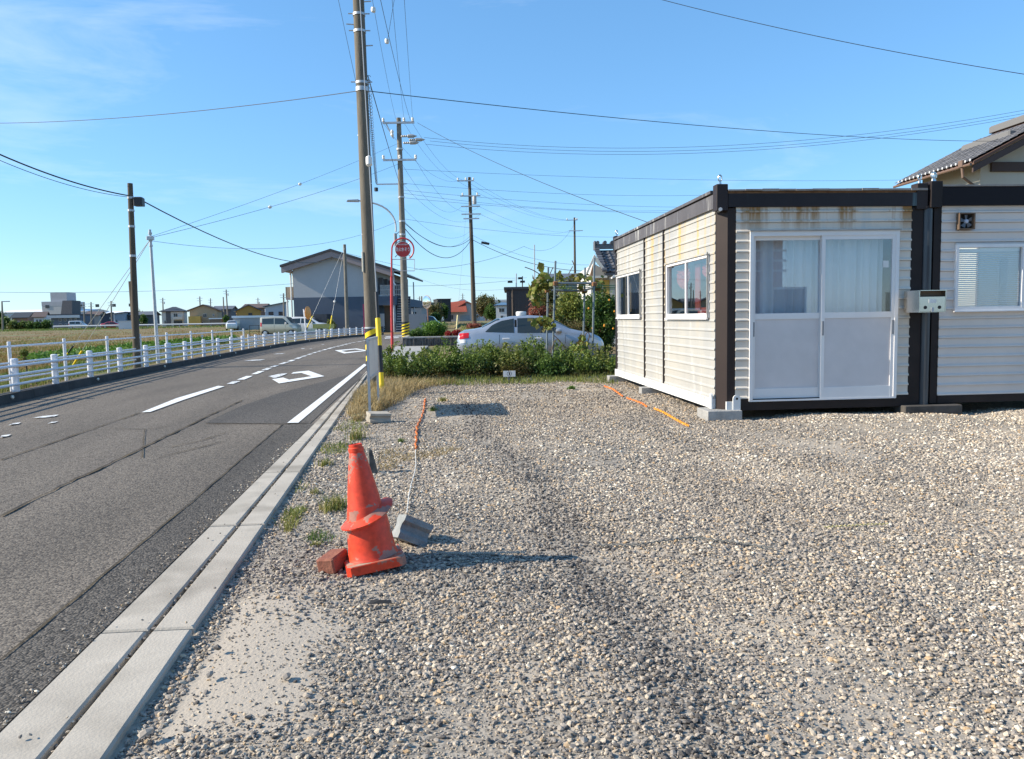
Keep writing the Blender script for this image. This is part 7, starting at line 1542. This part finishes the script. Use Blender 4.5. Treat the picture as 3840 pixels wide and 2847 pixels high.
def branches(parent, base, C, r0=.03, mat=None, n=8, name='branch', rg=rng):
    base = Vector(base)
    for c in C[:n]:
        c = Vector(c); mid = base.lerp(c, .5)+Vector((rg.normal()*.08, rg.normal()*.08, .05))*(c-base).length*.6
        MB().tube([base, base.lerp(mid, .5), mid, mid.lerp(c, .6), c], r0, 5, r2=r0*.25).build(name, mat or m_stem, parent)
def shrub(name, label, cat, base, rad, nl, size, mat, k=40, sig=.1, aspect=.5, shoots=0, zc=None, group=None, nb=6, bias=None, up=.3):
    base = Vector(base); t = thing(name, label, cat, tuple(base), group)
    c = (base.x, base.y, base.z+(rad[2] if zc is None else zc)); P, C = clumps(nl, k, c, rad, (sig, sig, sig*.9))
    if shoots:
        for _ in range(shoots):
            a = C[rng.integers(k)]; h = rng.uniform(.12, .42); m = int(nl*.016)+8
            s = rng.random(m); q = np.array(a)+np.array([0, 0, rad[2]*.35])+np.stack([rng.normal(0, .025, m)+s*.1*rng.normal(), rng.normal(0, .025, m), s*h], 1); P = np.concatenate([P, q])
    P = P[P[:, 2] > base.z+.01]
    V, F = leaf_quads(P, size, aspect, up)
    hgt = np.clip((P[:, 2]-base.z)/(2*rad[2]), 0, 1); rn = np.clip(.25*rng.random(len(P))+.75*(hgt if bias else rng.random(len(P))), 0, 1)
    fastmesh('foliage', V, F, mat, t, rnd=rn); branches(t, base, C, .012+rad[2]*.012, n=nb)
    return t
# hedge shrubs in front of the silver car
hx = [(1470,16.6,.50,.42),(1530,16.0,.55,.40),(1590,16.8,.55,.36),(1650,16.1,.6,.40),(1715,16.7,.6,.36),(1780,16.2,.62,.44),(1850,16.7,.62,.44),(1920,16.4,.6,.40),(1990,16.9,.6,.42),(2060,16.4,.6,.40),(2125,16.9,.58,.40),(2190,16.3,.55,.34),(2250,16.7,.5,.30),(2300,16.3,.42,.24)]
nm = ['leftmost hedge shrub, beside the red sign post','leafy hedge shrub right of the yellow guard tube','low hedge shrub before the black rough wall','bushy hedge shrub left of the car tail','hedge shrub with tall shoots below the tail lamp','hedge shrub behind and left of the number plate','dense hedge shrub right behind the number plate','hedge shrub below the rear car door','hedge shrub with dark shoots below the front car door','hedge shrub at the foot of the left trellis pipes','hedge shrub between the trellis pipes','yellowing hedge shrub under the car bonnet','low hedge shrub at the right trellis pipe','smallest hedge shrub nearest the hut corner']
for (px, dp, w, h), lab in zip(hx, nm):
    b = AT(px, CYP, dp); b.z = gz(b.x, b.y)-.03
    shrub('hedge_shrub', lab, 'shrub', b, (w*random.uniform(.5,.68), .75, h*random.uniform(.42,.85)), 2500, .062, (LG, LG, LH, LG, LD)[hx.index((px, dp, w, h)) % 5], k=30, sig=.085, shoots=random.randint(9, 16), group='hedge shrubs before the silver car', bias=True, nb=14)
# dead undergrowth and dry grass strip
def pixfield(n, poly, fn=None):
    poly = [Vector((x, y, 0)) for x, y in poly]; xs_ = [p.x for p in poly]; ys_ = [p.y for p in poly]; out = []
    while sum(len(o) for o in out) < n:
        x = rng.uniform(min(xs_), max(xs_), n); y = rng.uniform(min(ys_), max(ys_), n); k = inpoly(x, y, poly); out.append(np.stack([x[k], y[k]], 1))
    return np.concatenate(out)[:n]
def grass_stuff(name, label, poly, n, h, w, mat, lean=.6, zf=None, clump=0.0, thin=None):
    Q = pixfield(n, poly)
    if zf == 'ter': P = onGnp(Q[:, 0], Q[:, 1]); P[:, 2] -= .02
    else: P = Gnp(Q[:, 0], Q[:, 1], 0.0); P[:, 2] = lotz(P[:, 0], P[:, 1])
    if thin: k = vnoise(P[:, 0], P[:, 1], thin[0], thin[1]) > thin[2]; P = P[k]
    if clump: P[:, :2] += rng.normal(size=(len(P), 2))*clump
    V, F = blades(P, h, w, lean); r = vnoise(P[:, 0], P[:, 1], 1.3, 4)*.6+rng.random(len(P))*.4
    o = fastmesh(name, V, F, mat, rnd=np.concatenate([r, r])); o['kind'] = 'stuff'; o['label'] = label; return o
grass_stuff('dry_grass', 'dry straw-coloured grass along the hedge foot', [(1300,1560),(1340,1470),(1420,1425),(1520,1418),(1640,1420),(1720,1438),(1640,1452),(1560,1465),(1520,1500),(1440,1530),(1380,1560)], 5200, .14, .008, GRd, .9, 'lot', .03)
grass_stuff('dry_grass', 'taller straw clumps round the foot of the big pole', [(1325,1545),(1370,1470),(1440,1450),(1560,1440),(1600,1455),(1500,1490),(1440,1530),(1380,1560)], 3200, .22, .008, GRd, .9, 'lot', .03, thin=(2.5, 51, .4))
grass_stuff('dry_grass', 'olive and straw grass under the hedge', [(1450,1432),(1700,1418),(2000,1418),(2310,1408),(2310,1440),(2100,1438),(1900,1446),(1700,1446),(1500,1455)], 3600, .12, .009, GRy, .9, 'lot', .04)
grass_stuff('weeds', 'low weeds scattered along the drain edge', [(1180,1720),(1260,1600),(1330,1560),(1400,1580),(1300,1690),(1240,1780),(1150,1900),(1080,2000),(1060,1940)], 2600, .05, .006, GRy, 1.0, 'lot', .02, thin=(2.2, 6, .55))
grass_stuff('weeds', 'faint green weeds between the stones left of the cone', [(1080,2010),(1200,1960),(1240,2030),(1180,2090),(1090,2080)], 800, .035, .005, GRg, 1.0, 'lot', .02, thin=(4, 7, .5))
grass_stuff('dry_grass', 'flattened dead grass behind the cone', [(1420,1690),(1560,1680),(1740,1690),(1640,1730),(1500,1760),(1420,1760)], 1200, .04, .005, GRd, 1.4, 'lot', .02, thin=(3, 17, .45))
tz = [(1335,1645,.12,150,GRy,'green grass tuft beside the drain above the cone'),(1258,1905,.11,170,GRy,'bright grass tuft left of the cone tip'),(1345,1575,.10,160,GRd,'straw tuft between drain and notice board legs'),(1218,1740,.08,80,GRy,'small yellowing tuft by the drain joint'),(1180,1845,.05,40,GRy,'tiny green weed left of the cone'),
      (1505,1660,.05,70,GRg,'small green weed behind the dark stub'),(1625,1545,.07,110,GRg,'green tuft at the shaded patch of the board'),(1660,1508,.08,140,GRy,'olive tuft left of the board shadow'),(1810,1408,.16,90,LBr,'bright leafy weed left of the number plate'),(2143,1462,.07,90,LBr,'bright green weed in the gravel before the hut'),(2748,1570,.06,40,GRg,'weed beside the front corner block'),(1180,2040,.03,50,GRy,'flat green weed patch left of the brick')]
for px, py, h, n, mt, lab in tz:
    p = G(px, py, 0); z = float(lotz(p.x, p.y)); t = thing('grass_tuft', lab, 'grass tuft', (p.x, p.y, z)); r = h*.55
    P = np.stack([p.x+rng.normal(0, r, n)*.7, p.y+rng.normal(0, r, n)*.7, np.full(n, z)], 1); V, F = blades(P, h, .006 if mt is not LBr else .02, .9)
    rr = rng.random(n); fastmesh('blades', V, F, mt, t, rnd=np.concatenate([rr, rr]))
# ---- trellis of scaffold pipes with vine
m_pipe = M('scaffold_pipe', (0.15,0.18,0.19), (0.20,0.23,0.24), scale=5, rough=.45, metal=.5)
dT = 19.4; tb = AT(2140, CYP, dT); tb.z = -.12
trl = thing('pipe_trellis', 'grey scaffold pipe trellis standing before the silver car', 'trellis', tuple(tb))
def up_(px, py, d): return AT(px, py, d)
for (x0, y0, x1, y1, d) in ((2083,979,2071,1400,19.4),(2229,968,2221,1402,19.4),(2056,1004,2049,1392,20.8),(2194,1004,2185,1385,20.8)):
    a, b = up_(x0, y0, d), up_(x1, y1, d); b.z = min(b.z, -.1); MB().cyl(a, b, .027, n=10).build('upright', m_pipe, trl)
for (x0, y0, d0, x1, y1, d1, m_) in ((2083,1063,19.35,2229,1063,19.35,m_pipe),(2050,1088,20.8,2083,1072,19.4,m_pipe),(2188,1092,20.8,2229,1076,19.4,m_pipe),(2050,1090,20.8,2190,1091,20.8,m_pipe)): MB().cyl(up_(x0, y0, d0), up_(x1, y1, d1), .030, n=10).build('cross_pipe', m_, trl)
m_gp = M('green_cane', (0.03,0.12,0.05), rough=.5)
for dy in (0, 6, 11): MB().cyl(up_(1990, 1072+dy, 20.1+dy*.05), up_(2320, 1071+dy*1.2, 20.1+dy*.05), .010, n=6).build('cane', m_gp, trl)
for px, py, d in ((2083,1063,19.3),(2229,1065,19.3),(2190,1090,20.7),(2052,1090,20.7)): c = up_(px, py, d); MB().bbox(c.x-.06, c.x+.06, c.y-.06, c.y+.06, c.z-.05, c.z+.05, .02).build('pipe_clamp', m_rust, trl)
z5p = lambda x, y: (1780+x*.2724, 950+y*.2724)
vine = thing('vine', 'large-leaved climbing vine trained over the pipe trellis', 'vine', tuple(tb))
VP = []
for (x, y, r, n, d) in ((830,480,70,60,20),(900,420,60,55,20),(790,560,50,40,20),(950,330,55,50,20),(905,195,30,20,20),(1010,440,50,40,20),(860,640,70,40,20),(980,960,70,55,19.2),(830,940,45,22,19.2),(1020,1000,40,30,19.2),(1480,1170,40,24,19.2),(1500,1290,60,40,19),(1420,1300,60,30,19),(1700,440,90,40,20.6),(1450,350,100,40,20.6),(1150,330,40,24,20.4)):
    for _ in range(n): c = AT(*z5p(x+random.gauss(0, r*.6), y+random.gauss(0, r*.6)), d+random.gauss(0, .25)); VP.append(tuple(c))
VP = np.array(VP); V, F = leaf_quads(VP, .17, .75, .2); fastmesh('foliage', V, F, LY_, vine, rnd=rng.random(len(VP)))
for path, d in (([(1050,1370),(1110,1150),(1250,1300)],19.2),([(1240,1310),(1170,1200),(1090,1130)],19.2),([(900,900),(890,800),(840,740),(780,800)],20),([(690,190),(800,230),(900,290)],20),([(1030,680),(980,670),(900,740)],20),([(1340,100),(1370,160),(1380,270)],21),([(1290,290),(1350,180)],21),([(1080,190),(1030,300)],20.4),([(960,1080),(930,1010),(1000,940)],19.2),([(1520,1130),(1560,1060),(1590,1130),(1550,1250)],19.2)):
    MB().tube(smoothline(resample([AT(*z5p(*q), d) for q in path], 9), 2), .012, 5).build('stem', m_stem, vine)
# ---- trees and shrubs behind the car
def tree(name, label, px0, px1, ytop, ybase, dep, nl, size, mat, k=60, sig=.2, trunk=True, cat='tree', sx=1.0, aspect=.5, zlow=.15, ztop=None, nb=10):
    p = AT((px0+px1)/2, CYP, dep); z0 = gz(p.x, p.y) if ybase is None else ybase; zt = ZAT(p, ytop); W = (px1-px0)*dep/F_PX/2; H_ = zt-z0; zl = z0+H_*zlow
    t = thing(name, label, cat, (p.x, p.y, z0)); s = sig*W; c = (p.x, p.y, (zl+zt)/2); P, C = clumps(nl, k, c, (W*.88, W*.8, (zt-zl)/2*.92), (s, s, s)); P = P[P[:, 2] > z0+.02]
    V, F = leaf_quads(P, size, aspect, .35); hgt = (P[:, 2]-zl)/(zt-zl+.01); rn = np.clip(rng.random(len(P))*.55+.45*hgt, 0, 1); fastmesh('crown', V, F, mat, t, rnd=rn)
    if trunk: MB().tube([(p.x, p.y, z0-.1), (p.x+.03*W, p.y, lerp(z0, zt, .3)), (p.x, p.y, lerp(z0, zt, .6))], .035*H_, 8, r2=.012*H_).build('trunk', m_stem, t, smooth=True)
    branches(t, (p.x, p.y, lerp(z0, zt, .25)), C, .012*H_, n=nb); return t
c5 = lambda x: 1780+x*.2724
tree('citrus_tree', 'dark green citrus tree with fruit next to the hut', c5(1500), c5(2010), 950+480*.2724, -.1, 25.5, 22000, .095, LD, k=130, sig=.16, zlow=.02)
cit = bpy.data.objects['citrus_tree']
for _ in range(7): q = AT(c5(random.uniform(1560, 1930)), 950+.2724*random.uniform(600, 1100), 24.4); MB().lathe([(0, -.035), (.024, -.024), (.033, 0), (.024, .024), (0, .035)], q, n=8).build('fruit', M('fruit_orange', (0.7,0.28,0.02), rough=.5), cit, smooth=True)
tree('broadleaf_bush', 'yellow-green rhododendron-like bush behind the trellis', c5(1090), c5(1620), 950+520*.2724, -.1, 26.5, 13000, .12, LY_, k=80, sig=.15, cat='bush', zlow=.02)
tree('broadleaf_bush', 'bronze-green bush between the black shed and the trellis', c5(760), c5(1250), 950+430*.2724, -.1, 27.5, 8000, .11, LB, k=70, sig=.17, cat='bush', zlow=.1)
tree('broadleaf_bush', 'thin leafy top of the shrub behind the trellis crossbar', c5(1050), c5(1560), 950+330*.2724, -.1, 28.5, 3000, .12, LY_, k=40, sig=.16, cat='bush', zlow=.3)
tree('maple', 'small reddening maple left of the trellis', c5(720), c5(1010), 950+640*.2724, -.1, 25.8, 3800, .07, LR, k=40, sig=.17, zlow=.45)
q = AT(c5(1390), 950+1040*.2724, 25); sh = shrub('clipped_shrub', 'brown clipped shrub behind the car bonnet', 'shrub', (q.x, q.y, q.z-.5), (.9, .5, .3), 3500, .05, LB, k=40, sig=.1, zc=.45)
# ---- low rough wall with planting
m_rw_ = M('wall_rough', (0.03,0.03,0.033), (0.13,0.125,0.12), scale=9, rough=.95, bump=1.0, bscale=18, stretch=(1,1,.3))
zw = ZAT(G(1510, 1299), 1264)
rw = thing('retaining_wall', 'low rough-faced dark retaining wall behind the sedan tail', 'wall', (WX0, WALLY, 0))
x = WX0
while x < WX1+3:
    w = random.uniform(.07, .13); MB().bbox(x+.004, x+w, WALLY-.06-random.uniform(0, .04), WALLY+.15, -.25, zw-.07+random.uniform(-.015, .0), .012).build('rock_face_block', m_rw_, rw); x += w
MB().bbox(WX0-.04, WX1+3, WALLY-.09, WALLY+.2, zw-.065, zw, .015).build('coping', m_concd, rw)
MB().box(WX0, WX0+.18, WALLY+.2, WALLY+18, -.2, zw-.01).build('side_wall', m_concd, rw)
def bushpx(name, label, px0, px1, ytop, dep, nl, size, mat, zb=.38, **kw):
    p = AT((px0+px1)/2, CYP, dep); zt = ZAT(p, ytop); W = (px1-px0)*dep/F_PX/2; h = (zt-zb)/2; return shrub(name, label, 'bush', (p.x, p.y, zb), (W*.85, max(.5, W*.6), h*.95), nl, size, mat, k=50, sig=W*.16, **kw)
bushpx('green_bush', 'rounded green bush on the low wall beside the striped pole', c0(700), c0(1110), 1050+640*.2513, 38.5, 9000, .085, LBr, bias=True)
bushpx('green_bush', 'smaller dark bush at the foot of the striped pole', c0(555), c0(760), 1050+730*.2513, 37.6, 4000, .08, LD, bias=True)
bushpx('red_shrub', 'crimson-leaved shrub on the low wall left of the car', c0(1090), c0(1190), 1050+760*.2513, 37.4, 1500, .07, LRb); bushpx('red_shrub', 'crimson-leaved shrub touching the car boot line', c0(1190), c0(1320), 1050+735*.2513, 37.8, 2000, .07, LRb)
bushpx('red_shrub', 'reddish shrub at the base of the dark pole', c0(1380), c0(1640), 1050+670*.2513, 58, 3000, .10, LR, zb=.5)
tree('bare_tree', 'brown half-bare tree behind the convex mirror on the right', c0(835), c0(1060), 1050+345*.2513, None, 150, 5000, .32, LB, k=50, sig=.2)
tree('evergreen', 'dark evergreen tree beside the red-roofed bungalow', c0(1030), c0(1145), 1050+365*.2513, None, 155, 4000, .30, LD, k=36, sig=.2)
tree('evergreen', 'low green bush left of the small far van', c0(880), c0(1040), 1050+490*.2513, None, 140, 3000, .28, LD, k=30, sig=.2, cat='bush', zlow=.02)
tree('broadleaf_tree', 'broad dark tree right of the dark pole', c0(1525), c0(1870), 1050+225*.2513, None, 190, 8000, .42, LB, k=60, sig=.17)
tree('broadleaf_tree', 'dark green lower tree right of the red-roofed bungalow', c0(1690), c0(1880), 1050+380*.2513, None, 180, 4000, .4, LD, k=36, sig=.18, zlow=.02)
tree('conifer', 'tiny conifer on the far skyline left of the black shed', c0(1875), c0(1920), 1050+245*.2513, None, 300, 1500, .5, LD, k=20, sig=.2)
# raised lot: rough grass
grass_stuff('rough_grass', 'dry grass on the raised vacant lot', [(1640,1212),(1770,1212),(1880,1215),(1880,1262),(1640,1262)], 3500, .22, .03, GRy, .7, 'ter')
# ---- left: far trees, hedge, field crops and verge
tree('far_tree', 'dark tree mass at the far left edge', -30, 30, 1165, None, 200, 5000, .5, LD, k=40, sig=.2, zlow=.02); tree('far_tree', 'low dark tree right of the far left lamp pole', 10, 48, 1187, None, 195, 3000, .45, LD, k=30, sig=.2, zlow=.02)
for i, (x0, x1, yt) in enumerate(((42,85,1208),(80,118,1209),(112,150,1210),(145,178,1209),(170,206,1202))): tree('far_hedge', '%s clump of the long hedge at the far left' % ('first','second','third','fourth','last')[i], x0, x1, yt, None, 170, 2600, .4, LG if i < 2 else LD, k=30, sig=.2, trunk=False, cat='hedge', zlow=.0, nb=0)
tree('far_tree', 'small green tree left of the steel pole among the houses', 500+150*.2693, 500+240*.2693, 1080+370*.2693, None, 170, 2500, .4, LD, k=30, sig=.2, zlow=.1); tree('far_tree', 'small round tree left of the orange house', 500+1295*.2693, 500+1370*.2693, 1080+370*.2693, None, 172, 2000, .4, LD, k=30, sig=.2, zlow=.1); tree('far_tree', 'yellowish far tree above the low dark house', 500+80*.2693, 500+185*.2693, 1080+285*.2693, None, 320, 2500, .6, LY_, k=30, sig=.2)
bushpx('green_bush', 'yellow-green bush by the flats wall behind the guy guard', 1232, 1268, 1193, 68, 2500, .12, LY_, zb=0.0)
tree('sapling', 'small yellowing sapling behind the slim fence at far left', 88, 116, 1290, None, 24, 700, .07, LY_, k=12, sig=.2, zlow=.4)
ks = [(x*1.0, y) for x, y in kerb_px]
grass_stuff('verge_grass', 'yellow-green weeds on the verge behind the kerb', [(-20,1478),(150,1440),(320,1405),(480,1378),(650,1348),(900,1302),(1100,1272),(1300,1250),(1300,1238),(1100,1256),(900,1282),(650,1318),(480,1345),(320,1372),(150,1405),(-20,1440)], 9000, .17, .016, GRy, .8, 'ter', .1)
grass_stuff('verge_grass', 'greener weeds between the two white fences', [(-20,1440),(150,1405),(480,1345),(650,1318),(900,1282),(900,1270),(650,1300),(480,1325),(150,1385),(-20,1420)], 4500, .22, .02, GRg, .8, 'ter', .1, thin=(.6, 12, .4))
grass_stuff('field_grass', 'golden dry grass covering the field', [(-20,1420),(200,1372),(500,1320),(800,1276),(1000,1256),(1000,1226),(600,1230),(300,1236),(-20,1243)], 24000, .22, .03, GRf, .7, 'ter', .2, thin=(.16, 21, .3))
grass_stuff('field_grass', 'green strips of grass in the field', [(-20,1245),(300,1238),(700,1230),(900,1226),(900,1222),(700,1226),(300,1231),(-20,1237)], 5000, .35, .07, GRg, .7, 'ter', .5)
grass_stuff('field_grass', 'olive grass patches in the field', [(-20,1400),(200,1360),(500,1310),(800,1270),(1000,1254),(1000,1235),(600,1245),(300,1262),(-20,1290)], 9000, .25, .035, GRy, .7, 'ter', .3, thin=(.22, 31, .5))
# leafy crop rows
Q = pixfield(1500, [(90,1345),(300,1318),(520,1296),(750,1276),(880,1266),(880,1280),(740,1296),(540,1322),(330,1345),(140,1366)]); P = onGnp(Q[:, 0], Q[:, 1]); P = np.repeat(P, 6, 0)+rng.normal(size=(len(P)*6, 3))*np.array([.16, .16, .05])+np.array([0, 0, .16])
V, F = leaf_quads(P, .22, .5, .6); cr_ = fastmesh('leafy_crop', V, F, LBr, rnd=rng.random(len(P))); cr_['kind'] = 'stuff'; cr_['label'] = 'rows of leafy green vegetables behind the fences'
